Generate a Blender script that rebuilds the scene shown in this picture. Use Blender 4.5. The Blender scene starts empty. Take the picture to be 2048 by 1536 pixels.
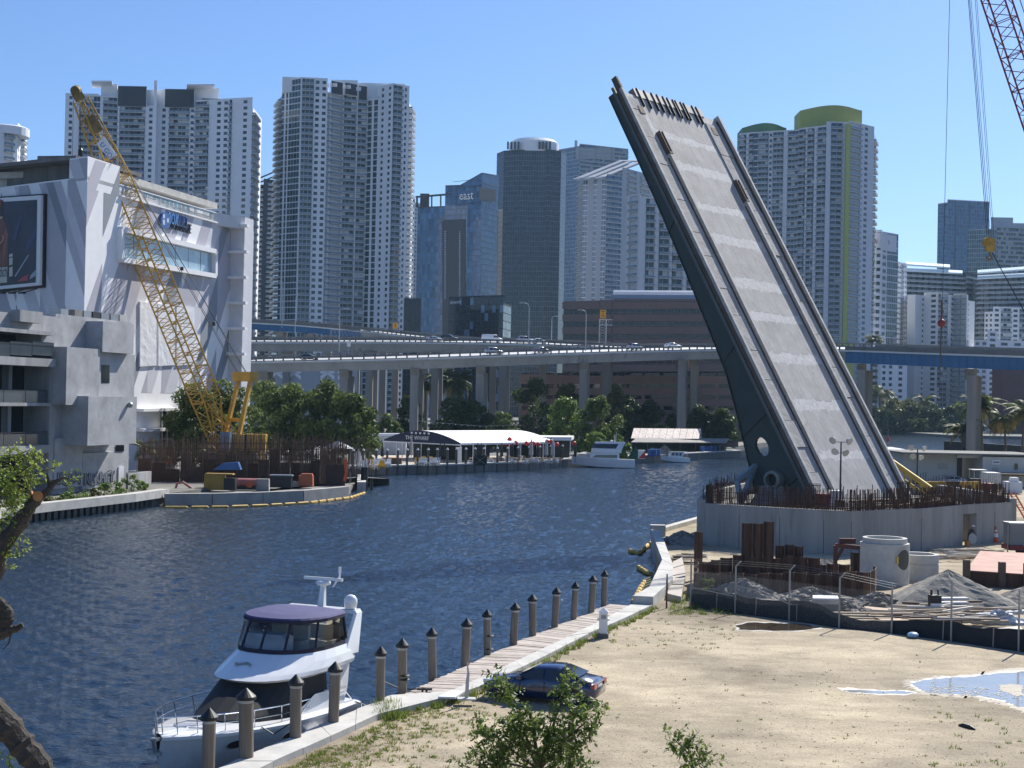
import bpy, math, random
import numpy as np
from mathutils import Vector, Matrix
random.seed(7); RNG = np.random.default_rng(11)
SC = bpy.context.scene; COL = SC.collection
rad = math.radians
# ---------- camera ----------
FPX = 2840.0; ROLL = 0.02; PITCH = rad(0.65); CAMH = 13.0
cd = bpy.data.cameras.new('camera'); cam = bpy.data.objects.new('camera', cd); COL.objects.link(cam)
cd.sensor_width = 36; cd.lens = FPX/2048*36; cd.clip_start = 0.5; cd.clip_end = 12000
FW = Vector((0, math.cos(PITCH), math.sin(PITCH))); U0 = Vector((0, -math.sin(PITCH), math.cos(PITCH))); R0 = Vector((1, 0, 0))
RT = R0*math.cos(ROLL)+U0*math.sin(ROLL); UP = U0*math.cos(ROLL)-R0*math.sin(ROLL)
cam.matrix_world = Matrix(((RT.x, UP.x, -FW.x, 0), (RT.y, UP.y, -FW.y, 0), (RT.z, UP.z, -FW.z, CAMH), (0, 0, 0, 1)))
SC.camera = cam
# ---------- sky, sun, exposure ----------
SUN_EL = rad(42); SUN_AZ = rad(32)          # azimuth clockwise from +Y
W = bpy.data.worlds.new('World'); SC.world = W; W.use_nodes = True
nt = W.node_tree; bg = nt.nodes['Background']
sky = nt.nodes.new('ShaderNodeTexSky'); sky.sky_type = 'NISHITA'; sky.sun_disc = False
sky.sun_elevation = SUN_EL; sky.sun_rotation = SUN_AZ; sky.altitude = 0; sky.air_density = 1.0; sky.dust_density = 0.5; sky.ozone_density = 3.5
tn = nt.nodes.new('ShaderNodeMix'); tn.data_type = 'RGBA'; tn.blend_type = 'MULTIPLY'; tn.inputs[0].default_value = 1; tn.inputs[7].default_value = (.76, .93, 1.2, 1)
nt.links.new(sky.outputs[0], tn.inputs[6]); nt.links.new(tn.outputs[2], bg.inputs[0]); bg.inputs[1].default_value = 0.075
sd = bpy.data.lights.new('sun', 'SUN'); sd.energy = 5.0; sd.angle = rad(0.53); sd.color = (1, 0.95, 0.87)
so = bpy.data.objects.new('sun', sd); COL.objects.link(so)
SDIR = Vector((math.sin(SUN_AZ)*math.cos(SUN_EL), math.cos(SUN_AZ)*math.cos(SUN_EL), math.sin(SUN_EL)))
so.rotation_euler = SDIR.to_track_quat('Z', 'Y').to_euler(); so.location = (60, 80, 120)
SC.view_settings.view_transform = 'Standard'; SC.view_settings.look = 'None'; SC.view_settings.gamma = 1
SC.view_settings.use_curve_mapping = False; SC.view_settings.exposure = 0.6
# ---------- layout: photograph pixel -> place on the ground / at a depth / on a wall ----------
def ray(x, y):
    d = FW+RT*((x-1024)/FPX)+UP*((768-y)/FPX); return d/d.y
def A(x, y, Y): return Vector((0, 0, CAMH))+ray(x, y)*Y
def P(x, y, z=1.2):
    d = ray(x, y); return Vector((0, 0, CAMH))+d*((z-CAMH)/d.z)
def onpl(x, y, p0, p1):
    n = Vector((-(p1[1]-p0[1]), p1[0]-p0[0], 0)); d = ray(x, y); c = Vector((0, 0, CAMH))
    return c+d*((n.dot(Vector((p0[0], p0[1], 0))-c))/n.dot(d))
def V(*a): return Vector(a)
# ---------- materials ----------
MATS = {}
def mat(name, col, rough=.6, metal=0., spec=.5, var=.12, scale=.6, bump=0., bscale=8., streak=False, col2=None, thr=.55, coat=0., trans=0., stone=0.):
    if name in MATS: return MATS[name]
    m = bpy.data.materials.new(name); m.use_nodes = True; t = m.node_tree; b = t.nodes['Principled BSDF']
    b.inputs['Roughness'].default_value = rough; b.inputs['Metallic'].default_value = metal
    b.inputs['Specular IOR Level'].default_value = spec; b.inputs['Coat Weight'].default_value = coat
    b.inputs['Coat Roughness'].default_value = .04
    N = t.nodes.new; L = t.links.new
    g = N('ShaderNodeNewGeometry'); pos = g.outputs['Position']
    if var > 0 or col2:
        mp = N('ShaderNodeMapping'); L(pos, mp.inputs[0]); mp.inputs['Scale'].default_value = (1, 1, .12) if streak else (1, 1, 1)
        nz = N('ShaderNodeTexNoise'); nz.inputs['Scale'].default_value = scale; nz.inputs['Detail'].default_value = 6; nz.inputs['Roughness'].default_value = .65
        L(mp.outputs[0], nz.inputs[0])
        r = N('ShaderNodeValToRGB'); L(nz.outputs[0], r.inputs[0]); e = r.color_ramp.elements
        c = Vector(col[:3])
        e[0].position = .3; e[1].position = .7
        e[0].color = (*(c*(1-var)), 1); e[1].color = (*(c*(1+var)), 1)
        out = r.outputs[0]
        if col2:
            n2 = N('ShaderNodeTexNoise'); n2.inputs['Scale'].default_value = scale*1.7; n2.inputs['Detail'].default_value = 8; n2.inputs['Roughness'].default_value = .7; L(mp.outputs[0], n2.inputs[0])
            r2 = N('ShaderNodeValToRGB'); L(n2.outputs[0], r2.inputs[0]); r2.color_ramp.elements[0].position = thr; r2.color_ramp.elements[1].position = thr+.12
            mx = N('ShaderNodeMix'); mx.data_type = 'RGBA'; L(r2.outputs[0], mx.inputs[0]); L(out, mx.inputs[6]); mx.inputs[7].default_value = (*col2, 1); out = mx.outputs[2]
        L(out, b.inputs['Base Color'])
    else: b.inputs['Base Color'].default_value = (*col[:3], 1)
    if bump > 0:
        nb = N('ShaderNodeTexNoise'); nb.inputs['Scale'].default_value = bscale; nb.inputs['Detail'].default_value = 5; L(pos, nb.inputs[0])
        bp = N('ShaderNodeBump'); bp.inputs['Distance'].default_value = bump; bp.inputs['Strength'].default_value = 1; L(nb.outputs[0], bp.inputs['Height']); L(bp.outputs[0], b.inputs['Normal'])
    if trans: b.inputs['Transmission Weight'].default_value = trans; b.inputs['IOR'].default_value = 1.1
    MATS[name] = m; return m
def leafmat(name, c1, c2, scale=1.2):
    m = bpy.data.materials.new(name); m.use_nodes = True; t = m.node_tree; b = t.nodes['Principled BSDF']
    g = t.nodes.new('ShaderNodeNewGeometry'); nz = t.nodes.new('ShaderNodeTexNoise'); nz.inputs['Scale'].default_value = scale; nz.inputs['Detail'].default_value = 3
    t.links.new(g.outputs['Position'], nz.inputs[0])
    ad = t.nodes.new('ShaderNodeMath'); ad.operation = 'MULTIPLY_ADD'; t.links.new(g.outputs['Random Per Island'], ad.inputs[0]); ad.inputs[1].default_value = .5
    t.links.new(nz.outputs[0], ad.inputs[2])
    r = t.nodes.new('ShaderNodeValToRGB'); t.links.new(ad.outputs[0], r.inputs[0]); e = r.color_ramp.elements
    e[0].position = .4; e[1].position = 1.0; e[0].color = (*c1, 1); e[1].color = (*c2, 1)
    t.links.new(r.outputs[0], b.inputs['Base Color']); b.inputs['Roughness'].default_value = .5; b.inputs['Specular IOR Level'].default_value = .35
    tr = t.nodes.new('ShaderNodeBsdfTranslucent'); t.links.new(r.outputs[0], tr.inputs[0]); mx = t.nodes.new('ShaderNodeMixShader'); mx.inputs[0].default_value = .4
    t.links.new(b.outputs[0], mx.inputs[1]); t.links.new(tr.outputs[0], mx.inputs[2]); t.links.new(mx.outputs[0], t.nodes['Material Output'].inputs[0])
    MATS[name] = m; return m
def glassmat(name, col, rough=.05):
    return mat(name, col, rough=rough, spec=.5, var=.35, scale=.25)
# ---------- mesh builder ----------
class MB:
    def __init__(s): s.v = []; s.f = []; s.m = []
    def add(s, vs, fs, mi=0):
        o = len(s.v); s.v += [tuple(p) for p in vs]; s.f += [tuple(i+o for i in f) for f in fs]; s.m += [mi]*len(fs)
    def quad(s, a, b, c, d, mi=0): s.add((a, b, c, d), ((0, 1, 2, 3),), mi)
    def poly(s, pts, mi=0): s.add(pts, (tuple(range(len(pts))),), mi)
    def hexa(s, p, mi=0): s.add(p, ((0, 3, 2, 1), (4, 5, 6, 7), (0, 1, 5, 4), (1, 2, 6, 5), (2, 3, 7, 6), (3, 0, 4, 7)), mi)
    def bx(s, x0, x1, y0, y1, z0, z1, mi=0):
        s.hexa(((x0, y0, z0), (x1, y0, z0), (x1, y1, z0), (x0, y1, z0), (x0, y0, z1), (x1, y0, z1), (x1, y1, z1), (x0, y1, z1)), mi)
    def obox(s, c, u, w, n, su, sw, sn, mi=0):     # box centred at c along axes u,w,n
        c = Vector(c); u = Vector(u)*su/2; w = Vector(w)*sw/2; n = Vector(n)*sn/2
        s.hexa((c-u-w-n, c+u-w-n, c+u+w-n, c-u+w-n, c-u-w+n, c+u-w+n, c+u+w+n, c-u+w+n), mi)
    def beam(s, p, q, w, h, mi=0, up=(0, 0, 1)):
        p = Vector(p); q = Vector(q); d = (q-p); L = d.length
        if L < 1e-6: return
        d /= L; up = Vector(up)
        if abs(d.dot(up)) > .98: up = Vector((0, 1, 0))
        sd = d.cross(up).normalized(); n = sd.cross(d)
        s.obox((p+q)/2, d, sd, n, L, w, h, mi)
    def tube(s, p, q, r, r2=None, n=6, mi=0, cap=True):
        p = Vector(p); q = Vector(q); d = q-p; L = d.length
        if L < 1e-6: return
        d /= L; r2 = r if r2 is None else r2
        a = d.orthogonal().normalized(); b = d.cross(a); vs = []
        for c, rr in ((p, r), (q, r2)):
            for k in range(n):
                t = 2*math.pi*k/n; vs.append(c+a*math.cos(t)*rr+b*math.sin(t)*rr)
        fs = [(k, (k+1) % n, n+(k+1) % n, n+k) for k in range(n)]
        if cap: fs += [tuple(range(n-1, -1, -1)), tuple(range(n, 2*n))]
        s.add(vs, fs, mi)
    def pipe(s, pts, r, n=6, mi=0):
        pts = [Vector(p) for p in pts]; rs = r if isinstance(r, (list, tuple)) else [r]*len(pts); vs = []; ref = None
        for i, p in enumerate(pts):
            d = (pts[min(i+1, len(pts)-1)]-pts[max(i-1, 0)]).normalized()
            if ref is None: ref = d.orthogonal().normalized()
            a = (ref-d*ref.dot(d)).normalized(); ref = a; b = d.cross(a)
            for k in range(n):
                t = 2*math.pi*k/n; vs.append(p+a*math.cos(t)*rs[i]+b*math.sin(t)*rs[i])
        fs = [(i*n+k, i*n+(k+1) % n, (i+1)*n+(k+1) % n, (i+1)*n+k) for i in range(len(pts)-1) for k in range(n)]
        fs += [tuple(range(n-1, -1, -1)), tuple(range((len(pts)-1)*n, len(pts)*n))]
        s.add(vs, fs, mi)
    def prism(s, pts, z0, z1, mi=0, mtop=None):
        n = len(pts); vs = [(p[0], p[1], z0) for p in pts]+[(p[0], p[1], z1) for p in pts]
        s.add(vs, [(k, (k+1) % n, n+(k+1) % n, n+k) for k in range(n)]+[tuple(range(n-1, -1, -1))], mi)
        s.add([(p[0], p[1], z1) for p in pts], [tuple(range(n))], mi if mtop is None else mtop)
    def lathe(s, prof, c=(0, 0, 0), n=12, mi=0, cap=True):
        c = Vector(c); vs = []; m = len(prof)
        for r, z in prof:
            for k in range(n):
                t = 2*math.pi*k/n; vs.append((c.x+r*math.cos(t), c.y+r*math.sin(t), c.z+z))
        fs = [(i*n+k, i*n+(k+1) % n, (i+1)*n+(k+1) % n, (i+1)*n+k) for i in range(m-1) for k in range(n)]
        if cap: fs += [tuple(range(n-1, -1, -1)), tuple(range((m-1)*n, m*n))]
        s.add(vs, fs, mi)
    def loft(s, rings, closed=True, caps=True, mi=0):
        n = len(rings[0]); vs = [p for r in rings for p in r]; m = len(rings)
        kk = range(n if closed else n-1)
        fs = [(i*n+k, i*n+(k+1) % n, (i+1)*n+(k+1) % n, (i+1)*n+k) for i in range(m-1) for k in kk]
        if caps and closed: fs += [tuple(range(n-1, -1, -1)), tuple(range((m-1)*n, m*n))]
        s.add(vs, fs, mi)
    def sphere(s, c, r, n=8, m=6, mi=0, sz=1.):
        s.lathe([(max(r*math.sin(math.pi*i/m), r*.02), -r*sz*math.cos(math.pi*i/m)) for i in range(m+1)], c, n, mi)
    def mesh(s, name, mats, smooth=False, inv=None):
        me = bpy.data.meshes.new(name); vs = s.v
        if inv is not None: vs = [tuple(inv @ Vector(p)) for p in vs]
        me.from_pydata(vs, [], s.f)
        ml = mats if isinstance(mats, (list, tuple)) else [mats]
        for q in ml: me.materials.append(q)
        if len(ml) > 1: me.polygons.foreach_set('material_index', s.m)
        if smooth: me.shade_smooth() if hasattr(me, 'shade_smooth') else None
        me.update(); return me
    def build(s, name, mats, parent=None, label=None, smooth=False, kind=None, sub=False):
        """vertices in world space; placed relative to parent (or to own base)"""
        if parent is not None: inv = WM[parent.name].inverted(); loc = None
        else:
            a = np.array(s.v); loc = Vector(((a[:, 0].min()+a[:, 0].max())/2, (a[:, 1].min()+a[:, 1].max())/2, a[:, 2].min())); inv = Matrix.Translation(-loc)
        o = bpy.data.objects.new(name, s.mesh(name, mats, smooth, inv)); COL.objects.link(o)
        if parent is not None: o.parent = parent; WM[o.name] = WM[parent.name]
        else: o.location = loc; WM[o.name] = Matrix.Translation(loc)
        if label: o['label'] = label
        if kind: o['kind'] = kind
        return o
WM = {}
def thing(name, label, cat, loc=(0, 0, 0), rz=0., group=None):
    o = bpy.data.objects.new(name, None); COL.objects.link(o); o.location = loc; o.rotation_euler = (0, 0, rz)
    o.empty_display_size = .3; o['label'] = label; o['category'] = cat
    if group: o['group'] = group
    WM[o.name] = Matrix.Translation(loc) @ Matrix.Rotation(rz, 4, 'Z'); return o
def tag(o, label, cat, group=None):
    o['label'] = label; o['category'] = cat
    if group: o['group'] = group
    return o
def loc_part(name, mb, mats, parent, smooth=False, label=None, kind=None):   # vertices already local to parent
    o = bpy.data.objects.new(name, mb.mesh(name, mats, smooth)); COL.objects.link(o); o.parent = parent; WM[o.name] = WM[parent.name]
    if label: o['label'] = label
    if kind: o['kind'] = kind
    return o
def inst(name, me, parent, loc=(0, 0, 0), rot=(0, 0, 0), scale=(1, 1, 1)):
    o = bpy.data.objects.new(name, me); COL.objects.link(o); o.parent = parent; o.location = loc; o.rotation_euler = rot; o.scale = scale; return o
def dup(root, loc, rz=0., label=None, group=None, scale=None):
    def cp(o, par):
        c = o.copy(); COL.objects.link(c); c.parent = par
        for ch in list(o.children): cp(ch, c)
        return c
    r = cp(root, None); r.location = loc; r.rotation_euler = (0, 0, rz)
    if scale: r.scale = (scale,)*3
    if label: r['label'] = label
    if group: r['group'] = group
    WM[r.name] = Matrix.Translation(loc) @ Matrix.Rotation(rz, 4, 'Z'); return r
def textmesh(txt, size, mb_to, origin, u, v, mi=0, depth=.0, font_scale=(1, 1)):
    """flat lettering: curve text turned to mesh, laid at origin along u (right) and v (up)"""
    cu = bpy.data.curves.new('txt', 'FONT'); cu.body = txt; cu.size = size; cu.resolution_u = 2; cu.extrude = depth
    ob = bpy.data.objects.new('txt', cu); COL.objects.link(ob)
    dg = bpy.context.evaluated_depsgraph_get(); me = bpy.data.meshes.new_from_object(ob.evaluated_get(dg))
    u = Vector(u); v = Vector(v); n = u.cross(v); o = Vector(origin)
    mb_to.add([o+u*(p.co.x*font_scale[0])+v*(p.co.y*font_scale[1])+n*p.co.z for p in me.vertices], [tuple(f.vertices) for f in me.polygons], mi)
    bpy.data.objects.remove(ob); bpy.data.curves.remove(cu); bpy.data.meshes.remove(me)
Z3 = V(0, 0, 1)
ORD = 'first second third fourth fifth sixth seventh eighth ninth tenth eleventh twelfth thirteenth fourteenth fifteenth sixteenth seventeenth eighteenth nineteenth twentieth last'.split()
# ================= SETTING: water, land =================
m_conc = mat('concrete', (.34, .33, .31), .85, var=.22, scale=.5, bump=.01, bscale=6)
m_concw = mat('concrete_pale', (.46, .45, .42), .85, var=.2, scale=.8, bump=.008, bscale=8)
m_concd = mat('concrete_dark', (.17, .165, .155), .9, var=.3, scale=.6, streak=True)
m_rust = mat('rusted_steel', (.075, .04, .026), .85, var=.5, scale=1.6, streak=True, col2=(.15, .07, .035), thr=.58)
m_black = mat('black_paint', (.012, .012, .013), .5, var=.1)
m_white = mat('white_paint', (.72, .73, .74), .5, var=.04)
m_steel = mat('grey_steel', (.3, .31, .32), .45, metal=.6, var=.15)
def water_mat():
    m = bpy.data.materials.new('river_water'); m.use_nodes = True; t = m.node_tree; b = t.nodes['Principled BSDF']
    b.inputs['Base Color'].default_value = (.013, .027, .047, 1); b.inputs['Specular IOR Level'].default_value = .95; b.inputs['Roughness'].default_value = .1; b.inputs['IOR'].default_value = 1.33
    g = t.nodes.new('ShaderNodeNewGeometry'); prev = None
    for sc, st, dist, sx in ((2.2, .8, .06, .6), (7, .7, .025, .7)):
        mp = t.nodes.new('ShaderNodeMapping'); mp.inputs['Scale'].default_value = (sx, 1.25, 1); mp.inputs['Rotation'].default_value = (0, 0, .4)
        nz = t.nodes.new('ShaderNodeTexNoise'); nz.inputs['Scale'].default_value = sc; nz.inputs['Detail'].default_value = 3; nz.inputs['Roughness'].default_value = .55; nz.inputs['Distortion'].default_value = .5
        t.links.new(g.outputs['Position'], mp.inputs[0]); t.links.new(mp.outputs[0], nz.inputs[0])
        bp = t.nodes.new('ShaderNodeBump'); bp.inputs['Strength'].default_value = st; bp.inputs['Distance'].default_value = dist*2; t.links.new(nz.outputs[0], bp.inputs['Height'])
        if prev: t.links.new(prev.outputs[0], bp.inputs['Normal'])
        prev = bp
    t.links.new(prev.outputs[0], b.inputs['Normal']); MATS['river_water'] = m; return m
def struct(name, mb, mats, smooth=False):
    o = mb.build(name, mats, smooth=smooth); o['kind'] = 'structure'; return o
wm = water_mat(); mb = MB(); mb.quad((-900, 5, -.25), (1500, 5, -.25), (1500, 1500, -.25), (-900, 1500, -.25)); struct('water', mb, wm)
def wave_sheet():
    g = np.random.default_rng(3); ny, nx = 760, 560
    y = 38*np.exp(np.linspace(0, math.log(700/38), ny)); t = np.linspace(-.47, .42, nx); Y = np.repeat(y[:, None], nx, 1)*(1+g.uniform(-.0009, .0009, (ny, nx))); X = t[None, :]*Y; Z = np.zeros_like(X)
    for k in range(46):
        lam = .32*(2.3/.32)**g.random(); a = g.normal(1.25, .6); am = .0125*lam**.9*g.uniform(.5, 1.2); kx, ky = 2*math.pi/lam*math.cos(a), 2*math.pi/lam*math.sin(a); ph = g.uniform(0, 6.28)
        md = .65+.35*np.sin(X*g.uniform(.01, .05)+Y*g.uniform(.01, .04)+g.uniform(0, 6)); Z += am*md*np.sin(kx*X+ky*Y+ph)
    v = np.stack([X, Y, Z], 2).reshape(-1, 3).astype(np.float32); i = np.arange(ny*nx).reshape(ny, nx); f = np.stack([i[:-1, :-1], i[:-1, 1:], i[1:, 1:], i[1:, :-1]], 2).reshape(-1, 4).astype(np.int32); n = len(f)
    me = bpy.data.meshes.new('river'); me.vertices.add(len(v)); me.vertices.foreach_set('co', v.ravel()); me.loops.add(n*4); me.loops.foreach_set('vertex_index', f.ravel()); me.polygons.add(n); me.polygons.foreach_set('loop_start', np.arange(0, n*4, 4, dtype=np.int32)); me.polygons.foreach_set('use_smooth', np.ones(n, dtype=bool)); me.materials.append(wm); me.update(calc_edges=True)
    o = bpy.data.objects.new('river', me); COL.objects.link(o); o['kind'] = 'structure'
wave_sheet()
# --- near yard (sand and gravel), seawall line from the photograph
def sand_mat():
    m = bpy.data.materials.new('sandy_ground'); m.use_nodes = True; t = m.node_tree; b = t.nodes['Principled BSDF']; N = t.nodes.new; L = t.links.new
    g = N('ShaderNodeNewGeometry'); b.inputs['Roughness'].default_value = .95; b.inputs['Specular IOR Level'].default_value = .2
    def noise(sc, det, ro, stretch=(1, 1, 1)):
        mp = N('ShaderNodeMapping'); mp.inputs['Scale'].default_value = stretch; L(g.outputs['Position'], mp.inputs[0])
        n = N('ShaderNodeTexNoise'); n.inputs['Scale'].default_value = sc; n.inputs['Detail'].default_value = det; n.inputs['Roughness'].default_value = ro; L(mp.outputs[0], n.inputs[0]); return n.outputs[0]
    def ramp(inp, stops):
        r = N('ShaderNodeValToRGB'); L(inp, r.inputs[0]); e = r.color_ramp.elements
        while len(e) < len(stops): e.new(.5)
        for k, (p, c) in enumerate(stops): e[k].position = p; e[k].color = (*c, 1)
        return r.outputs[0]
    def mix(f, a, bb, mode='MIX'):
        x = N('ShaderNodeMix'); x.data_type = 'RGBA'; x.blend_type = mode
        if isinstance(f, float): x.inputs[0].default_value = f
        else: L(f, x.inputs[0])
        L(a, x.inputs[6]); L(bb, x.inputs[7]); return x.outputs[2]
    base = ramp(noise(.16, 7, .6, (1, .6, 1)), [(.3, (.3, .25, .175)), (.46, (.47, .4, .285)), (.7, (.58, .49, .345))])
    tracks = ramp(noise(.5, 6, .7, (.6, 1.1, 1)), [(.42, (.55, .55, .56)), (.58, (1, 1, 1))])
    fine = ramp(noise(9, 6, .75), [(.33, (.5, .5, .5)), (.5, (1, 1, 1)), (.75, (1.15, 1.15, 1.15))])
    peb = ramp(noise(28, 3, .7), [(.34, (.3, .3, .3)), (.42, (1, 1, 1))])
    gp = ramp(noise(.07, 5, .6), [(.44, (1, 1, 1)), (.6, (.66, .66, .68))]); tr2 = ramp(noise(1.1, 4, .6, (.3, 1, 1)), [(.4, (.72, .7, .68)), (.5, (1, 1, 1))]); base = mix(.8, base, gp, 'MULTIPLY'); base = mix(.35, base, tr2, 'MULTIPLY'); c = mix(.5, base, tracks, 'MULTIPLY'); c = mix(.7, c, fine, 'MULTIPLY'); c = mix(.6, c, peb, 'MULTIPLY')
    L(c, b.inputs['Base Color'])
    bp = N('ShaderNodeBump'); bp.inputs['Distance'].default_value = .025; L(noise(7, 8, .7), bp.inputs['Height']); L(bp.outputs[0], b.inputs['Normal'])
    MATS['sandy_ground'] = m; return m
m_sand = sand_mat()
CAPW = [P(*p) for p in ((425, 1556), (467, 1536), (640, 1462), (780, 1402), (900, 1393), (983, 1355), (1075, 1311), (1140, 1280), (1200, 1250), (1265, 1215), (1298, 1196), (1324, 1138), (1306, 1087), (1302, 1074))]
CAPY = [P(*p) for p in ((500, 1560), (547, 1536), (662, 1484), (757, 1440), (916, 1399), (983, 1374), (1100, 1316), (1180, 1274), (1240, 1248), (1306, 1217), (1345, 1180), (1346, 1150), (1325, 1090), (1321, 1077))]
SW = CAPW+[P(1316, 1066), P(1403, 1040)]
PIER_L = P(1401, 1090); PIER_M = P(1700, 1110); PIER_R = P(2024, 1082)
right_bank = SW+[V(18.2, 130, 0), V(24, 147, 0), V(44, 160, 0), V(62, 235, 0), V(92, 330, 0), V(140, 400, 0), V(420, 470, 0), V(420, -20, 0), V(-16, -20, 0)]
mb = MB(); mb.prism([(p[0], p[1]) for p in right_bank], -1.5, 1.2)
struct('yard_ground', mb, m_sand)
# --- far bank land, reaching the horizon
m_land = mat('far_ground', (.16, .155, .14), .95, var=.3, scale=.15)
fb = [P(-300, 1120, 0), P(0, 1052, 0), P(150, 1032, 0), P(325, 1010, 0), V(-39, 168, 0), V(-31, 215, 0), P(700, 951, 0), P(900, 946, 0), P(1160, 931, 0), P(1320, 923, 0), P(1480, 913, 0), V(60, 390, 0), V(100, 500, 0), V(150, 640, 0), P(1790, 868, 0), P(1900, 876, 0), V(330, 640, 0), V(1500, 700, 0), V(3500, 700, 0), V(3500, 9000, 0), V(-3500, 9000, 0), V(-3500, 100, 0)]
FB = fb
mb = MB(); mb.prism([(p[0], p[1]) for p in fb], -1.5, 1.35); struct('far_ground', mb, m_land)
mb = MB(); g0 = [P(872, 880, 1.35), P(945, 880, 1.35), P(960, 858, 1.35), P(850, 858, 1.35)]
mb.poly([(p.x, p.y, 1.36) for p in g0]); struct('lawn', mb, mat('lawn_green', (.09, .16, .035), .9, var=.2, scale=.4))

hz = bpy.data.materials.new('haze'); hz.use_nodes = True; q = hz.node_tree; q.nodes.remove(q.nodes['Principled BSDF']); pv = q.nodes.new('ShaderNodeVolumePrincipled'); pv.inputs['Color'].default_value = (.5, .75, 1, 1); pv.inputs['Density'].default_value = .00006; pv.inputs['Anisotropy'].default_value = .2; q.links.new(pv.outputs[0], q.nodes['Material Output'].inputs['Volume'])
mb = MB(); mb.bx(-4000, 4000, -100, 9500, -3, 260); o = mb.build('haze', hz); o['kind'] = 'stuff'; o['label'] = 'thin pale blue haze over the whole city'; o['category'] = 'haze'
# ================= SKYLINE =================
def g3(n, *c): return [glassmat(n+'_glass_'+k, q) for k, q in zip('abc', c)]
G1 = g3('tower', (.03, .06, .1), (.06, .1, .15), (.012, .022, .04)); GG = g3('green', (.03, .07, .085), (.06, .115, .13), (.012, .028, .038)); GB = g3('blue', (.03, .1, .22), (.018, .06, .15), (.05, .14, .27)); GD = g3('dark', (.008, .014, .027), (.014, .022, .038), (.004, .007, .014)); GL = g3('pale', (.08, .15, .25), (.12, .2, .31), (.05, .1, .17))
w_white = mat('stucco_white', (.76, .78, .81), .8, var=.05, scale=.1)
w_grey = mat('stucco_grey', (.36, .39, .43), .8, var=.08, scale=.1)
w_mid = mat('stucco_mid', (.62, .64, .68), .8, var=.06, scale=.1)
w_dark = mat('louver_dark', (.02, .027, .04), .6, var=.1)
w_slab = mat('slab_edge', (.62, .64, .67), .8, var=.05)
w_rail = mat('balcony_rail', (.2, .25, .3), .4, var=.1)
w_railw = mat('balcony_rail_white', (.55, .57, .6), .4, var=.1)
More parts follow.
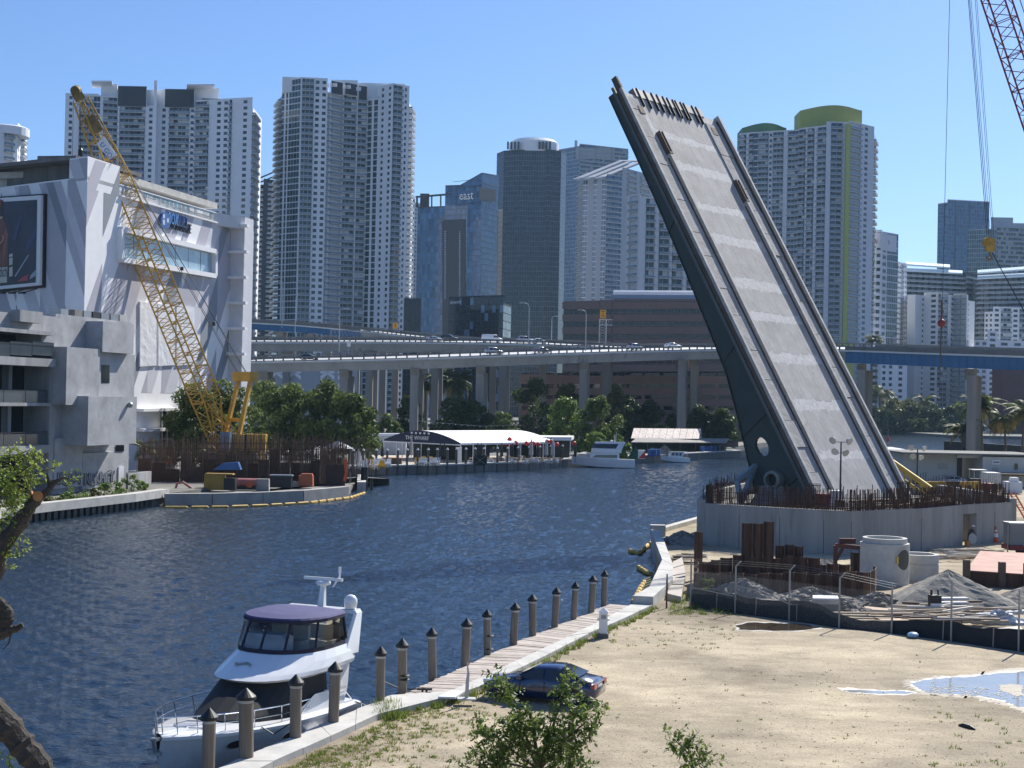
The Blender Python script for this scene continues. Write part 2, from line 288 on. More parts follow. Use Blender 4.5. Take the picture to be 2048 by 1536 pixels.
class Tower:
    def __init__(s, name, label, cat, base, wall=w_white, glass=G1, rail=w_rail, slab=w_slab, group=None, maxb=290):
        s.t = thing(name, label, cat, base, 0, group); s.wall = MB(); s.gl = MB(); s.sl = MB(); s.mats = (wall, w_dark); s.glass = glass; s.rail = rail; s.slab = slab
        s.nb = 0; s.bmesh = {}; s.extra = MB(); s.maxb = maxb
    def face(s, p0, p1, z0, z1, nf, bays, ret=1.3, only=None):
        p0 = Vector((p0[0], p0[1], 0)); p1 = Vector((p1[0], p1[1], 0)); L = (p1-p0).length; u = (p1-p0)/L; n = Vector((u.y, -u.x, 0))
        if n.dot(-p0) < 0: n = -n
        F = lambda a, b, w=0: p0+u*a+n*w+Z3*b
        fh = (z1-z0)/nf; tot = sum(b[0] for b in bays); x = 0; rnd = random
        Q = s.wall.quad
        for bw, kind, *o in bays:
            a = x*L/tot; x += bw; c = x*L/tot; k = kind[0]; w = c-a
            if k == 'w': Q(F(a, z0), F(c, z0), F(c, z1), F(a, z1)); continue
            if k == 'l': s.wall.quad(F(a, z0, -.3), F(c, z0, -.3), F(c, z1, -.3), F(a, z1, -.3), 1); continue
            if k == 'p':                                    # proud pier
                s.wall.hexa((F(a, z0, -.2), F(c, z0, -.2), F(c, z0, .8), F(a, z0, .8), F(a, z1, -.2), F(c, z1, -.2), F(c, z1, .8), F(a, z1, .8))); continue
            for i in range(nf):
                zb = z0+i*fh; zt = zb+fh
                if k.isdigit():                             # punched windows
                    q = int(k); ww = w/q; fw = o[0] if o else .55; m0 = zb+fh*.28; m1 = zb+fh*.8
                    Q(F(a, zb), F(c, zb), F(c, m0), F(a, m0)); Q(F(a, m1), F(c, m1), F(c, zt), F(a, zt)); px = a
                    for j in range(q):
                        l = a+j*ww+ww*(1-fw)/2; r = l+ww*fw
                        Q(F(px, m0), F(l, m0), F(l, m1), F(px, m1)); px = r; d = -.3
                        Q(F(l, m0), F(l, m0, d), F(l, m1, d), F(l, m1)); Q(F(r, m0, d), F(r, m0), F(r, m1), F(r, m1, d))
                        Q(F(l, m1), F(l, m1, d), F(r, m1, d), F(r, m1)); Q(F(l, m0, d), F(l, m0), F(r, m0), F(r, m0, d))
                        s.gl.quad(F(l, m0, d), F(r, m0, d), F(r, m1, d), F(l, m1, d), rnd.choice((0, 0, 1, 2, 2)))
                    Q(F(px, m0), F(c, m0), F(c, m1), F(px, m1))
                elif k in 'gG':                             # glazed bay, slab edge shown
                    sp = .55 if k == 'g' else .22
                    s.sl.hexa((F(a, zb, -.5), F(c, zb, -.5), F(c, zb, .06), F(a, zb, .06), F(a, zb+sp, -.5), F(c, zb+sp, -.5), F(c, zb+sp, .06), F(a, zb+sp, .06)))
                    q = max(1, round(w/(o[0] if o else 1.8)))
                    for j in range(q):
                        l = a+w*j/q; r = a+w*(j+1)/q
                        s.gl.quad(F(l, zb+sp, -.12), F(r-.12, zb+sp, -.12), F(r-.12, zt, -.12), F(l, zt, -.12), rnd.choice((0, 0, 0, 1, 2)))
                        s.sl.quad(F(r-.12, zb+sp, -.04), F(r, zb+sp, -.04), F(r, zt, -.04), F(r-.12, zt, -.04))
                elif k in 'bB':                             # balcony bay
                    d = -1.2 if k == 'b' else -.1; pj = (o[0] if o else 1.3)
                    q = max(1, round(w/2.2))
                    if d < -1: Q(F(a, zb), F(a, zb, d), F(a, zt, d), F(a, zt)); Q(F(c, zb, d), F(c, zb), F(c, zt), F(c, zt, d))
                    for j in range(q):
                        l = a+w*j/q; r = a+w*(j+1)/q
                        if rnd.random() < .2 and k == 'b': Q(F(l, zb, d), F(r, zb, d), F(r, zt, d), F(l, zt, d))
                        else:
                            s.gl.quad(F(l, zb, d), F(r-.15, zb, d), F(r-.15, zt, d), F(l, zt, d), rnd.choice((0, 0, 1, 2))); Q(F(r-.15, zb, d), F(r, zb, d), F(r, zt, d), F(r-.15, zt, d))
                    s.balc(F((a+c)/2, zb), u, n, w-.1, d, pj)
    def balc(s, c, u, n, w, d, pj):
        key = (round(w, 1), d, pj, round(u.x, 3))
        def fill(mb, o):
            ax = lambda a, b, z: o+u*a+n*b+Z3*z
            def b_(a0, a1, b0, b1, z0, z1, mi): mb.hexa((ax(a0, b0, z0), ax(a1, b0, z0), ax(a1, b1, z0), ax(a0, b1, z0), ax(a0, b0, z1), ax(a1, b0, z1), ax(a1, b1, z1), ax(a0, b1, z1)), mi)
            h = w/2; b_(-h, h, d, pj, -.12, .12, 0)
            if pj > 0:
                b_(-h, h, pj-.08, pj-.02, .2, 1.05, 1); b_(-h, -h+.06, 0, pj-.09, .2, 1.05, 1); b_(h-.06, h, 0, pj-.09, .2, 1.05, 1)
                b_(-h-.02, h+.02, pj-.1, pj, 1.05, 1.13, 0)
            else: b_(-h, h, -.14, -.08, .2, 1.05, 1)
        s.nb += 1
        if s.nb > s.maxb: fill(s.extra, c); return
        if key not in s.bmesh:
            mb = MB(); fill(mb, Vector((0, 0, 0))); s.bmesh[key] = mb.mesh('balcony', (s.slab, s.rail))
        inst('balcony', s.bmesh[key], s.t, c-s.t.location)
    def core(s, pts, z0, z1, mi=0): s.wall.prism(pts, z0, z1, mi)
    def done(s):
        if s.wall.v: s.wall.build('wall', s.mats, s.t)
        if s.gl.v: s.gl.build('window_glass', s.glass, s.t, kind='stuff')
        if s.sl.v: s.sl.build('floor_edges', s.slab, s.t, kind='stuff')
        if s.extra.v: s.extra.build('balcony_rows', (s.slab, s.rail), s.t, kind='stuff')
        return s.t
def zat(x, y, Y): return A(x, y, Y).z
def simple(name, label, xs, Ys, ytop, fh, faces, wall=w_white, glass=G1, rail=w_rail, slab=w_slab, depth=25, cat='tower', done=True, z0=1.35, group=None, maxb=290):
    """faces between consecutive (x pixel, depth) corners; body extruded away from the viewer"""
    pts = [A(x, 700, Y) for x, Y in zip(xs, Ys)]
    tops = ytop if isinstance(ytop, (list, tuple)) else [ytop]*(len(xs)-1)
    b = sum(pts, V(0, 0, 0))/len(pts); T = Tower(name, label, cat, (b.x, b.y, z0), wall, glass, rail, slab, group, maxb); T.pts = pts; T.z0 = z0; T.tops = []
    for i, bays in enumerate(faces):
        z1 = zat((xs[i]+xs[i+1])/2, tops[i], (Ys[i]+Ys[i+1])/2); T.tops.append(z1)
        T.face(pts[i], pts[i+1], z0, z1, max(1, round((z1-z0)/fh)), bays)
    zm = max(T.tops); dv = V(b.x, b.y, 0).normalized()
    fr = [p+dv*1.45 for p in pts]
    if len(pts) > 2 or True: fr[0] += (pts[1]-pts[0]).normalized()*.02; fr[-1] += (pts[-2]-pts[-1]).normalized()*.02
    for i in range(len(pts)-1):
        q = [fr[i], fr[i+1], fr[i+1]+dv*depth, fr[i]+dv*depth]
        T.core([(p.x, p.y) for p in q], z0, T.tops[i]-.02)
    for p, f_, z1 in ((pts[0], fr[0], T.tops[0]), (pts[-1], fr[-1], T.tops[-1])):
        T.wall.quad(V(p.x, p.y, z0), V(f_.x, f_.y, z0), V(f_.x, f_.y, z1), V(p.x, p.y, z1))
    for i in range(len(pts)-1):                              # parapet top strip
        a, c = pts[i], pts[i+1]; z1 = T.tops[i]; n = dv
        T.wall.hexa([a-n*.1+Z3*(z1-.02-a.z), c-n*.1+Z3*(z1-.02-c.z), c+n*1.6+Z3*(z1-.02-c.z), a+n*1.6+Z3*(z1-.02-a.z), a-n*.1+Z3*(z1+.7-a.z), c-n*.1+Z3*(z1+.7-c.z), c+n*1.6+Z3*(z1+.7-c.z), a+n*1.6+Z3*(z1+.7-a.z)])
    T.dv = dv
    if done: T.done()
    return T
def roofbox(T, x0, x1, ytop, Y, zbase, dep=12, mi=0, back=2):
    a = A(x0, 700, Y+back); c = A(x1, 700, Y+back); z1 = zat((x0+x1)/2, ytop, Y); dv = T.dv*dep
    T.wall.prism([(a.x, a.y), (c.x, c.y), (c.x+dv.x, c.y+dv.y), (a.x+dv.x, a.y+dv.y)], zbase, z1, mi)
# --- left edge white round tower
T = simple('apartment_tower', 'rounded white apartment tower cut off by the left edge of the photo', [-60, -10, 25, 44], [600, 596, 604, 625], [262, 262, 258], 3.05, [[(3, 'b'), (1, 'w'), (2, 'b'), (1, '1')], [(1, 'w'), (2.2, 'b'), (1, 'w')], [(1, '1'), (.6, 'w'), (2, 'b'), (1, 'w')]], done=False)
a = A(2, 700, 606); T.wall.lathe([(9.5, zat(5, 268, 600)), (9.5, zat(5, 252, 600)), (8.8, zat(5, 250, 600))], (a.x, a.y, 0), 24); T.done()
# --- left twin-winged tower
T = simple('apartment_tower', 'wide white and grey apartment tower with louvered roof crown behind the yellow crane boom', [119, 225, 380, 494], [700, 706, 706, 696], [192, 214, 200], 3.05,
  [[(22, '1', .3), (6, 'w'), (29, 'b'), (13, 'g'), (6, 'w'), (30, 'b')],
   [(4, 'p'), (26, 'b'), (12, 'b'), (14, 'b'), (5, 'w'), (13, '1'), (4, 'w'), (6, 'p'), (4, 'w'), (13, '1'), (4, 'w'), (10, 'b'), (32, 'b'), (12, '1')],
   [(30, 'b'), (14, 'w'), (30, '2'), (6, 'B'), (22, 'w'), (12, '1', .7), (9, 'w')]], glass=G1, done=False, maxb=295)
p = T.pts[-1]; T.face(p, A(506, 700, 716), T.z0, T.tops[-1]-4, 40, [(1, 'B', 1.5)]); q = A(506, 700, 716); T.core([(p.x-.2, p.y+1), (q.x-.3, q.y), (q.x-.3, q.y+12), (p.x-.2, p.y+14)], T.z0, T.tops[-1]-4)
zt = T.tops[1]
T.face(A(223, 700, 705), A(282, 700, 705), zt, zat(250, 172, 705), 1, [(1, 'w'), (56, 'l'), (1, 'w')]); T.face(A(317, 700, 705), A(378, 700, 705), zt, zat(350, 178, 705), 1, [(1, 'w'), (56, 'l'), (1, 'w')])
for x0, x1, yt in ((223, 282, 170), (282, 317, 178), (317, 378, 176), (190, 222, 166), (378, 426, 174), (128, 185, 185), (392, 492, 196)): roofbox(T, x0, x1, yt, 706, T.tops[0]-4, 10)
roofbox(T, 296, 302, 162, 702, T.z0, 6, back=-1.5)
for x0, x1, yt in ((183, 224, 164), (374, 429, 171)):
    a = A(x0, yt, 700); c = A(x1, yt, 700); T.wall.hexa((a, c, c+T.dv*14, a+T.dv*14, a+Z3*.7, c+Z3*.7, c+T.dv*14+Z3*.7, a+T.dv*14+Z3*.7))
T.done()
# --- tall main tower
T = simple('apartment_tower', 'tallest white and green glass apartment tower with stepped balconies on both edges', [553, 590, 644, 676, 724, 748, 776, 808], [706, 698, 700, 708, 712, 708, 700, 706], [160, 158, 190, 192, 200, 172, 172], 3.05,
  [[(5, 'g'), (3, 'w'), (4, 'g'), (2, 'w'), (22, 'g')],
   [(3, 'w'), (7, 'B'), (17, 'B'), (27, '2')], [(5, 'b'), (3, 'w'), (21, 'b'), (2, 'p')],
   [(25, 'b'), (2, 'p'), (18, 'b')], [(2, 'w'), (8, 'g'), (4, 'w'), (8, 'g'), (2, 'w')], [(13, '1', .35), (13, '1', .35)], [(19, 'B'), (3, 'w'), (8, '1'), (3, 'w')]], glass=GG, done=False, maxb=298)
for x0, Y0, x1, Y1, yt in ((553, 706, 543, 722, 190), (808, 706, 816, 722, 205)):
    p, q = A(x0, 700, Y0), A(x1, 700, Y1); zt = zat(x0, yt, Y0); T.face(p, q, T.z0, zt, round((zt-T.z0)/3.05), [(1, 'B', 1.7)]); T.core([(p.x, p.y+1), (q.x*.999, q.y), (q.x, q.y+12), (p.x, p.y+14)], T.z0, zt)
T.face(A(651, 700, 699), A(676, 700, 704), T.tops[2], zat(664, 162, 700), 1, [(1, 'w'), (24, 'l'), (1, 'w')]); T.face(A(678, 700, 704.5), A(705, 700, 709), T.tops[3], zat(690, 166, 706), 1, [(1, 'w'), (24, 'l'), (1, 'w')]); T.face(A(706, 700, 709), A(724, 700, 711), T.tops[4], zat(715, 170, 708), 1, [(1, 'w'), (24, 'l'), (1, 'w')])
for x0, x1, yt, Y in ((553, 612, 152, 700), (612, 643, 154, 699), (650, 704, 158, 708), (704, 745, 164, 712), (745, 800, 165, 706), (780, 808, 169, 705)): roofbox(T, x0, x1, yt, Y, T.tops[0]-6, 8)
for k in range(3):                                            # perforated crown openings
    for j in range(7):
        a = A((655, 682, 709)[k]+j*(3.0, 3.0, 2)[k], (170, 174, 178)[k], (699.5, 705, 709)[k]); T.wall.obox(a, (1, 0, 0), (0, 1, 0), Z3, .45, .6, 1.8, 0)
T.done()
# --- dark glass slender building behind, slanted white roof
def slantroof(T, pa, pb, pc, pd, th=1.):
    T.wall.hexa((pa, pb, pc, pd, pa+Z3*th, pb+Z3*th, pc+Z3*th, pd+Z3*th))
T = simple('apartment_tower', 'dark blue glass tower with slanted white roof between the two big white towers', [480, 520, 560], [900, 895, 905], [372, 362], 3.1, [[(2, 'b'), (1, 'g'), (2, 'b')], [(1, 'w'), (2, 'b'), (2, 'g')]], wall=w_dark, glass=GD, done=False)
for o in (0, 9): slantroof(T, A(500, 366+o, 893), A(545, 346+o, 893), A(552, 344+o, 915), A(505, 362+o, 915), .8)
T.done()
simple('apartment_tower', 'pale slim apartment tower just right of the tallest tower', [812, 824, 842], [1050, 1046, 1052], [398, 408], 3.1, [[(1, '2')], [(1, '2'), (1, 'b')]], done=True, wall=w_mid)
# --- blue glass hotel with slanted top
T = simple('glass_hotel', 'blue mirrored glass hotel with slanted roof and white lettering', [830, 884, 930, 957, 991], [900, 893, 888, 884, 905], [415, 372, 372, 372], 3.6, [[(1, 'G')], [(1, 'G')], [(1, 'G')], [(1, 'G')]], wall=w_dark, glass=GB, slab=mat('curtain_line', (.03, .05, .08), .4), done=False, cat='hotel')
def fpoly(T, pxs, i, off=.25, mi=0, mb=None):
    p0, p1 = T.pts[i], T.pts[i+1]; n = V(-(p1-p0).y, (p1-p0).x, 0).normalized(); n = n if n.y < 0 else -n
    (mb or T.wall).poly([onpl(x, y, p0, p1)+n*off for x, y in pxs], mi)
# slanted crown: wedge of blue glass above the main block, from left low to right high
a0, a1, a2 = A(905, 700, 891), A(957, 700, 884), A(991, 700, 905); zb = T.tops[1]
zl, zh = zat(905, 376, 891), zat(957, 346, 884); zr = zat(991, 352, 905)
T.gl.quad(V(a0.x, a0.y, zb), V(a1.x, a1.y, zb), V(a1.x, a1.y, zh), V(a0.x, a0.y, zl+.1), 0); T.gl.quad(V(a1.x, a1.y, zb), V(a2.x, a2.y, zb), V(a2.x, a2.y, zr), V(a1.x, a1.y, zh), 1)
b0, b1, b2 = a0+T.dv*22, a1+T.dv*22, a2+T.dv*15
T.wall.poly([V(a0.x, a0.y, zl), V(a1.x, a1.y, zh), V(b1.x, b1.y, zh), V(b0.x, b0.y, zl)], 1); T.wall.poly([V(a1.x, a1.y, zh), V(a2.x, a2.y, zr), V(b2.x, b2.y, zr), V(b1.x, b1.y, zh)], 1); T.wall.poly([V(b0.x, b0.y, zb), V(b1.x, b1.y, zb), V(b1.x, b1.y, zh), V(b0.x, b0.y, zl)], 1)
T.sl.beam(V(a0.x, a0.y, zl), V(a1.x, a1.y, zh), .6, .6); T.sl.beam(V(a1.x, a1.y, zh), V(a2.x, a2.y, zr), .6, .6)
for y in (358, 372, 388, 404): T.sl.beam(A(905, y+6, 890.5), A(957, y, 883.6), .2, .25); T.sl.beam(A(957, y, 883.6), A(991, y+4, 904.6), .2, .25)
fpoly(T, [(885, 690), (931, 690), (931, 438), (885, 441)], 1, .5, 1); fpoly(T, [(957, 374), (991, 380), (991, 404), (957, 400)], 3, .5, 1)
gw = MB(); d_ = MB()
for k in range(30):
    y = 462+k*4.6
    for x in (889.5, 918.5): fpoly(T, [(x, y), (x+3, y), (x+3, y+2.8), (x, y+2.8)], 1, .62, 0, d_) if (x < 900 or k > -5) else 0
d_.build('pale_window_dots', GL[1], T.t, kind='stuff')  # small panes of pale glass on the dark panel
p0, p1 = T.pts[2], T.pts[3]; o = A(919, 400, 884); e = A(953, 398, 884-.0); u = (V(*T.pts[3])-V(*T.pts[2])); u.z = 0; u.normalize()
textmesh('east', 7.6, gw, onpl(918, 400, T.pts[2], T.pts[3])+V(0, -1.0, 0), u, Z3, 0, .15, (.82, 1)); gw.build('sign_lettering', mat('sign_white', (.8, .8, .8), .5), T.t)
for x0, x1, y0, y1 in ((832, 836, 392, 415), (862, 865, 392, 414), (880, 883, 390, 412)): T.wall.hexa([A(x, y, Y) for y in (y1, y0) for x, Y in ((x0, 896), (x1, 896), (x1, 900), (x0, 900))])
T.wall.beam(A(832, 394, 898), A(905, 388, 893), 3, .8); roofbox(T, 834, 852, 386, 905, T.tops[0], 6); T.done()
# --- dark rounded tower
T = simple('condo_tower', 'dark rounded tower with thin white floor lines and white drum on top', [986, 1000, 1040, 1085, 1115, 1126], [1010, 998, 992, 992, 998, 1010], [306, 302, 302, 302, 306], 3.5, [[(1, 'G')], [(1, 'G')], [(1, 'G')], [(1, 'G')], [(1, 'G')]], wall=w_dark, glass=GD, slab=mat('floor_line', (.2, .23, .28), .6), depth=20, done=False)
c = A(1060, 700, 1008); zt = T.tops[1]; cr = MB(); cr.lathe([(17.5, zt), (17.5, zat(1060, 284, 1000)), (15, zat(1060, 278, 1000)), (10, zat(1060, 276, 1000))], (c.x, c.y, 0), 28)
cr.build('roof_drum', w_white, T.t); lv = MB()
for k in range(13): 
    x = 1016+k*7
    if 58 < x-985 < 90: continue
    lv.obox(A(x, 291, 990.6), (1, 0, 0), (0, 1, 0), Z3, 1.3, 2.5, 5)
lv.build('drum_louvers', w_dark, T.t, kind='stuff'); T.done()
# --- pale blue tower behind it
T = simple('condo_tower', 'pale blue glass tower with plain grey top band behind the dark rounded tower', [1108, 1152, 1249], [1200, 1180, 1200], [297, 294], 3.4, [[(1, 'G')], [(1, 'b', .6), (1, 'b', .6), (1, 'b', .6)]], wall=w_grey, glass=GL, slab=w_slab, done=False, maxb=200)
for x0, x1, y in ((1152, 1229, 300),): T.wall.hexa([A(x, yy, Y) for yy in (318, 295) for x, Y in ((x0, 1179), (x1, 1195), (x1, 1205), (x0, 1200))])
T.wall.tube(A(1152, 297, 1190), A(1152, 281, 1190), 1.2); T.done()
# --- tower with slanted louver roof
T = simple('condo_tower', 'grey tower with slanted white louvered roof partly hidden by the raised bridge', [1148, 1160, 1207, 1238, 1300], [860, 852, 846, 852, 880], [362, 360, 352, 345], 3.1,
  [[(1, 'b', .8)], [(4, 'g'), (5, 'w'), (3, 'g'), (4, 'w'), (4, 'g')], [(6, 'B', 1.), (8, 'B', 1.), (4, 'g')], [(5, 'w'), (9, 'b', .8), (4, 'w'), (9, 'b', .8), (4, 'w')]], wall=w_grey, glass=GL, done=False)
for o in (0, 1, 2):
    slantroof(T, A(1146+o*22, 360-o*1, 845), A(1160+o*22, 360-o*1, 845), A(1246+o*18, 324+o*1, 868), A(1236+o*18, 324+o*1, 868), .7)
slantroof(T, A(1146, 360, 846), A(1210, 357, 846), A(1212, 357, 848), A(1146, 360, 850), 1.2); slantroof(T, A(1200, 357, 846), A(1208, 357, 846), A(1290, 324, 872), A(1282, 324, 872), .9); slantroof(T, A(1238, 324, 868), A(1290, 324, 872), A(1292, 323, 876), A(1238, 323, 872), .9)
T.done()
# --- white mid-rise behind bridge
T = simple('apartment_block', 'white mid-rise apartment block with dark balconies left of the raised bridge', [1248, 1275, 1420], [640, 632, 640], [392, 400], 3.6, [[(1, 'w'), (3, 'b'), (.8, 'w')], [(1.4, 'w'), (2.2, 'b'), (1, 'w'), (2.6, 'b'), (.6, 'w'), (2.6, 'b'), (1, 'w'), (2.5, 'b'), (1, 'w'), (2.5, 'b')]], wall=w_mid, glass=GG, cat='apartment block')
# --- right big tower with green crowns
T = simple('apartment_tower', 'pale grey apartment tower with two green roof drums behind the raised bridge', [1470, 1500, 1590, 1645, 1690, 1741], [770, 764, 754, 744, 745, 760], [268, 264, 256, 246, 250], 3.05,
  [[(3, 'b'), (1, 'w'), (2, 'b')], [(1, 'g'), (2.4, 'b'), (1, '1'), (2.4, 'b'), (1, 'w'), (2.4, 'b')], [(2.4, 'b'), (.6, 'w'), (2.4, 'b'), (1, 'w'), (3, 'b')], [(1, 'w'), (1.2, 'B'), (1.2, 'b'), (1.2, 'w')], [(2.5, 'b'), (.5, 'w'), (1.2, '1'), (1, 'w')]], wall=w_mid, glass=G1, done=False, maxb=298, slab=w_slab)
gy = mat('olive_green_paint', (.3, .33, .07), .7, var=.05); gd = mat('dark_green_paint', (.07, .17, .07), .7, var=.05)
for x0, x1, yb, yt, Y, m_ in ((1592, 1716, 256, 217, 765, gy), (1476, 1565, 275, 252, 778, gd)):
    mb = MB(); a = A(x0, 700, Y); c = A(x1, 700, Y); n = 12; fr = []; 
    for k in range(n+1):
        t = k/n; p = a.lerp(c, t); fr.append((p.x, p.y-math.sin(math.pi*t)*9, zat(x0+(x1-x0)*t, yt+4-4*math.sin(math.pi*min(1, t*1.1)), Y)))
    zb = zat(x0, yb+16, Y); bk = [(x, y+16, z) for x, y, z in fr]
    for k in range(n):
        p, q = fr[k], fr[k+1]; mb.quad((p[0], p[1], zb), (q[0], q[1], zb), q, p); mb.quad(p, q, bk[k+1], bk[k]); mb.quad((bk[k][0], bk[k][1], zb), (bk[k+1][0], bk[k+1][1], zb), bk[k+1], bk[k])
    for p, q in ((fr[0], bk[0]), (fr[-1], bk[-1])): mb.quad((p[0], p[1], zb), (q[0], q[1], zb), q, p)
    mb.build('roof_drum', m_, T.t)
mb = MB(); a = A(1688, 700, 744); mb.bx(a.x-1, a.x+1.2, a.y-1.2, a.y+1, 14, zat(1690, 248, 744)); a = A(1655, 700, 743); c = A(1705, 700, 744)
mb.bx(a.x, c.x, a.y-1.5, a.y+1, 28, 46); mb.build('green_stripe', mat('lime_paint', (.42, .45, .12), .7, var=.05), T.t)
for i, (x, dx) in enumerate(((1741, 0),)):
    p, q = A(1741, 700, 760), A(1746, 700, 775); T.face(p, q, T.z0, T.tops[-1]-3, 40, [(1, 'B', 1.2)])
T.done()
# --- offices and towers at right
m_red = mat('sign_red', (.35, .03, .03), .5)
T = simple('office_building', 'pale office building with red rooftop lettering and a green glass corner', [1735, 1760, 1793], [790, 788, 800], [462, 468], 3.9, [[(1, '2', .62)], [(1.2, '1', .62), (2.4, 'g')]], wall=w_mid, glass=GG, done=False, cat='office building')
fpoly(T, [(1735, 462), (1761, 466), (1761, 496), (1735, 494)], 0, .1); fpoly(T, [(1761, 466), (1793, 472), (1793, 505), (1761, 500)], 1, .1)
gw = MB(); p0, p1 = T.pts[0], T.pts[2]; u = (p1-p0); u.z = 0; u.normalize(); textmesh('ASSIST CARD', 3.45, gw, onpl(1736, 487, p0, p1)+V(0, -3.4, 0), u, (Z3-u*0).normalized(), 0, .1, (.72, 1)); gw.build('sign_lettering', m_red, T.t); T.done()
simple('apartment_tower', 'narrow white apartment tower with a column of small windows beside the office building', [1790, 1796, 1811], [840, 836, 842], [526, 528], 3.05, [[(1, 'b')], [(1, 'b', .8), (1, '2', .5)]], wall=w_white)
lit = mat('canopy_pale', (.62, .72, .74), .25)
for nm, xs, Ys, yt, cl in (('wide grey glass hotel with pale slanted roof canopy, left one of the pair', [1808, 1930, 1956], [900, 912, 930], [545, 548], [(1812, 1900, 528, 534), (1812, 1925, 540, 546)]), ('wide grey glass hotel with pale slanted roof canopy, cut by the right edge', [1953, 2075], [900, 880], [556], [(1955, 2075, 545, 536), (1955, 2075, 556, 550)])):
    T = simple('glass_hotel', nm, xs, Ys, yt, 3.2, [[(1, 'b', .5)]*10, [(1, 'b', .5)]*2][:len(xs)-1], wall=w_dark, glass=G1, rail=w_rail, done=False, cat='hotel', maxb=280)
    mb = MB()
    for x0, x1, y0, y1 in cl: mb.hexa([A(x0, y0+3, Ys[0]-2), A(x1, y1+3, Ys[1]-2), A(x1, y1-2, Ys[1]+18), A(x0, y0-2, Ys[0]+18)]+[A(x0, y0, Ys[0]-2), A(x1, y1, Ys[1]-2), A(x1, y1-5, Ys[1]+18), A(x0, y0-5, Ys[0]+18)])
    mb.build('roof_canopy', lit, T.t); T.done()
simple('office_tower', 'far blue glass office tower behind the crane hook block', [1871, 1890, 1974], [1400, 1390, 1400], [407, 402], 3.9, [[(1, 'G')], [(2, 'G'), (.35, 'l'), (3.2, 'G'), (.35, 'l'), (5, 'G')]], wall=w_mid, glass=GB, slab=mat('blue_line', (.16, .24, .34), .5), cat='office tower')
T = simple('office_block', 'grey office block with flat crown right of the far blue tower', [1931, 1990, 2090], [1150, 1140, 1150], [460, 457], 3.7, [[(1, 'G')], [(1, 'b', .3), (1, 'b', .3)]], wall=w_grey, glass=GG, done=False, cat='office block', maxb=100)
roofbox(T, 1978, 2022, 434, 1150, T.tops[0], 16); roofbox(T, 2022, 2090, 446, 1150, T.tops[0], 16); T.done()
# --- white apartment block behind the blue span
T = simple('apartment_block', 'bright white apartment block with rounded bays behind the blue bridge span', [1813, 1829, 1843, 1846, 1875, 1895, 1905, 1932, 1948], [820, 814, 822, 822, 814, 814, 822, 814, 822], [592, 593, 594, 587, 588, 592, 590, 604], 3.0,
  [[(1, 'w')], [(1, 'w')], [(1, '1', .9)], [(1.3, 'w'), (1, '1', .9), (.4, 'w')], [(1, 'b', .6)], [(1, 'w'), (.6, '1', .9)], [(1, 'b', .6), (1, 'b', .6)], [(.5, '1'), (1, 'w')]], wall=mat('bright_white', (.74, .73, .71), .8, var=.04), glass=G1, cat='apartment block')
simple('apartment_block', 'small white apartment block at the right edge above the blue bridge span', [1968, 1985, 2075], [880, 874, 880], [626, 617], 3.05, [[(1, '2')], [(1, '1'), (1.4, 'b', .7), (1, '1'), (1.4, 'b', .7), (1, '1')]], wall=w_white, cat='apartment block')
simple('apartment_block', 'low white stepped building in front of the small white block at right', [1948, 1975, 1995, 2075], [790, 786, 790, 795], [682, 664, 684], 3.05, [[(1, '2')], [(1, '1')], [(1, '3', .5)]], wall=w_white, cat='building')
simple('apartment_block', 'white block with small square windows under the blue bridge span', [1690, 1762, 1815], [770, 762, 770], [700, 705], 3.3, [[(1, '3', .5)], [(1, '2', .5), (1, '1', .3)]], wall=w_white, cat='apartment block')
simple('brick_warehouse', 'plain red-brown windowless building behind the palms at right', [1985, 2005, 2120], [720, 716, 720], [733, 733], 6, [[(1, 'w')], [(1, 'w')]], wall=mat('maroon_wall', (.11, .045, .045), .85, var=.1, scale=.2), cat='warehouse')
# --- low dark glass buildings near the highway
simple('office_block', 'low dark block at the foot of the tallest tower', [806, 840], [600, 602], [600], 3.6, [[(1, 'G')]], wall=w_dark, glass=GD, cat='office block', slab=w_dark)
T = simple('glass_office', 'low glass office with sloping roof and small white lettering below the hotel', [896, 938, 1005, 1022], [640, 630, 622, 640], [596, 594, 612], 3.6, [[(1, 'G')], [(1, 'G')], [(1, 'G')]], wall=w_dark, glass=[GD[0], GL[1], GD[1]], done=False, cat='office block', slab=w_dark)
gw = MB(); p0, p1 = T.pts[0], T.pts[1]; u = (p1-p0); u.z = 0; u.normalize(); textmesh('wework', 2.2, gw, onpl(900, 608, p0, p1)+V(0, -.6, 0), u, Z3, 0, .05); gw.build('sign_lettering', MATS['sign_white'], T.t)
a, b_, c_ = T.pts[0], T.pts[1], T.pts[2]; T.done()
# --- brown ribbon-window office with barrel vault, and its garage
m_brown = mat('brown_stone', (.18, .128, .112), .8, var=.08, scale=.2); m_pink = mat('pink_concrete', (.27, .185, .175), .85, var=.1, scale=.3)
T = simple('brown_office', 'brown ribbon-window office with a grey barrel vault roof behind the highway', [1126, 1200, 1225, 1500], [470, 462, 458, 450], [606, 604, 602], 4.2, [[(1, 'G', 2.5)], [(1, 'G')], [(1, 'G', 2.5)]], wall=m_brown, glass=GD, slab=m_brown, done=False, cat='office building')
for i in range(3):
    p0, p1 = T.pts[i], T.pts[i+1]; 
    for k in range(9):
        y0 = 604+k*25
        n = V(-(p1-p0).y, (p1-p0).x, 0).normalized(); n = n if n.y < 0 else -n
        q = [onpl(x, y, p0, p1) for x in ((1126, 1200), (1200, 1225), (1225, 1500))[i] for y in (y0, y0+14)]
        T.wall.hexa([q[1]-n*.2, q[3]-n*.2, q[3]+n*.4, q[1]+n*.4, q[0]-n*.2, q[2]-n*.2, q[2]+n*.4, q[0]+n*.4])
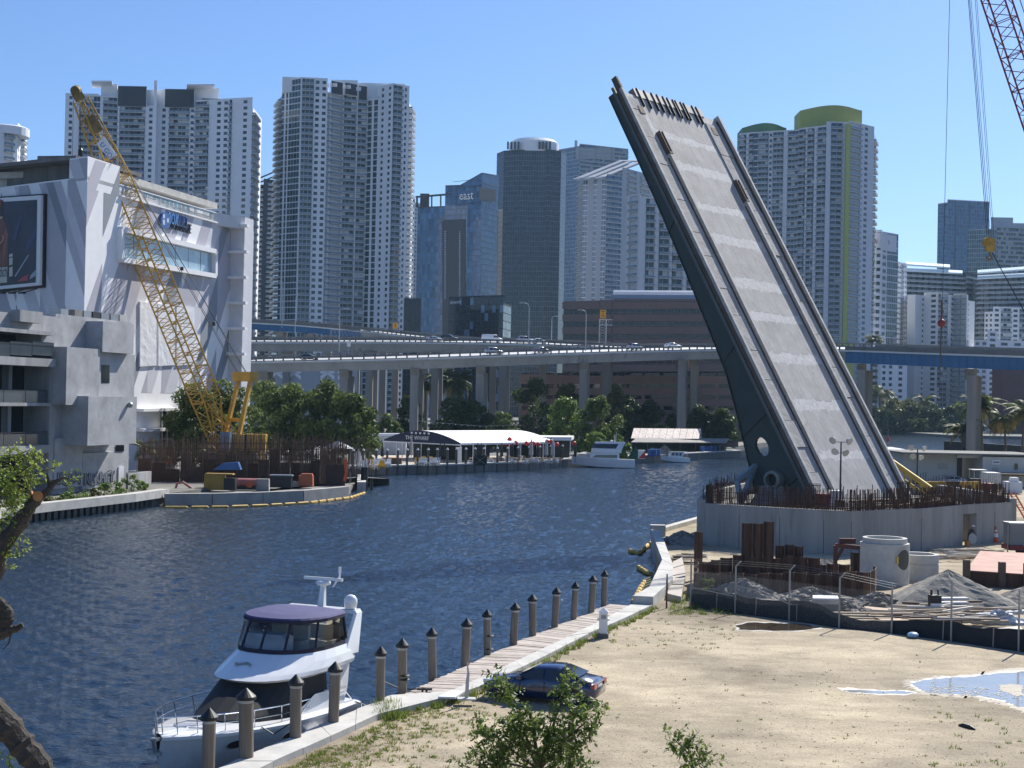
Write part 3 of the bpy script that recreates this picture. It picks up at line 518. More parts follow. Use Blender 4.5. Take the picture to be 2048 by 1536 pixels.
mb = MB(); a = A(1224, 605, 464); ax = (A(1500, 600, 456)-A(1224, 605, 464)); ax.z = 0; L = ax.length; ax.normalize(); bk = V(-ax.y, ax.x, 0); rings = []
for s_ in (0, L): rings.append([a+ax*s_+bk*(7-7*math.cos(math.pi*k/10))+Z3*(4.6*math.sin(math.pi*k/10)) for k in range(11)])
mb.loft(rings, closed=False); mb.poly(rings[0]); mb.build('barrel_vault', mat('zinc_roof', (.33, .36, .4), .35, metal=.3, var=.1, scale=.4), T.t)
T.done()
T = simple('parking_garage', 'pinkish brown parking garage with dark open decks under the highway', [1040, 1080, 1250, 1480], [410, 404, 398, 392], [754, 756, 757], 3.4, [[(1, 'w')], [(1, 'w')], [(1, 'w')]], wall=m_pink, glass=GD, done=False, cat='parking garage')
for i, (xa, xb) in enumerate(((1040, 1080), (1080, 1250), (1250, 1480))):
    p0, p1 = T.pts[i], T.pts[i+1]; n = V(-(p1-p0).y, (p1-p0).x, 0).normalized(); n = n if n.y < 0 else -n; x = xa+3
    while x < xb-8:
        wd = (30 if i == 2 else 24)
        for y in (746, 768, 790, 812): T.gl.poly([onpl(x, y+8, p0, p1)+n*.06, onpl(min(x+wd, xb), y+8, p0, p1)+n*.06, onpl(min(x+wd, xb), y, p0, p1)+n*.06, onpl(x, y, p0, p1)+n*.06], 2)  # dark panes on the wall paint the shade of the open decks
        x += wd+7
T.done()
# --- building with blue and white cross mural
T = simple('mural_building', 'low grey building with blue and white cross mural under the left highway', [490, 500, 716], [395, 390, 380], [738, 738], 5, [[(1, 'w')], [(1, 'w')]], wall=w_grey, cat='building', done=False)
mm = MB(); p0, p1 = T.pts[1], T.pts[2]
def pp(x, y, o): return onpl(x, y, p0, p1)+V(0, -o, 0)
mm.quad(pp(500, 792, .05), pp(520, 792, .05), pp(520, 742, .05), pp(500, 742, .05), 2)
for k, xc in enumerate((553, 588, 655, 690)):
    for q in ([(xc-14, 760), (xc-14, 752), (xc, 742), (xc+14, 752), (xc+14, 760), (xc, 749)], [(xc-14, 775), (xc-14, 766), (xc+14, 792), (xc+8, 794)], [(xc+14, 775), (xc+14, 766), (xc-14, 792), (xc-8, 794)], [(xc-14, 747), (xc-14, 742), (xc+14, 742), (xc+14, 747)]): mm.poly([pp(x, y, .12+.003*k) for x, y in q], 1)
    mm.poly([pp(x, y, .05) for x, y in ((xc-13, 794), (xc+13, 794), (xc, 772))], 0)
mm.build('cross_mural', (mat('mural_blue', (.05, .16, .42), .7), w_white, mat('mural_pink', (.36, .27, .28), .8)), T.t); T.done()
# ================= HIGHWAYS =================
m_hwc = mat('highway_concrete', (.34, .345, .34), .8, var=.15, scale=.25, streak=True, col2=(.17, .17, .165), thr=.57)
m_rail = mat('parapet_concrete', (.15, .148, .145), .85, var=.2, scale=.6)
m_road = mat('road_concrete', (.62, .61, .58), .42, var=.08, scale=.3, spec=.8)
m_col = mat('column_concrete', (.25, .24, .225), .85, var=.25, scale=.3, streak=True, col2=(.15, .14, .13), thr=.6)
m_blue = mat('girder_blue', (.03, .13, .27), .5, var=.15, scale=.3)
def polyline(pix):   # (px, py of rail top, depth)
    return [A(x, y, Y) for x, y, Y in pix]
def resample(pts, step):
    out = [pts[0].copy()]; 
    for a, b in zip(pts, pts[1:]):
        n = max(1, round((b-a).length/step)); out += [a.lerp(b, k/n) for k in range(1, n+1)]
    return out
def viaduct(label, pix, width, tilt, gird=2.1, spans=None, blue=None, open_rail=True, nsm=6, wall_dark=False):
    pts = polyline(pix)
    # smooth with Catmull-Rom
    P_ = [pts[0]*2-pts[1]]+pts+[pts[-1]*2-pts[-2]]; fine = []
    for i in range(1, len(P_)-2):
        for k in range(nsm):
            t = k/nsm; a, b, c, d = P_[i-1:i+3]; fine.append(.5*((2*b)+(c-a)*t+(2*a-5*b+4*c-d)*t*t+(3*b-a-3*c+d)*t**3))
    fine.append(pts[-1]); fine = resample(fine, 4.)
    mid = fine[len(fine)//2]; T = thing('highway_viaduct', label, 'highway', (mid.x, mid.y, 1.35))
    n = len(fine); per = 9; cross = []
    for i, p in enumerate(fine):
        d = fine[min(i+1, n-1)]-fine[max(i-1, 0)]; d.z = 0; d.normalize(); s = V(-d.y, d.x, 0); s = s if s.y > 0 else -s
        cross.append((p-Z3*.95, s+Z3*tilt))               # deck near edge
    T['x'] = 0; del T['x']
    for i0 in range(0, n-1, per):
        i1 = min(i0+per, n-1); idx = range(i0, i1+1); W_ = width
        dk = MB(); rings = []
        for i in idx:
            p, s = cross[i]; rings.append([p, p+s*W_, p+s*W_-Z3*.4, p-Z3*.4])
        dk.loft(rings); dk.build('deck_slab', m_road, T.t if hasattr(T, 't') else T)
        isb = blue and blue(i0, n)
        gm = m_blue if isb else m_hwc; g = MB(); gd = gird*1.25 if isb else gird
        for off in (.35, W_*.5, W_-.8) if isb else (.25,):
            rg = []
            for i in idx:
                p, s = cross[i]; q = p+s*off-Z3*.4
                w_ = .35 if isb else W_-.5
                rg.append([q, q+s*w_, q+s*w_*(1 if isb else .93)-Z3*gd, q+s*(0 if isb else w_*.07)-Z3*gd])
            g.loft(rg)
            if isb and off < 1:
                for i in idx:
                    for h in (0, .5):
                        if i < i1: p = cross[i][0].lerp(cross[i+1][0], h)+cross[i][1]*.3; g.beam(p-Z3*.5, p-Z3*(.3+gd), .1, .12)
                for zz in (.45, gd+.35): 
                    for i in range(i0, i1): g.beam(cross[i][0]+cross[i][1]*.35-Z3*zz, cross[i+1][0]+cross[i+1][1]*.35-Z3*zz, .6, .14)
        o = g.build('steel_girder' if isb else 'concrete_girder', gm, T)
        if not isb:
            fl = MB(); 
            for i in range(i0, i1): fl.beam(cross[i][0]-Z3*.5+cross[i][1]*.1, cross[i+1][0]-Z3*.5+cross[i+1][1]*.1, .5, .28)
            fl.build('deck_fascia', m_hwc, T)
        for off, nm in ((.12, 'near'), (W_-.3, 'far')):
            r = MB()
            for i in range(i0, i1):
                a = cross[i][0]+cross[i][1]*off; b = cross[i+1][0]+cross[i+1][1]*off
                if open_rail and not isb:
                    r.beam(a+Z3*.85, b+Z3*.85, .3, .34); r.beam(a+Z3*.08, b+Z3*.08, .3, .16)
                    for k in (0, .5): c = a.lerp(b, k); r.beam(c, c+Z3*.75, .34, .42)
                else: r.beam(a+Z3*.45, b+Z3*.45, .3, .95)
            r.build('parapet', m_rail, T)
    return T, cross, fine
def pier(T, x, Y, ztop, cols=2, sp=4.5, w=1.9, capw=9., ground=1.35, face=0):
    mb = MB(); b = A(x, 780, Y); ca, sa = math.cos(face), math.sin(face); u = V(ca, sa, 0); w_ = V(-sa, ca, 0)
    pr = MB(); hw = capw/2
    c = V(b.x, b.y, ztop-1.4)
    for k in range(cols):
        p = V(b.x, b.y, 0)+w_*(k-(cols-1)/2)*sp; mb.obox(p+Z3*((ground+ztop-1.2)/2), u, w_, Z3, w, w*.8, ztop-1.2-ground-.0)
    o = mb.build('pier_column', m_col, T) if cols == 1 else None
    if o is None:
        for k in range(cols):
            m1 = MB(); p = V(b.x, b.y, 0)+w_*(k-(cols-1)/2)*sp+u*(k*.9); m1.obox(p+Z3*((ground+ztop-1.6)/2), u, w_, Z3, w, w*.9, ztop-1.6-ground); m1.build('pier_column', m_col, T)
    q0 = c-w_*hw; q1 = c+w_*hw
    pr.hexa([c+u*-1+w_*-(hw*.6)-Z3*.9, c+u*1.2-w_*(hw*.6)-Z3*.9, c+u*1.2+w_*(hw*.6)-Z3*.9, c-u*1+w_*(hw*.6)-Z3*.9, c-u*1-w_*hw+Z3*1.3, c+u*1.2-w_*hw+Z3*1.3, c+u*1.2+w_*hw+Z3*1.3, c-u*1+w_*hw+Z3*1.3]); pr.build('pier_cap', m_col, T)
near_pix = [(440, 719, 338), (497, 715.5, 335), (750, 710.5, 332), (1000, 703, 336), (1200, 697, 352), (1410, 692, 372), (1560, 690, 360), (1690, 692, 345), (1850, 697, 325), (2048, 703, 305), (2180, 708, 295)]
def near_blue(i, n): return i/n > .6
HW1, cr1, fine1 = viaduct('near highway viaduct with open parapet, continuing as the blue span over the river', near_pix, 12.5, .085, 2.2, blue=near_blue)
up_pix = [(440, 677, 388), (497, 677, 385), (750, 677, 378), (900, 678, 372), (1060, 681, 371), (1200, 687, 377), (1300, 692, 384), (1400, 694, 390)]
HW2, cr2, fine2 = viaduct('upper highway viaduct behind the near one, carrying the white van', up_pix, 12.5, .085, 2.2)
rp_pix = [(440, 632, 430), (497, 638, 428), (600, 644, 424), (720, 655, 418), (830, 667, 410), (960, 677, 400), (1120, 684, 390)]
HW3, cr3, fine3 = viaduct('highest ramp with a blue steel girder descending from the left behind the other viaducts', rp_pix, 9, .05, 1.4, blue=lambda i, n: i/n < .42, open_rail=True)
def ztop(cross, x):   # soffit of deck at pixel column x
    best = min(cross, key=lambda c: abs((1024+FPX*((c[0]-V(0, 0, CAMH)).dot(RT))/((c[0]-V(0, 0, CAMH)).dot(FW)))-x)); return best[0]
for x in (530, 690, 830, 960, 1165, 1360): p = ztop(cr1, x); pier(HW1, x, p.y+5, p.z-2.2)
for x in (1722, 1940): p = ztop(cr1, x); pier(HW1, x, p.y+5, p.z-3.1, cols=3, sp=5, w=1.9, ground=0, face=-.25)
for x in (575, 740, 870, 1005, 1212, 1385): p = ztop(cr2, x); pier(HW2, x, p.y+5, p.z-2.2)
for x in (560, 620, 655, 712, 765, 790, 850, 900, 985, 1085): p = ztop(cr3, x); pier(HW3, x, p.y+4, p.z-2.2, cols=1)
# ---------- vehicles ----------
m_tyre = mat('tyre_rubber', (.015, .015, .016), .8, var=.1); m_rim = mat('alloy_rim', (.5, .5, .52), .3, metal=.8, var=.05)
m_cglass = mat('car_glass', (.012, .014, .017), .05, spec=.9, var=.05); m_tail = mat('tail_lamp_red', (.3, .012, .012), .25, coat=.6, var=.05); m_head = mat('headlamp_clear', (.6, .62, .65), .15, coat=.5, var=.03)
def carpaint(name, c): return mat(name, c, .3, coat=.8, var=.02, spec=.5)
VEH = {'sedan': dict(L=4.6, W=1.78, prof=[(2.3, .42, .62), (2.22, .3, .7), (1.3, .2, .93), (.95, .2, .97), (.1, .2, 1.42), (-.75, .2, 1.43), (-1.65, .2, 1.08), (-2.15, .25, 1.02), (-2.3, .4, .75)], gh=(.92, .15, -.8, -1.6)),
 'suv': dict(L=4.75, W=1.88, prof=[(2.37, .45, .7), (2.3, .3, .85), (1.35, .25, 1.05), (1.0, .25, 1.1), (.25, .25, 1.72), (-1.5, .25, 1.74), (-2.15, .25, 1.15), (-2.3, .3, 1.0), (-2.37, .45, .8)], gh=(.98, .3, -1.55, -2.1)),
 'van': dict(L=5.7, W=2.0, prof=[(2.85, .5, .85), (2.75, .35, 1.0), (2.0, .3, 1.22), (1.85, .3, 1.28), (1.2, .3, 2.0), (-2.6, .3, 2.1), (-2.78, .3, 1.3), (-2.8, .32, 1.1), (-2.85, .5, .9)], gh=(1.83, 1.25, .35, .3))}
def vehicle(name, label, cat, kind, paint, loc, head, tilt=0, group=None, hi=False):
    """heading angle (rad, ccw from +X) of the front"""
    d = VEH[kind]; t = thing(name, label, cat, loc, head, group); hw = d['W']/2; body = MB(); rings = []
    belt = {'sedan': .92, 'suv': 1.05, 'van': 1.25}[kind]
    for i, (x, zb, zt) in enumerate(d['prof']):
        k = .86 if i in (0, len(d['prof'])-1) else (.95 if i in (1, len(d['prof'])-2) else 1); h = hw*k
        if zt > belt+.12:                                   # greenhouse section leans in
            tw = h*.78 if kind != 'van' else h*.9; b = belt
            rings.append([(x, -h*.94, zb), (x, -h, .5), (x, -h*.97, b), (x, -tw, zt-.1), (x, -tw*.8, zt), (x, tw*.8, zt), (x, tw, zt-.1), (x, h*.97, b), (x, h, .5), (x, h*.94, zb)])
        else:
            rings.append([(x, -h*.94, zb), (x, -h, (zb+zt)/2), (x, -h*.98, zt-.12), (x, -h*.88, zt-.04), (x, -h*.6, zt), (x, h*.6, zt), (x, h*.88, zt-.04), (x, h*.98, zt-.12), (x, h, (zb+zt)/2), (x, h*.94, zb)])
    body.loft(rings); loc_part('body', body, paint, t, smooth=True)
    f, f2, r2, r = d['gh']; top = {'sedan': 1.36, 'suv': 1.64, 'van': 1.92}[kind]
    # side glass each side, split by pillars; windscreen and rear screen
    cuts = [f2+.12, (f2+r2)/2+.05, r2-.1] if kind != 'van' else [f2+.1, .4]
    for sgn in (-1, 1):
        for a, b in zip(cuts, cuts[1:]):
            g = MB(); tw = hw*(.78 if kind != 'van' else .9); y0 = hw*.975; y1 = tw+.035
            fa = a+(.55 if a == cuts[0] else -.04); rb = b-(.45 if (b == cuts[-1] and kind == 'sedan') else .0)
            g.hexa([(fa, sgn*y0, belt+.02), (rb+.05, sgn*y0, belt+.02), (rb+.05, sgn*(y0-.05), belt+.02), (fa, sgn*(y0-.05), belt+.02), (a-.06, sgn*y1, top-.03), (b+.05, sgn*y1, top-.03), (b+.05, sgn*(y1-.05), top-.03), (a-.06, sgn*(y1-.05), top-.03)]); loc_part('side_window', g, m_cglass, t)
    P0 = d['prof']; g = MB(); a, b = P0[3], P0[4]; tw = hw*.74; o = .03
    g.quad((a[0]+o, -hw*.85, a[2]+.03), (a[0]+o, hw*.85, a[2]+.03), (b[0]+o+.1, tw*.85, b[2]-.04), (b[0]+o+.1, -tw*.85, b[2]-.04)); loc_part('windscreen', g, m_cglass, t)
    if kind != 'van':
        a, b = P0[6], P0[5]; g = MB(); g.quad((a[0]-o+.05, -hw*.8, a[2]+.06), (a[0]-o+.05, hw*.8, a[2]+.06), (b[0]-o-.1, tw*.85, b[2]-.02), (b[0]-o-.1, -tw*.85, b[2]-.02)); loc_part('rear_window', g, m_cglass, t)
    wb = d['L']*.295
    R_ = .33 if kind != 'van' else .36
    for x in (wb+.05, -wb-.05):
        for sgn in (-1, 1):
            wmb = MB(); n = 20 if hi else 12; wmb.tube((x, sgn*(hw-.2), R_), (x, sgn*(hw+.015), R_), R_, n=n); o = loc_part('wheel', wmb, m_tyre, t)
            rm = MB()
            if hi:
                rm.tube((x, sgn*(hw-.1), R_), (x, sgn*(hw+.02), R_), R_*.2, n=10)
                for k in range(10):
                    an = 2*math.pi*k/10; c = V(x+math.cos(an)*R_*.43, sgn*(hw+.022), R_+math.sin(an)*R_*.43); rm.obox(c, (math.cos(an), 0, math.sin(an)), (-math.sin(an), 0, math.cos(an)), (0, 1, 0), R_*.55, R_*.13, .02)
            else: rm.tube((x, sgn*(hw-.1), R_), (x, sgn*(hw+.025), R_), R_*.6, n=10)
            loc_part('rim', rm, m_rim, o)
            if hi: ar = MB(); ar.tube((x, sgn*(hw-.3), R_+.02), (x, sgn*(hw+.004), R_+.02), R_+.07, n=24); loc_part('wheel_arch', ar, m_black, t)
    for sgn in (-1, 1):
        g = MB(); zz = {'sedan': .82, 'suv': .98, 'van': 1.2}[kind]; xr = P0[-1][0]; g.bx(xr-.02, xr+.22, sgn*hw*.55 if sgn > 0 else -hw*.93, sgn*hw*.93 if sgn > 0 else -hw*.55, zz-.09, zz+.1); loc_part('tail_light', g, m_tail, t)
        g = MB(); xf = P0[0][0]; g.bx(xf-.25, xf+.0, hw*.45 if sgn > 0 else -hw*.85, hw*.85 if sgn > 0 else -hw*.45, zz-.2, zz-.06); loc_part('headlight', g, m_head, t)
    if tilt: t.rotation_euler = (tilt, 0, head)
    return t
pw = carpaint('paint_white', (.75, .76, .77)); pb = carpaint('paint_black', (.012, .013, .015)); ps = carpaint('paint_silver', (.4, .42, .45)); pg = carpaint('paint_grey', (.12, .13, .14))
def on_deck(cross, x, off):
    i = min(range(len(cross)-1), key=lambda k: abs(1024+FPX*((cross[k][0]-V(0, 0, CAMH)).dot(RT))/((cross[k][0]-V(0, 0, CAMH)).dot(FW))-x))
    p, s = cross[i]; d = cross[i+1][0]-p; return p+s*off+Z3*.02, math.atan2(d.y, d.x), s
G_CARS = 'vehicles on the elevated highways'
for nm, lb, ct, kd, pt, cr, x, off, rev in (
  ('white_sedan', 'white sedan on the upper viaduct left of the white van', 'car', 'sedan', pw, cr2, 851, 6, 0),
  ('black_suv', 'black sport utility vehicle behind the white sedan on the upper viaduct', 'car', 'suv', pb, cr2, 872, 10.5, 0),
  ('white_van', 'white windowless cargo van on the upper viaduct', 'van', 'van', pw, cr2, 988, 6, 0),
  ('silver_suv', 'silver sport utility vehicle on the upper viaduct right of the white van', 'car', 'suv', ps, cr2, 1068, 9, 0),
  ('silver_sedan', 'low white sedan in front of the silver utility vehicle on the upper viaduct', 'car', 'sedan', pw, cr2, 1083, 4, 0),
  ('black_sedan', 'black sedan at the left end of the near viaduct', 'car', 'sedan', pb, cr1, 601, 3.5, 0),
  ('silver_suv', 'silver sport utility vehicle on the near viaduct below the white van', 'car', 'suv', ps, cr1, 985, 4, 0),
  ('dark_sedan', 'dark grey sedan on the near viaduct between the two silver utility vehicles', 'car', 'sedan', pg, cr1, 1109, 4, 0),
  ('silver_minivan', 'silver minivan on the near viaduct left of the raised bridge', 'car', 'suv', ps, cr1, 1288, 4, 0),
  ('white_sedan', 'white sedan on the near viaduct just left of the raised bridge', 'car', 'sedan', pw, cr1, 1392, 8, 0)):
    p, h, s = on_deck(cr, x, off); vehicle(nm, lb, ct, kd, pt, p, h, tilt=.08, group=G_CARS)
# ---------- light poles and signs on the highway ----------
m_galv = mat('galvanised', (.42, .44, .45), .5, metal=.3, var=.1)
def light_pole(label, x, yb, yt, Y, arm, group='tall lamp posts along the highway', r=.11):
    b = A(x, yb, Y); h = A(x, yt, Y).z-b.z; t = thing('lamp_post', label, 'lamp post', b, 0, group); m = MB(); m.tube((0, 0, 0), (0, 0, h*.9), r*1.2, r*.8, 8); loc_part('pole', m, m_galv, t)
    m = MB(); m.pipe([(0, 0, h*.9), (arm*.12, 0, h*.97), (arm*.5, 0, h), (arm, 0, h)], r*.6, 6); loc_part('arm', m, m_galv, t); m = MB(); m.bx(arm-.35, arm+.35, -.15, .15, h-.1, h+.1); loc_part('lamp_head', m, m_galv, t); return t
for lb, x, yb, yt, Y, arm in (('lamp post on the left ramp left of the tallest tower', 564, 655, 562, 424, -1.8), ('thin tall lamp post in front of the tallest tower over the blue girder', 590, 668, 590, 410, .6), ('lamp post with right-hand lamp rising between the two viaducts', 678, 704, 617, 352, 2), ('lamp post behind the near viaduct right of the white van', 1057, 690, 606, 366, -2.2), ('lamp post in front of the dark rounded tower', 1103, 680, 632, 385, 2), ('lamp post standing on the near viaduct parapet before the brown office', 1171, 702, 620, 346, -1.8)): light_pole(lb, x, yb, yt, Y, arm)
m_yel = mat('sign_amber', (.75, .33, .02), .5, var=.05)
b = A(1205, 692, 378); t = thing('gantry_sign', 'amber warning sign on a lattice mast before the brown office', 'sign', b, 0); m = MB(); h = A(1205, 640, 378).z-b.z; hh = A(1205, 620, 378).z-b.z
for dx in (-.9, .9):
    for dy in (-.9, .9): m.tube((dx, dy, 0), (dx, dy, h), .07, n=5)
for k in range(9):
    for dx, dy in ((-.9, -.9), (.9, -.9), (.9, .9), (-.9, .9)): m.tube((dx, dy, h*k/9), (-dy if dx == dy else dx, dx if dx != dy else dy, h*(k+1)/9), .045, n=4)
loc_part('lattice_mast', m, m_galv, t); m = MB(); m.bx(-.9, .7, -1.2, -1.05, hh-2.2, hh); o = loc_part('sign_panel', m, m_yel, t); m = MB()
for k, w in ((0, 1.0), (1, .5), (2, .9)): m.bx(-.1-w/2, -.1+w/2, -1.24, -1.205, hh-.55-k*.6, hh-.35-k*.6)
loc_part('sign_text', m, m_black, o, kind='stuff'); m = MB(); zz = h
for dz in (0, 1.5): m.beam((-1, 0, zz+dz-1.3), (2.6, 0, zz+dz-1.3), .12, .12); m.beam((-1, 1, zz+dz-1.3), (2.6, 1, zz+dz-1.3), .12, .12)
for k in range(5): m.beam((-1+k*.75, 0, zz-1.3), (-.6+k*.75, 0, zz+.2), .08, .08)
loc_part('cantilever_truss', m, m_galv, t)
b = A(790, 672, 395); t = thing('road_sign', 'small orange warning sign on the ramp above the upper viaduct', 'sign', b); m = MB(); m.tube((0, 0, 0), (0, 0, 3.6), .06); loc_part('post', m, m_galv, t); m = MB(); m.bx(-.7, .7, -.12, -.06, 2., 3.7); loc_part('panel', m, m_yel, t); m = MB(); m.bx(-.1, .1, -.15, -.125, 2.5, 3.4); loc_part('symbol', m, m_black, t)
b = A(697, 712, 332); t = thing('speed_sign', 'small white road sign beside the near viaduct', 'sign', b); m = MB(); m.tube((0, 0, 0), (0, 0, 3.2), .05); loc_part('post', m, m_galv, t); m = MB(); m.bx(-.4, .4, -.12, -.06, 2.2, 3.5); loc_part('panel', m, m_white, t)
b = A(700, 676, 405); t = thing('sign_truss', 'overhead lattice sign truss in front of the tallest tower', 'sign gantry', b); m = MB()
for x, z in [(k*1.0, 0) for k in range(14)]: m.beam((x-6, 0, .2), (x-5.3, 0, 2.2), .09, .09); m.beam((x-5.3, 0, 2.2), (x-5, 0, .2), .09, .09)
for z in (.2, 2.2): m.beam((-6, 0, z), (8.5, 0, z), .14, .14); m.beam((-6, 1.4, z), (8.5, 1.4, z), .14, .14)
for x in (-5.5, 8): m.beam((x, 0, -3), (x, 0, 2.2), .25, .25)
loc_part('truss', m, mat('truss_grey', (.25, .25, .25), .6), t)
# ================= LEFT BANK BUILDINGS =================
VC = V(-56.5, 186.8, 0); VR = V(-45.8, 228.7, 0)
VL = V(-56.5-.8*40, 186.8+.6*40, 0)
st_w = mat('mural_white', (.8, .8, .81), .8, var=.04); st_a = mat('mural_lilac_grey', (.41, .405, .45), .8, var=.05); st_b = mat('mural_mid_grey', (.24, .265, .3), .8, var=.05); st_c = mat('mural_pale', (.56, .56, .6), .8, var=.05); st_d = mat('mural_lilac', (.47, .46, .51), .8, var=.04)
T = thing('striped_building', 'tall windowless building painted with grey and white chevron stripes behind the yellow crane', 'building', (VC.x, VC.y, 1.35))
def R_(x, y): return onpl(x, y, VC, VR)
def L_(x, y): return onpl(x, y, VC, VL)
zr = R_(440, 432).z; ztow = R_(175, 312).z; zl = L_(100, 362).z
dr = (VR-VC).normalized(); dl = (VL-VC).normalized(); nr = V(dr.y, -dr.x, 0); nl = V(-.6, -.8, 0)
mb = MB(); back = V(-30, 55, 0)
mb.prism([(VL.x, VL.y), (VC.x, VC.y), (VR.x, VR.y), (VR.x-30, VR.y+8), (VL.x+5, VL.y+40)], 1.35, zl); wl = mb
cT = R_(240, 330); q = VC+dr*(V(cT.x, cT.y, 0)-VC).length; lT = L_(139, 330); lq = V(lT.x, lT.y, 0)
mb.prism([(lq.x, lq.y), (VC.x, VC.y), (q.x, q.y), (q.x-14, q.y+4), (lq.x-2, lq.y+14)], zl-.5, ztow)
qq = VR-dr*.02
mb.prism([(q.x, q.y), (qq.x, qq.y), (qq.x-26, qq.y+7), (q.x-26, q.y+7)], zl-.6, zr-1.2)
mb.build('wall', st_w, T)
# painted stripes (flat print)
ms = MB(); random.seed(5); mats_s = (st_w, st_a, st_b, st_c, st_d)
xr_, yb_ = [], 0
LR = (VR-VC).length; zb = 9.5
def clip_poly(poly, lo, hi, ax):
    for bound, keep in ((lo, 1), (hi, -1)):
        out = []
        for i in range(len(poly)):
            a, b = poly[i], poly[(i+1) % len(poly)]; ia = (a[ax]-bound)*keep >= 0; ib = (b[ax]-bound)*keep >= 0
            if ia: out.append(a)
            if ia != ib: t = (bound-a[ax])/(b[ax]-a[ax]); out.append((a[0]+(b[0]-a[0])*t, a[1]+(b[1]-a[1])*t))
        poly = out
        if len(poly) < 3: return []
    return poly
def stripes(org, d, n, L, z0, z1, slope, seed, sgn):
    rnd = random.Random(seed); cols = [0]
    while cols[-1] < L: cols.append(cols[-1]+rnd.choice((4.2, 5.5, 6.5)))
    for ci in range(len(cols)-1):
        u0, u1 = cols[ci], min(cols[ci+1], L); z = z0-abs(slope)*L-12; k = rnd.randrange(5)
        while z < z1+abs(slope)*L+10:
            h = rnd.choice((3.2, 4.4, 5.4, 6.4)); mi = (0, 1, 0, 2, 4, 0, 3, 1)[k % 8]; k += rnd.choice((1, 1, 2))
            sl = slope*sgn
            p = [(u0, z+sl*u0), (u1, z+sl*u1), (u1, z+h+sl*u1), (u0, z+h+sl*u0)]
            p = clip_poly(p, z0, z1, 1)
            if p and mi: ms.poly([org+d*u+n*.02+Z3*w for u, w in p], mi)
            z += h
stripes(VC, dr, nr, LR, 13, zr-1.4, 1.75, 3, 1)
stripes(VC, dl, nl, 36, 13, zl-.2, 1.9, 8, 1)
stripes(VC, dr, nr, (q-VC).length, zr-1.39, ztow-.2, 1.75, 3, 1); stripes(VC, dl, nl, (lq-VC).length, zl-.19, ztow-.2, 1.9, 8, 1)
ms.build('painted_stripes', mats_s, T)
# right end return with ledges
mb = MB(); e0 = VR; e1 = VR+V(.969, -.247, 0)*2.4; ed = (e1-e0); 
m_return = mat('return_block_white', (.6, .61, .64), .85, var=.05, bump=.02, bscale=3)
en = V(ed.y, -ed.x, 0).normalized()
mb.prism([(e0.x, e0.y), (e1.x, e1.y), (e1.x+.85, e1.y+3.3), (e0.x+.85, e0.y+3.3)], 1.35, zr-1.6); mb.build('end_wall', m_return, T)
for y in (455, 507, 558, 609, 660, 711):
    m = MB(); z = A(478, y, 228).z; m.hexa([e0+Z3*z-en*.1-dr*.0, e1+Z3*z-en*.1+ed.normalized()*.8, e1+Z3*z+en*.9+ed.normalized()*.8, e0+Z3*z+en*.9, e0+Z3*(z+.45)-en*.1, e1+Z3*(z+.45)-en*.1+ed.normalized()*.8, e1+Z3*(z+.45)+en*.9+ed.normalized()*.8, e0+Z3*(z+.45)+en*.9]); m.build('ledge', st_w, T)
mb = MB()
mb.hexa([e0+Z3*(zr-1.6)-dr*6, e1+Z3*(zr-1.6), e1+Z3*(zr-1.6)+V(.8, 3.2, 0), e0+Z3*(zr-1.6)+V(-12, 6, 0), e0+Z3*(zr+.3)-dr*6, e1+Z3*(zr+.3), e1+Z3*(zr+.3)+V(.8, 3.2, 0), e0+Z3*(zr+.3)+V(-12, 6, 0)]); mb.build('end_parapet', m_return, T)
# ribbon window with frame
fr = MB(); gl = MB(); F4 = [(236, 458), (424, 503), (424, 552), (236, 519)]; c4 = [R_(*p) for p in F4]
def fbar(a, b, w=.7, o=.35): fr.beam(a+nr*o, b+nr*o, .9, w, up=nr.cross((b-a).normalized()) if abs((b-a).normalized().z) > .9 else Z3)
for a, b in ((0, 1), (3, 2), (0, 3), (1, 2)): fbar(c4[a], c4[b])
o = fr.build('window_frame', st_w, T)
m_ribbon = mat('ribbon_glass', (.3, .42, .5), .12, spec=.8, var=.2, scale=.5)
for k in range(7):
    t0, t1 = k/7, (k+1)/7; g = MB(); z = .1
    a = c4[0].lerp(c4[1], t0+.004); b = c4[0].lerp(c4[1], t1-.004); c = c4[3].lerp(c4[2], t1-.004); d = c4[3].lerp(c4[2], t0+.004); g.hexa([d, c, c+nr*.1, d+nr*.1, a, b, b+nr*.1, a+nr*.1]); g.build('window_pane', m_ribbon, T)
# white blank panels
for k, (x0, x1) in enumerate(((277, 310), (314, 347), (351, 386))):
    g = MB(); y0 = 603+k*4; q4 = [R_(x0, 733-k*1), R_(x1, 731-k), R_(x1, y0+3), R_(x0, y0)]; g.hexa([q4[0], q4[1], q4[1]+nr*.25, q4[0]+nr*.25, q4[3], q4[2], q4[2]+nr*.25, q4[3]+nr*.25]); g.build('blank_poster_panel', mat('crumpled_vinyl', (.72, .73, .75), .6, var=.05, bump=.12, bscale=.9), T)
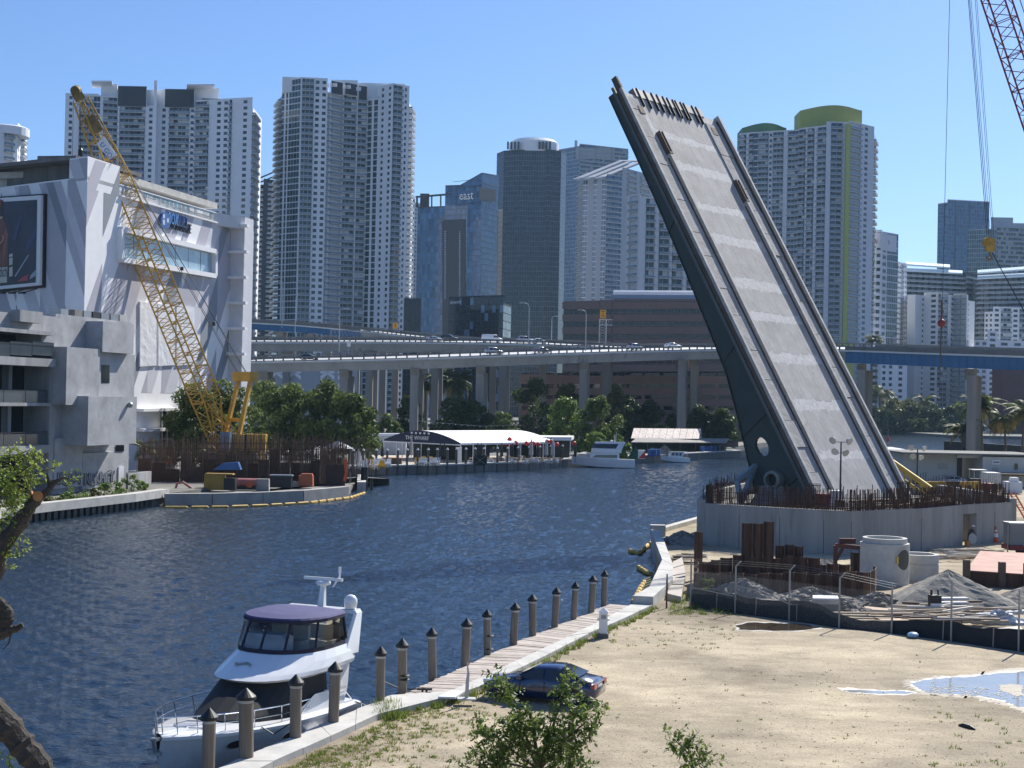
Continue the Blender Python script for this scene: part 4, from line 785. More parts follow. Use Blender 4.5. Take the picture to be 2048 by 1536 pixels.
# roof terrace: glass rail, penthouse, flat roof slab
rl = MB(); a, b = R_(240, 372), R_(455, 437); a.z = b.z = zr
for k in range(26):
    p = a.lerp(b, k/26); r = a.lerp(b, (k+.93)/26); g = MB(); g.hexa([p-Z3*1.2-nr*.15, r-Z3*1.2-nr*.15, r-Z3*1.2, p-Z3*1.2, p-nr*.15+Z3*.25, r-nr*.15+Z3*.25, r+Z3*.25, p+Z3*.25]); g.build('terrace_glass', mat('terrace_glass_teal', (.25, .42, .48), .12, spec=.8, var=.1), T)
rl.beam(a+Z3*.3, b+Z3*.3, .2, .12); rl.beam(a-Z3*1.25+nr*.1, b-Z3*1.25+nr*.1, .5, .2); rl.build('terrace_rail', st_w, T)
ph = MB(); a = R_(238, 372)-nr*4; b = R_(430, 432)-nr*4; a.z = b.z = 0; zc = R_(238, 330).z-.6
ph.prism([(a.x, a.y), (b.x, b.y), (b.x-16, b.y+5), (a.x-16, a.y+5)], zr-1.6, zc-.9); ph.build('penthouse_wall', m_concw, T)
sl = MB(); a2 = R_(233, 325)-nr*1.5; b2 = R_(452, 410)-nr*1.5; a2.z = b2.z = 0; sl.prism([(a2.x, a2.y), (b2.x, b2.y), (b2.x-20, b2.y+6), (a2.x-20, a2.y+6)], zc-.9, zc); sl.build('penthouse_roof', m_concw, T)
for k in range(4):
    p = a.lerp(b, .38+k*.15); r = a.lerp(b, .38+k*.15+.12); g = MB(); g.hexa([p+nr*.03+Z3*(zr-1), r+nr*.03+Z3*(zr-1), r+nr*.1+Z3*(zr-1), p+nr*.1+Z3*(zr-1), p+nr*.03+Z3*(zc-1.3), r+nr*.03+Z3*(zc-1.3), r+nr*.1+Z3*(zc-1.3), p+nr*.1+Z3*(zc-1.3)]); g.build('penthouse_window', GB[0], T)
pl = MB(); a = L_(30, 350); a.z = 0; pb_ = V(a.x-2, a.y+4, 0); pl.prism([(pb_.x-8, pb_.y+4), (lq.x+.5, lq.y+3), (lq.x+4, lq.y+14), (pb_.x-2, pb_.y+18)], zl-.5, L_(60, 328).z); pl.hexa([V(pb_.x-10, pb_.y+2, L_(60, 330).z), V(lq.x+1, lq.y-.5, L_(60, 330).z), V(lq.x+6, lq.y+14, L_(60, 330).z), V(pb_.x-4, pb_.y+20, L_(60, 330).z), V(pb_.x-10, pb_.y+2, L_(60, 323).z), V(lq.x+1, lq.y-.5, L_(60, 323).z), V(lq.x+6, lq.y+14, L_(60, 323).z), V(pb_.x-4, pb_.y+20, L_(60, 323).z)])
pl.prism([(lq.x-6, lq.y+5), (lq.x, lq.y+4), (lq.x+3, lq.y+10), (lq.x-4, lq.y+12)], L_(60, 325).z, L_(90, 308).z); pl.build('roof_plant_room', m_concd, T)
# billboard (flat advertisement in a frame)
def Lo(x, y, o): return L_(x, y)+nl*o
B = thing('billboard', 'framed bottle advertisement billboard cut by the left edge of the photo', 'billboard', (VC.x-14, VC.y+8, L_(50, 570).z))
fm = MB(); fm.hexa([Lo(-90, 590, .1), Lo(89, 571, .1), Lo(89, 571, .8), Lo(-90, 590, .8), Lo(-90, 404, .1), Lo(92, 392, .1), Lo(92, 392, .8), Lo(-90, 404, .8)]); fm.build('frame', m_white, B)
bk = MB(); bk.hexa([Lo(-90, 594, -.0), Lo(92, 575, .02), Lo(92, 575, .4), Lo(-90, 594, .4), Lo(-90, 400, 0), Lo(95, 388, .02), Lo(95, 388, .4), Lo(-90, 400, .4)]); bk.build('backing_frame', m_black, B)
pr = MB()
pr.poly([Lo(-85, 582, .83), Lo(82, 566, .83), Lo(85, 401, .83), Lo(-85, 411, .83)], 0)
def art(pts, mi, o=.85): pr.poly([Lo(x, y, o) for x, y in pts], mi)
art([(-14, 570), (26, 566), (27, 470), (26, 455), (18, 443), (16, 434), (17, 402), (2, 402), (0, 434), (-4, 443), (-14, 458)], 1); art([(17, 402), (2, 402), (1, 434), (16, 434)], 2, .87); art([(13, 400), (7, 400), (6, 414), (12, 416)], 5, .89); art([(2, 437), (16, 434), (16, 438), (2, 441)], 6, .87)
art([(-14, 569), (25, 566), (26, 535), (-14, 537)], 3, .87)
art([(12, 567), (27, 470), (22, 455), (19, 470), (14, 560)], 7, .86)
for q4 in ([(29, 510), (36, 508), (36, 514), (29, 516)], [(29, 518), (36, 516), (36, 530), (29, 532)], [(29, 536), (36, 534), (36, 553), (29, 555)]): art(q4, 3, .85)
art([(45, 564), (66, 562), (68, 548)], 5, .86); art([(70, 560), (83, 552), (83, 540), (72, 552)], 4, .86); art([(42, 555), (70, 510), (66, 512), (40, 553)], 4, .86); art([(36, 480), (52, 430), (56, 432), (42, 482)], 8, .86); art([(60, 500), (84, 455), (84, 470), (66, 502)], 8, .86)
for pts in ([(3, 472), (1, 480), (4, 487), (9, 491)], [(17, 472), (19, 477), (16, 484), (9, 491)], [(9, 491), (10, 497), (6, 503), (8, 508)], [(6, 503), (1, 503)]):
    for a, b in zip(pts, pts[1:]): pr.beam(Lo(a[0], a[1], .88), Lo(b[0], b[1], .88), .12, .16)
    pr.m[-6*(len(pts)-1):] = [6]*6*(len(pts)-1)
u = -dl; textmesh('nfiddich', 1.75, pr, Lo(-3.5, 556, .9), u, Z3, 2, 0, (.62, 1.3))
pr.build('poster', (mat('poster_night', (.02, .025, .045), .5, var=.5, scale=.25, col2=(.06, .07, .11), thr=.6), mat('poster_amber_brown', (.13, .035, .025), .45, var=.3, scale=.3), mat('poster_black', (.015, .014, .016), .5), mat('poster_cream', (.5, .49, .42), .5, var=.1), mat('poster_pale', (.3, .36, .42), .5), mat('poster_red', (.45, .05, .05), .5), mat('poster_gold', (.5, .36, .22), .5), mat('poster_copper', (.24, .08, .05), .45), mat('poster_blue', (.03, .05, .14), .5)), B)
for k in range(5):
    m = MB(); x = 5+k*20-8; m.beam(Lo(x, 577, .2), Lo(x-2, 588, 2.2), .12, .12); m.obox(Lo(x-2, 588, 2.4), dl, nl, Z3, 1.1, .5, .25); m.build('spotlight', m_black, B)
# sign on the striped wall
S = thing('wall_sign', 'blue shield logo with two lines of dark lettering on the striped wall', 'sign', R_(338, 460)); m = MB()
hexp = [(316, 436), (316, 450), (321, 457), (329, 458), (333, 454), (333, 430), (326, 425), (320, 427)]
a4 = [R_(*p)+nr*.05 for p in hexp]; b4 = [p+nr*.5 for p in a4]; m.poly(b4[::-1] if False else b4); 
for k in range(8): m.quad(a4[k], a4[(k+1) % 8], b4[(k+1) % 8], b4[k])
m_sb = mat('sign_blue', (.05, .11, .3), .4); m_sbl = mat('sign_light_blue', (.12, .33, .7), .4); m_sbk = mat('sign_black', (.012, .015, .03), .5); o = m.build('shield', m_sb, S)
m = MB(); m.poly([R_(x, y)+nr*.56 for x, y in ((319, 428), (323, 429), (323, 437), (319, 436))]); m.poly([R_(x, y)+nr*.56 for x, y in ((319, 439), (323, 440), (323, 450), (319, 449))]); m.poly([R_(329+2.2*math.cos(k*.785), 441+5*math.sin(k*.785))+nr*.56 for k in range(8)]); m.build('shield_motif', mat('sign_pale', (.5, .6, .75), .4), o, kind='stuff')
for txt, x0, y0, sz, mt, sx in (('BOX', 333.4, 446.5, 3.0, m_sbl, .62), ('VAULT', 344.5, 449.5, 3.0, m_sb, .62), ('SELF STORAGE', 332.5, 455.5, 2.5, m_sbk, .56)):
    m = MB(); textmesh(txt, sz*.8, m, R_(x0, y0)+nr*.1, dr, Z3, 0, .18, (sx, 1)); m.build('sign_lettering', mt, S)
# ground floor canopy and glass storefront behind the trees
m = MB(); 
for y0, y1 in ((817, 823), (857, 863)): m.hexa([R_(272, y1), R_(345, y1-2), R_(345, y1-2)+nr*1.2, R_(272, y1)+nr*1.2, R_(272, y0), R_(345, y0-2), R_(345, y0-2)+nr*1.2, R_(272, y0)+nr*1.2])
m.build('storefront_ledge', st_w, T)
m = MB(); m.poly([R_(320, 900)+nr*.1, R_(420, 896)+nr*.1, R_(420, 822)+nr*.1, R_(320, 824)+nr*.1]); m.build('storefront_glass', GG[2], T); m = MB()
for x in (322, 332, 343, 356, 370, 386, 402): m.beam(R_(x, 898)+nr*.2, R_(x, 823)+nr*.2, .18, .18)
for y in (840, 858, 878): m.beam(R_(320, y)+nr*.2, R_(420, y-2)+nr*.2, .18, .18)
m.build('storefront_mullions', st_w, T, kind='stuff')
# ---------- grey concrete building ----------
GR = V(-47.3, 176, 0); gdv = V(.247, .969, 0); GLf = GR-gdv*60; gn = V(.969, -.247, 0)
m_cb = mat('board_concrete', (.36, .365, .375), .8, var=.22, scale=.45, bump=.015, bscale=4, streak=False, col2=(.26, .265, .275), thr=.58)
m_cbd = mat('weathered_concrete', (.31, .31, .31), .85, var=.3, scale=.7, streak=True, col2=(.14, .14, .135), thr=.62)
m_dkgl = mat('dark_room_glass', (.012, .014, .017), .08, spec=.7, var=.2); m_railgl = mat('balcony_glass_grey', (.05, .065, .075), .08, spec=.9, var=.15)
def Gp(x, y, o=0): 
    p0 = GLf+gn*o; return onpl(x, y, p0, GR+gn*o)
T = thing('concrete_building', 'grey exposed concrete building with overlapping boxes and graffiti at the left river bank', 'building', (GR.x, GR.y, 1.35))
def gbox(name, x0, x1, yt, yb, o0, o1, m_=m_cb, dz=0, parent=None):
    """box on the facade between pixel columns x0..x1 measured on the outer face o1, standing out from o0 to o1"""
    a = Gp(x0, yt, o1); b = Gp(x1, yt, o1); zt = (a.z+b.z)/2; zb_ = (Gp(x0, yb, o1).z+Gp(x1, yb, o1).z)/2; m = MB(); w = gn*(o1-o0)
    a.z = b.z = 0; m.hexa([a-w+Z3*zb_, b-w+Z3*zb_, b+Z3*zb_, a+Z3*zb_, a-w+Z3*zt, b-w+Z3*zt, b+Z3*zt, a+Z3*zt]); return m.build(name, m_, parent or T)
xb = 86  # between balconies and solid part
mbk = MB(); zt = Gp(170, 634).z; a = Gp(110, 700); a.z = 0; g0 = GR.copy()
mbk.prism([(a.x, a.y), (GR.x, GR.y), (GR.x-16, GR.y+4), (a.x-16, a.y+4)], 1.35, zt); mbk.build('wall', m_cb, T)
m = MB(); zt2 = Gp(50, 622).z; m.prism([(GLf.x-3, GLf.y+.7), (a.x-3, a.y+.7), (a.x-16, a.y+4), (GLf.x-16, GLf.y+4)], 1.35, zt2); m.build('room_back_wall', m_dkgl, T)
# solid piers, slabs, railings of the balcony bay
gbox('frame_pier', 102, 113, 720, 960, -3, .35, m_cbd)
gbox('frame_pier', 84, 113, 632, 700, -3, .2, m_cb)
for nm, yt, yb, o in (('balcony_slab', 711, 728, 1.2), ('balcony_slab', 805, 812, .4), ('balcony_slab', 895, 912, .4), ('roof_slab', 653, 661, 1.3)): gbox(nm, -160, 104 if o < 1 else 112, yt, yb, -3, o, m_cbd)
gbox('roof_parapet', -160, 86, 620, 653, -3, .2, m_cb); gbox('roof_step', 40, 86, 622, 645, .2, 1.4, m_cbd)
for yt, yb, xe in ((684, 711, 108), (780, 805, 95), (868, 895, 95)):
    for k in range(6): x1 = xe-k*44; gbox('glass_rail', x1-43, x1, yt, yb, .9 if yt < 700 else .1, 1. if yt < 700 else .2, m_railgl)
    gbox('rail_cap', -160, xe, yt-2, yt, .85 if yt < 700 else .05, 1.05 if yt < 700 else .25, m_black)
for x in (18, -60): gbox('inner_column', x, x+7, 728, 895, -2.6, -1.8, m_cbd)
gbox('ceiling_light_row', 30, 80, 745, 746, -2.5, -2.3, m_white) if False else None
# boxes
gbox('concrete_box', 206, 268, 646, 706, 0, 2.2); gbox('concrete_box', 134, 200, 696, 810, 0, 2.0); gbox('concrete_box', 199, 270, 707, 806, 0, 1.4, m_cb); gbox('concrete_box', 177, 274, 793, 889, 0, 3.4)
gbox('wall_panel', 110, 166, 876, 975, 0, .5); gbox('wall_panel', 166, 228, 905, 975, 0, .45)
m = MB(); p = [Gp(203, 766, 1.42), Gp(219, 766, 1.42), Gp(219, 730, 1.42), Gp(203, 730, 1.42)]; m.hexa([p[0]-gn*.3, p[1]-gn*.3, p[1]+gn*.02, p[0]+gn*.02, p[3]-gn*.3, p[2]-gn*.3, p[2]+gn*.02, p[3]+gn*.02]); m.build('square_window', m_dkgl, T)
m = MB(); p = [Gp(231, 903, .05), Gp(248, 903, .05), Gp(248, 890, .05), Gp(231, 890, .05)]; m.poly([q+gn*.02 for q in p]); m.build('vent_opening', m_dkgl, T)
gbox('service_door', 238, 248, 933, 968, 0, .12, m_white)
m = MB(); m.sphere(Gp(260, 810, 3.7), .35); m.build('security_camera', m_steel, T)
for k, x in enumerate((122, 150, 168, 186, 203, 222, 240)): gbox('air_conditioner', x, x+15, 618+k*2, 650, -6, -4.4, (m_steel, m_concd, m_steel, m_black, m_steel, m_steel, m_concw)[k])
# graffiti: flat painted letters
gm = MB(); gu = gdv; 
for txt, x0, x1 in (('BEAN', 114, 160), ('NEKMEY', 168, 228)):
    a = Gp(x0, 972, .52); b = Gp(x1, 969, .52); wd = (b-a).length
    for sc, oz, du, mi in ((1.0, .012, 0, 0), (.93, .02, .1, 1), (.9, .028, .18, 0)):
        t_ = MB(); textmesh(txt, 2.1*sc, t_, (0, 0, 0), (1, 0, 0), (0, 0, 1)); mx = max(v[0] for v in t_.v); k_ = wd/mx
        for ox in ((-.2, -.1, 0, .1, .2) if mi == 0 and oz < .02 else (-.08, 0, .08)): gm.add([a+gu*(v[0]*k_*(.98 if sc < 1 else 1)+du+ox)+Z3*(v[2]+.15*math.sin(v[0]*2)+(.1 if sc < 1 else 0))+gn*(oz+.002*ox) for v in t_.v], t_.f, mi if oz < .025 else 2)
gm.build('graffiti', (m_black, mat('graffiti_grey', (.45, .46, .5), .7), mat('graffiti_dark', (.09, .1, .13), .7), mat('graffiti_pink', (.32, .2, .21), .7)), T)
# low wall by the pier, left seawall
sw = MB(); pts = [P(-250, 1122, 0), P(0, 1052, 0), P(90, 1040, 0), P(180, 1029, 0), P(260, 1019, 0), P(328, 1008, 0)]
sh = [p+V(.1, -.35, 0) for p in pts]
for a, b in zip(sh, sh[1:]): sw.beam(V(a.x, a.y, 1.35), V(b.x, b.y, 1.35), 1.2, .9)
o = sw.build('bank_wall', m_concw); tag(o, 'pale concrete seawall cap below the grey concrete building', 'seawall')
L_sw = []
t = thing('sheet_pile_wall', 'dark steel sheet piling under the left seawall cap', 'retaining wall', (pts[2].x, pts[2].y, -1)); k = 0
pm = MB(); pm.hexa([(-.32, -.1, -1), (.32, -.1, -1), (.42, .25, -1), (-.42, .25, -1), (-.32, -.1, .9), (.32, -.1, .9), (.42, .25, .9), (-.42, .25, .9)]); pme = pm.mesh('sheet_pile', m_black)
for a, b in zip(sh, sh[1:]):
    n = int((b-a).length/1.05); 
    for i in range(n): c = a.lerp(b, (i+.5)/n); inst('sheet_pile', pme, t, V(c.x, c.y, 0)-t.location, (0, 0, math.atan2(b.y-a.y, b.x-a.x)))
m = MB(); a = P(253, 975, 1.35); b = P(300, 972, 1.35); m.beam(a+Z3*.9, b+Z3*.9, .3, 1.9); m.beam(b+Z3*.9, b+V(-1, -7, .9), .3, 1.9); o = m.build('concrete_low_wall', m_cbd); tag(o, 'low weathered concrete wall between the grey building and the rusty pier', 'wall')
m = MB(); pts = [P(-5, 988, 1.35)+Z3*1.2, P(120, 975, 1.35)+Z3*1.25, P(180, 968, 1.35)+Z3*1.2, P(240, 962, 1.35)+Z3*1.2, P(278, 960, 1.35)+Z3*1.3]; m.pipe(pts, .07, 6, 1)
for x, y in ((20, 992), (75, 986), (120, 984), (160, 979), (200, 975), (240, 972)): p = P(x, y, 1.35); m.tube(p, p+Z3*1.25, .05, n=5)
o = m.build('bank_fence', (m_concd, m_white)); tag(o, 'sagging white railing above the weeds on the left bank', 'fence')
# ================= RAISED BASCULE LEAF =================
N0 = V(26.5285, 124.5613, 5.212); LU = V(-.38098, .31617, .86885); LB = V(.63861, .76953, 0); LN = V(.6686, -.55486, .49508); LL, LW = 44.1, 18.36
def LP(s, w, d=0): return N0+LU*s+LB*w+LN*d
m_green = mat('girder_dark_green', (.045, .06, .053), .55, var=.2, scale=.3)
m_deckc = mat('worn_deck_concrete', (.36, .35, .34), .85, var=.2, scale=.55, bump=.015, bscale=6, col2=(.27, .255, .24), thr=.57)
m_grout = mat('pale_grout', (.5, .498, .49), .85, var=.14, scale=1.5, col2=(.38, .37, .36), thr=.5)
m_curb = mat('curb_concrete', (.42, .4, .37), .85, var=.25, scale=1.5, col2=(.2, .15, .12), thr=.62)
m_rustb = mat('brown_steel', (.1, .072, .055), .8, var=.35, scale=1.2)
m_walk = mat('broken_walk_concrete', (.31, .305, .3), .9, var=.25, scale=1.2, bump=.05, bscale=3)
T = thing('bascule_bridge_leaf', 'huge raised bridge leaf with worn concrete deck and dark green side girder', 'drawbridge', (N0.x, N0.y, 4.8))
def lbox(mb, s0, s1, w0, w1, d0, d1, mi=0):
    mb.hexa((LP(s0, w0, d0), LP(s1, w0, d0), LP(s1, w1, d0), LP(s0, w1, d0), LP(s0, w0, d1), LP(s1, w0, d1), LP(s1, w1, d1), LP(s0, w1, d1)), mi)
mb = MB(); lbox(mb, -1.5, LL, .3, LW-.3, -.55, -.006); mb.build('deck_slab', m_grout, T)
rows = [-1.4, 3.5, 4.1, 8.7, 9.5, 13.8, 14.6, 18.4, 19.1, 22.0, 22.9, 27.0, 28.0, 31.0, 31.6, 35.6, 36.4, 39.4, 40.0, 43.6]
WI, WO = 3.5, 14.9; random.seed(3)
for r in range(0, len(rows)-1, 2):
    for k in range(6):
        m = MB(); w0 = WI+.25+(WO-WI-.5)*k/6; w1 = WI+.25+(WO-WI-.5)*(k+1)/6; g = .05; j = random.uniform(-.12, .12)
        s0, s1 = rows[r]+random.uniform(0, .25), rows[r+1]-random.uniform(0, .25); c_ = .2
        pts = [(s0+c_, w0+g), (s0, w0+g+c_), (s0, w1-g-c_), (s0+c_, w1-g), (s1-c_, w1-g), (s1, w1-g-c_), (s1, w0+g+c_), (s1-c_, w0+g)]
        h = random.uniform(.0, .003); top = [LP(a, b, h) for a, b in pts]; bot = [LP(a, b, -.05) for a, b in pts]
        m.poly(top); 
        for q in range(8): m.quad(bot[q], bot[(q+1) % 8], top[(q+1) % 8], top[q])
        m.build('deck_panel', m_deckc, T)
for w0, w1 in ((.3, WI), (WO, LW-.3)):
    s = -1.2
    while s < LL-1:
        e = min(s+random.uniform(2.5, 4.5), LL-.5); m = MB(); lbox(m, s, e-.08, w0+.25, w1-.3-random.uniform(0, .7), -.04, .12+random.uniform(-.06, .06)); m.build('walkway_slab', m_walk, T); s = e
brk = MB(); brk.obox((0, 0, .12), LU, LB, LN, .5, .42, .3); brk.obox((0, 0, .25), LU, LB, LN, .2, .7, .12); brm = brk.mesh('rail_bracket', m_rustb)
for w, hh, m_, s1 in ((0., .5, m_curb, LL+1.2), (WI, .45, m_curb, 37), (WO, .45, m_curb, 33), (LW-.35, .55, m_curb, LL+.2)):
    m = MB(); lbox(m, -1.5, s1, w, w+.35, -.12, hh); m.build('curb_rail', m_, T)
    m = MB(); lbox(m, -1.5, s1-.5, w-.05, w+.0, -.12, hh-.3); lbox(m, -1.5, s1-1, w+.35, w+.42, -.1, .1); m.build('rail_plate', m_rustb, T)
    for k in range(17):
        p = LP(1+k*2.55, w+.5, hh-.5)
        if 1+k*2.55 < s1-1: inst('rail_bracket', brm, T, p-T.location)
m = MB(); lbox(m, 37, 39.6, WI, WI+.1, -.05, .5); lbox(m, 37, 39.6, WI+.5, WI+.6, -.05, .5); lbox(m, 36.9, 37.1, WI, WI+.6, -.05, .5); m.build('gate_bracket', m_rustb, T)
m = MB(); lbox(m, 33, 35.6, WO, WO+.1, -.05, .5); lbox(m, 33, 35.6, WO+.5, WO+.6, -.05, .5); lbox(m, 32.9, 33.1, WO, WO+.6, -.05, .5); m.build('gate_bracket', m_rustb, T)
m = MB(); lbox(m, LL-.2, LL+.8, 3.0, 15.6, -.5, .15); m.build('tip_beam', mat('tip_steel', (.16, .15, .155), .6, var=.15), T); 
for k, w in enumerate((3.6, 4.9, 6.2, 7.2, 8.3, 9.1, 10.1, 10.6, 11.6, 12.2, 13.8, 14.6)): m = MB(); lbox(m, LL-1.3, LL+.95, w, w+.09, .0, .25); m.build('tip_finger', m_black, T)
for w in (2.2, 15.8): m = MB(); lbox(m, LL-2.4, LL-1.5, w, w+.9, .05, .19); m.build('drain_opening', m_rustb, T)
m = MB(); lbox(m, LL, LL+1.35, -.03, .33, -.1, .5); m.build('tip_bumper', m_rustb, T)
# side girders (near one with a round opening)
depth = [(-4, 8.2), (0, 6.9), (2, 5.75), (6, 4.75), (10, 3.8), (14, 3.0), (18, 2.7), (22, 2.45), (26, 2.2), (30, 2.0), (34, 1.85), (38, 1.75), (42, 1.7), (LL+.6, 1.65)]
hs, hd, hr = 6.3, 2.95, .62
def web(w0, w1, hole):
    m = MB(); hol = [(hs+hr*1.5*math.cos(math.pi*k/8), -hd+hr*math.sin(math.pi*k/8)) for k in range(16+1)]
    hol = [(hs+hr*1.5*math.cos(2*math.pi*k/16), -hd+hr*math.sin(2*math.pi*k/16)) for k in range(16)]
    bot = [(s, -d) for s, d in depth]; top = [(LL+.6, -.5), (-4, -.5)]
    if hole:
        e = LL+.6; ds = 14
        up = [hol[k] for k in range(0, 9)]; lo = [hol[k % 16] for k in range(8, 17)]      # 0..8 upper from +s to -s
        m_up = [(ds, -hd)]+[(ds, -.5), (-4, -.5), (-4, -hd)]+up[::-1]
        m_lo = [(-4, -hd)]+[b for b in bot if b[0] <= 10]+[(13.5, -3.05+.02), (ds, -hd)]+[(hol[k % 16]) for k in range(16, 7, -1)]
        rest = [(ds, -.5), (ds, -hd), (13.5, -3.05)]+[b for b in bot if b[0] >= 14]+[(e, -.5)]
        for w in (w0, w1):
            for pl in (m_up, m_lo, rest): m.poly([LP(s, w, d) for s, d in pl])
        for k in range(16): a, b = hol[k], hol[(k+1) % 16]; m.quad(LP(a[0], w0, a[1]), LP(b[0], w0, b[1]), LP(b[0], w1, b[1]), LP(a[0], w1, a[1]))
    else:
        pl = [b for b in bot if b[0] >= 10]+[(LL+.6, -.5), (10, -.5)]
        for w in (w0, w1): m.poly([LP(s, w, d) for s, d in pl])
    for (s0, d0), (s1, d1) in zip(depth, depth[1:]):
        if hole or s0 >= 10: m.quad(LP(s0, w0-.2, -d0), LP(s1, w0-.2, -d1), LP(s1, w1+.2, -d1), LP(s0, w1+.2, -d0))
    return m
web(1.0, 1.4, True).build('side_girder', m_green, T); web(16.6, 17., False).build('side_girder', m_green, T)
m = MB()
for s in (2.3, 7.9+1, 16, 30): m.beam(LP(s, .97, -.6), LP(s-.9, .97, -np.interp(s-.9, [d[0] for d in depth], [d[1] for d in depth])+.05), .14, .12)
m.build('web_stiffener', m_green, T)
for s in range(3, 44, 4):
    m = MB(); d = float(np.interp(s, [q[0] for q in depth], [q[1] for q in depth])); m.hexa([LP(s, 1.45, -.56), LP(s+.3, 1.45, -.56), LP(s+.3, 16.55, -.56), LP(s, 16.55, -.56), LP(s, 1.45, -d*.6), LP(s+.3, 1.45, -d*.6), LP(s+.3, 16.55, -d*.6), LP(s, 16.55, -d*.6)]); m.build('floor_beam', m_green, T)
m = MB(); lbox(m, -1.5, LL+.6, .05, 1.6, -.6, -.3); m.build('top_flange', mat('flange_grey', (.12, .125, .12), .7, var=.2), T)
# trunnion and its bearing
c = LP(3., .9, -3.0); m = MB(); ax = -LB
rg = []
for rr, off in ((.82, 0), (.82, .9), (.55, 1.0), (.55, .3)):
    rg.append([c+ax*off+(LU*math.cos(2*math.pi*k/28)+LN*math.sin(2*math.pi*k/28))*rr for k in range(28)])
m.loft(rg, caps=False); m.build('trunnion_ring', mat('trunnion_grey', (.2, .2, .18), .6, var=.25), T, smooth=False)
m = MB(); m.poly([p for p in rg[3]]); m.build('trunnion_bore', mat('bore_dark', (.03, .022, .018), .5), T)  # near-black brown disc closing the bore
bt = thing('trunnion_bearing', 'grey steel bearing pedestal under the round trunnion of the bridge leaf', 'bearing', (c.x, c.y, 4)); m = MB(); q = c+ax*.5
m.hexa([V(q.x, q.y, 4)-V(1.9, 0, 0)+ax*.7, V(q.x, q.y, 4)+V(1.9, 0, 0)+ax*.7, V(q.x, q.y, 4)+V(1.9, 0, 0)-ax*.3, V(q.x, q.y, 4)-V(1.9, 0, 0)-ax*.3, q-V(.95, 0, .55)+ax*.3, q+V(.95, 0, -.55)+ax*.3, q+V(.95, 0, -.55)-ax*.3, q-V(.95, 0, .55)-ax*.3]); m.build('pedestal', mat('bearing_grey', (.22, .235, .24), .6, var=.15), bt)
m = MB(); m.beam(V(c.x-3.2, c.y-.5, 4.2), V(c.x-1.7, c.y+1.5, 7.4), .35, .5); m.beam(V(c.x-3.2, c.y-.5, 4.2), V(c.x-3.6, c.y-.3, 6.2), .5, .4); m.beam(V(c.x-3.6, c.y-.3, 6.2), V(c.x-1.6, c.y+1.5, 7.5), .4, .4); o = m.build('steel_bracket', mat('bracket_blue_grey', (.22, .27, .3), .6, var=.15)); tag(o, 'blue-grey angled steel frame left of the bridge trunnion', 'frame')
# ================= CONCRETE PIER WITH REBAR =================
T = thing('bridge_pier', 'large curved concrete bridge pier bristling with rusty rebar under the raised leaf', 'bridge pier', (PIER_M.x, PIER_M.y+8, 1.2))
m_pier = mat('pier_concrete', (.285, .28, .27), .85, var=.22, scale=.6, bump=.008, bscale=4, streak=True, col2=(.19, .185, .18), thr=.56)
PZ = 4.7; L0, M0, R0_ = PIER_L.copy(), PIER_M.copy(), PIER_R.copy()
for p in (L0, M0, R0_): p.z = 0
L1 = L0.lerp(M0, .5)+V(.3, -.9, 0); M1 = M0.lerp(R0_, .35)+V(.6, -.8, 0)
front = [L0, L0.lerp(M0, .25)+V(.1, -.5, 0), L1, M0.lerp(L0, .2)+V(.2, -.7, 0), M0+V(0, -.3, 0), M1]
dA = onpl(1926, 1060, (M0.x, M0.y), (R0_.x, R0_.y)); dB = onpl(1953, 1060, (M0.x, M0.y), (R0_.x, R0_.y)); dA.z = dB.z = 0
front2 = [dB, R0_]
def wallseg(a, b, z0, z1, th=.7, nm='wall_panel'):
    m = MB(); d = (b-a).normalized(); n = V(-d.y, d.x, 0); n = n if n.y > 0 else -n
    m.hexa([a+Z3*z0, b+Z3*z0-d*.02, b+Z3*z0+n*th-d*.02, a+Z3*z0+n*th, a+Z3*z1, b+Z3*z1-d*.02, b+Z3*z1+n*th-d*.02, a+Z3*z1+n*th]); m.build(nm, m_pier, T)
ch = front+[dA]
for a, b in zip(ch, ch[1:]): wallseg(a, b, -1, PZ)
wallseg(dA, dB, 3.9, PZ); wallseg(dB, R0_, 1, PZ)
back = [R0_+V(1.2, 8, 0), V(45, 150, 0), V(24.5, 147, 0), V(18.3, 131, 0)]
lp = [R0_]+back+[L0]
for a, b in zip(lp, lp[1:]):
    m = MB(); m.beam(a+Z3*(PZ-.75-1.5+.6), b+Z3*(PZ-.75-1.5+.6), .7, 3.9); m.build('wall_panel', m_pier, T)
m = MB(); m.prism([(p.x, p.y) for p in [L0+V(.9, .9, 0), M0+V(0, 3.2, 0), M1+V(0, 3.5, 0), R0_+V(-1.2, 3, 0), V(44, 149, 0), V(25, 146, 0), V(19, 131, 0)]], 1.1, PZ-.8); m.build('pier_floor', m_concd, T)
wp = thing('worker', 'x', 'person'); bpy.data.objects.remove(wp)
rb = MB(); rb.tube((0, 0, 0), (0, 0, 1.7), .035, n=4); rbm = rb.mesh('rebar', m_rust); nreb = 0; stuff = MB(); rnd = random.Random(2)
tops = front+[dA, dB, R0_]
for row, off in ((0, .18), (1, .52)):
    for a, b in zip(tops, tops[1:]):
        L = (b-a).length; n_ = int(L/(.15)); d = (b-a)/L; nn = V(-d.y, d.x, 0)
        for k in range(n_):
            p = a+d*(k+rnd.random()*.5)*.15+nn*off; h = rnd.choice((.8, 1, 1, 1.05, .5))*(1.0 if p.x > 20 else .85)
            tl = V(rnd.uniform(-.06, .06), rnd.uniform(-.06, .06), 0)
            if nreb < 290: inst('rebar', rbm, T, V(p.x, p.y, PZ-.05)-T.location, (tl.x, tl.y, 0), (1, 1, h)); nreb += 1
            else: stuff.tube((p.x, p.y, PZ-.05), (p.x+tl.x, p.y+tl.y, PZ+1.7*h), .035, n=4)
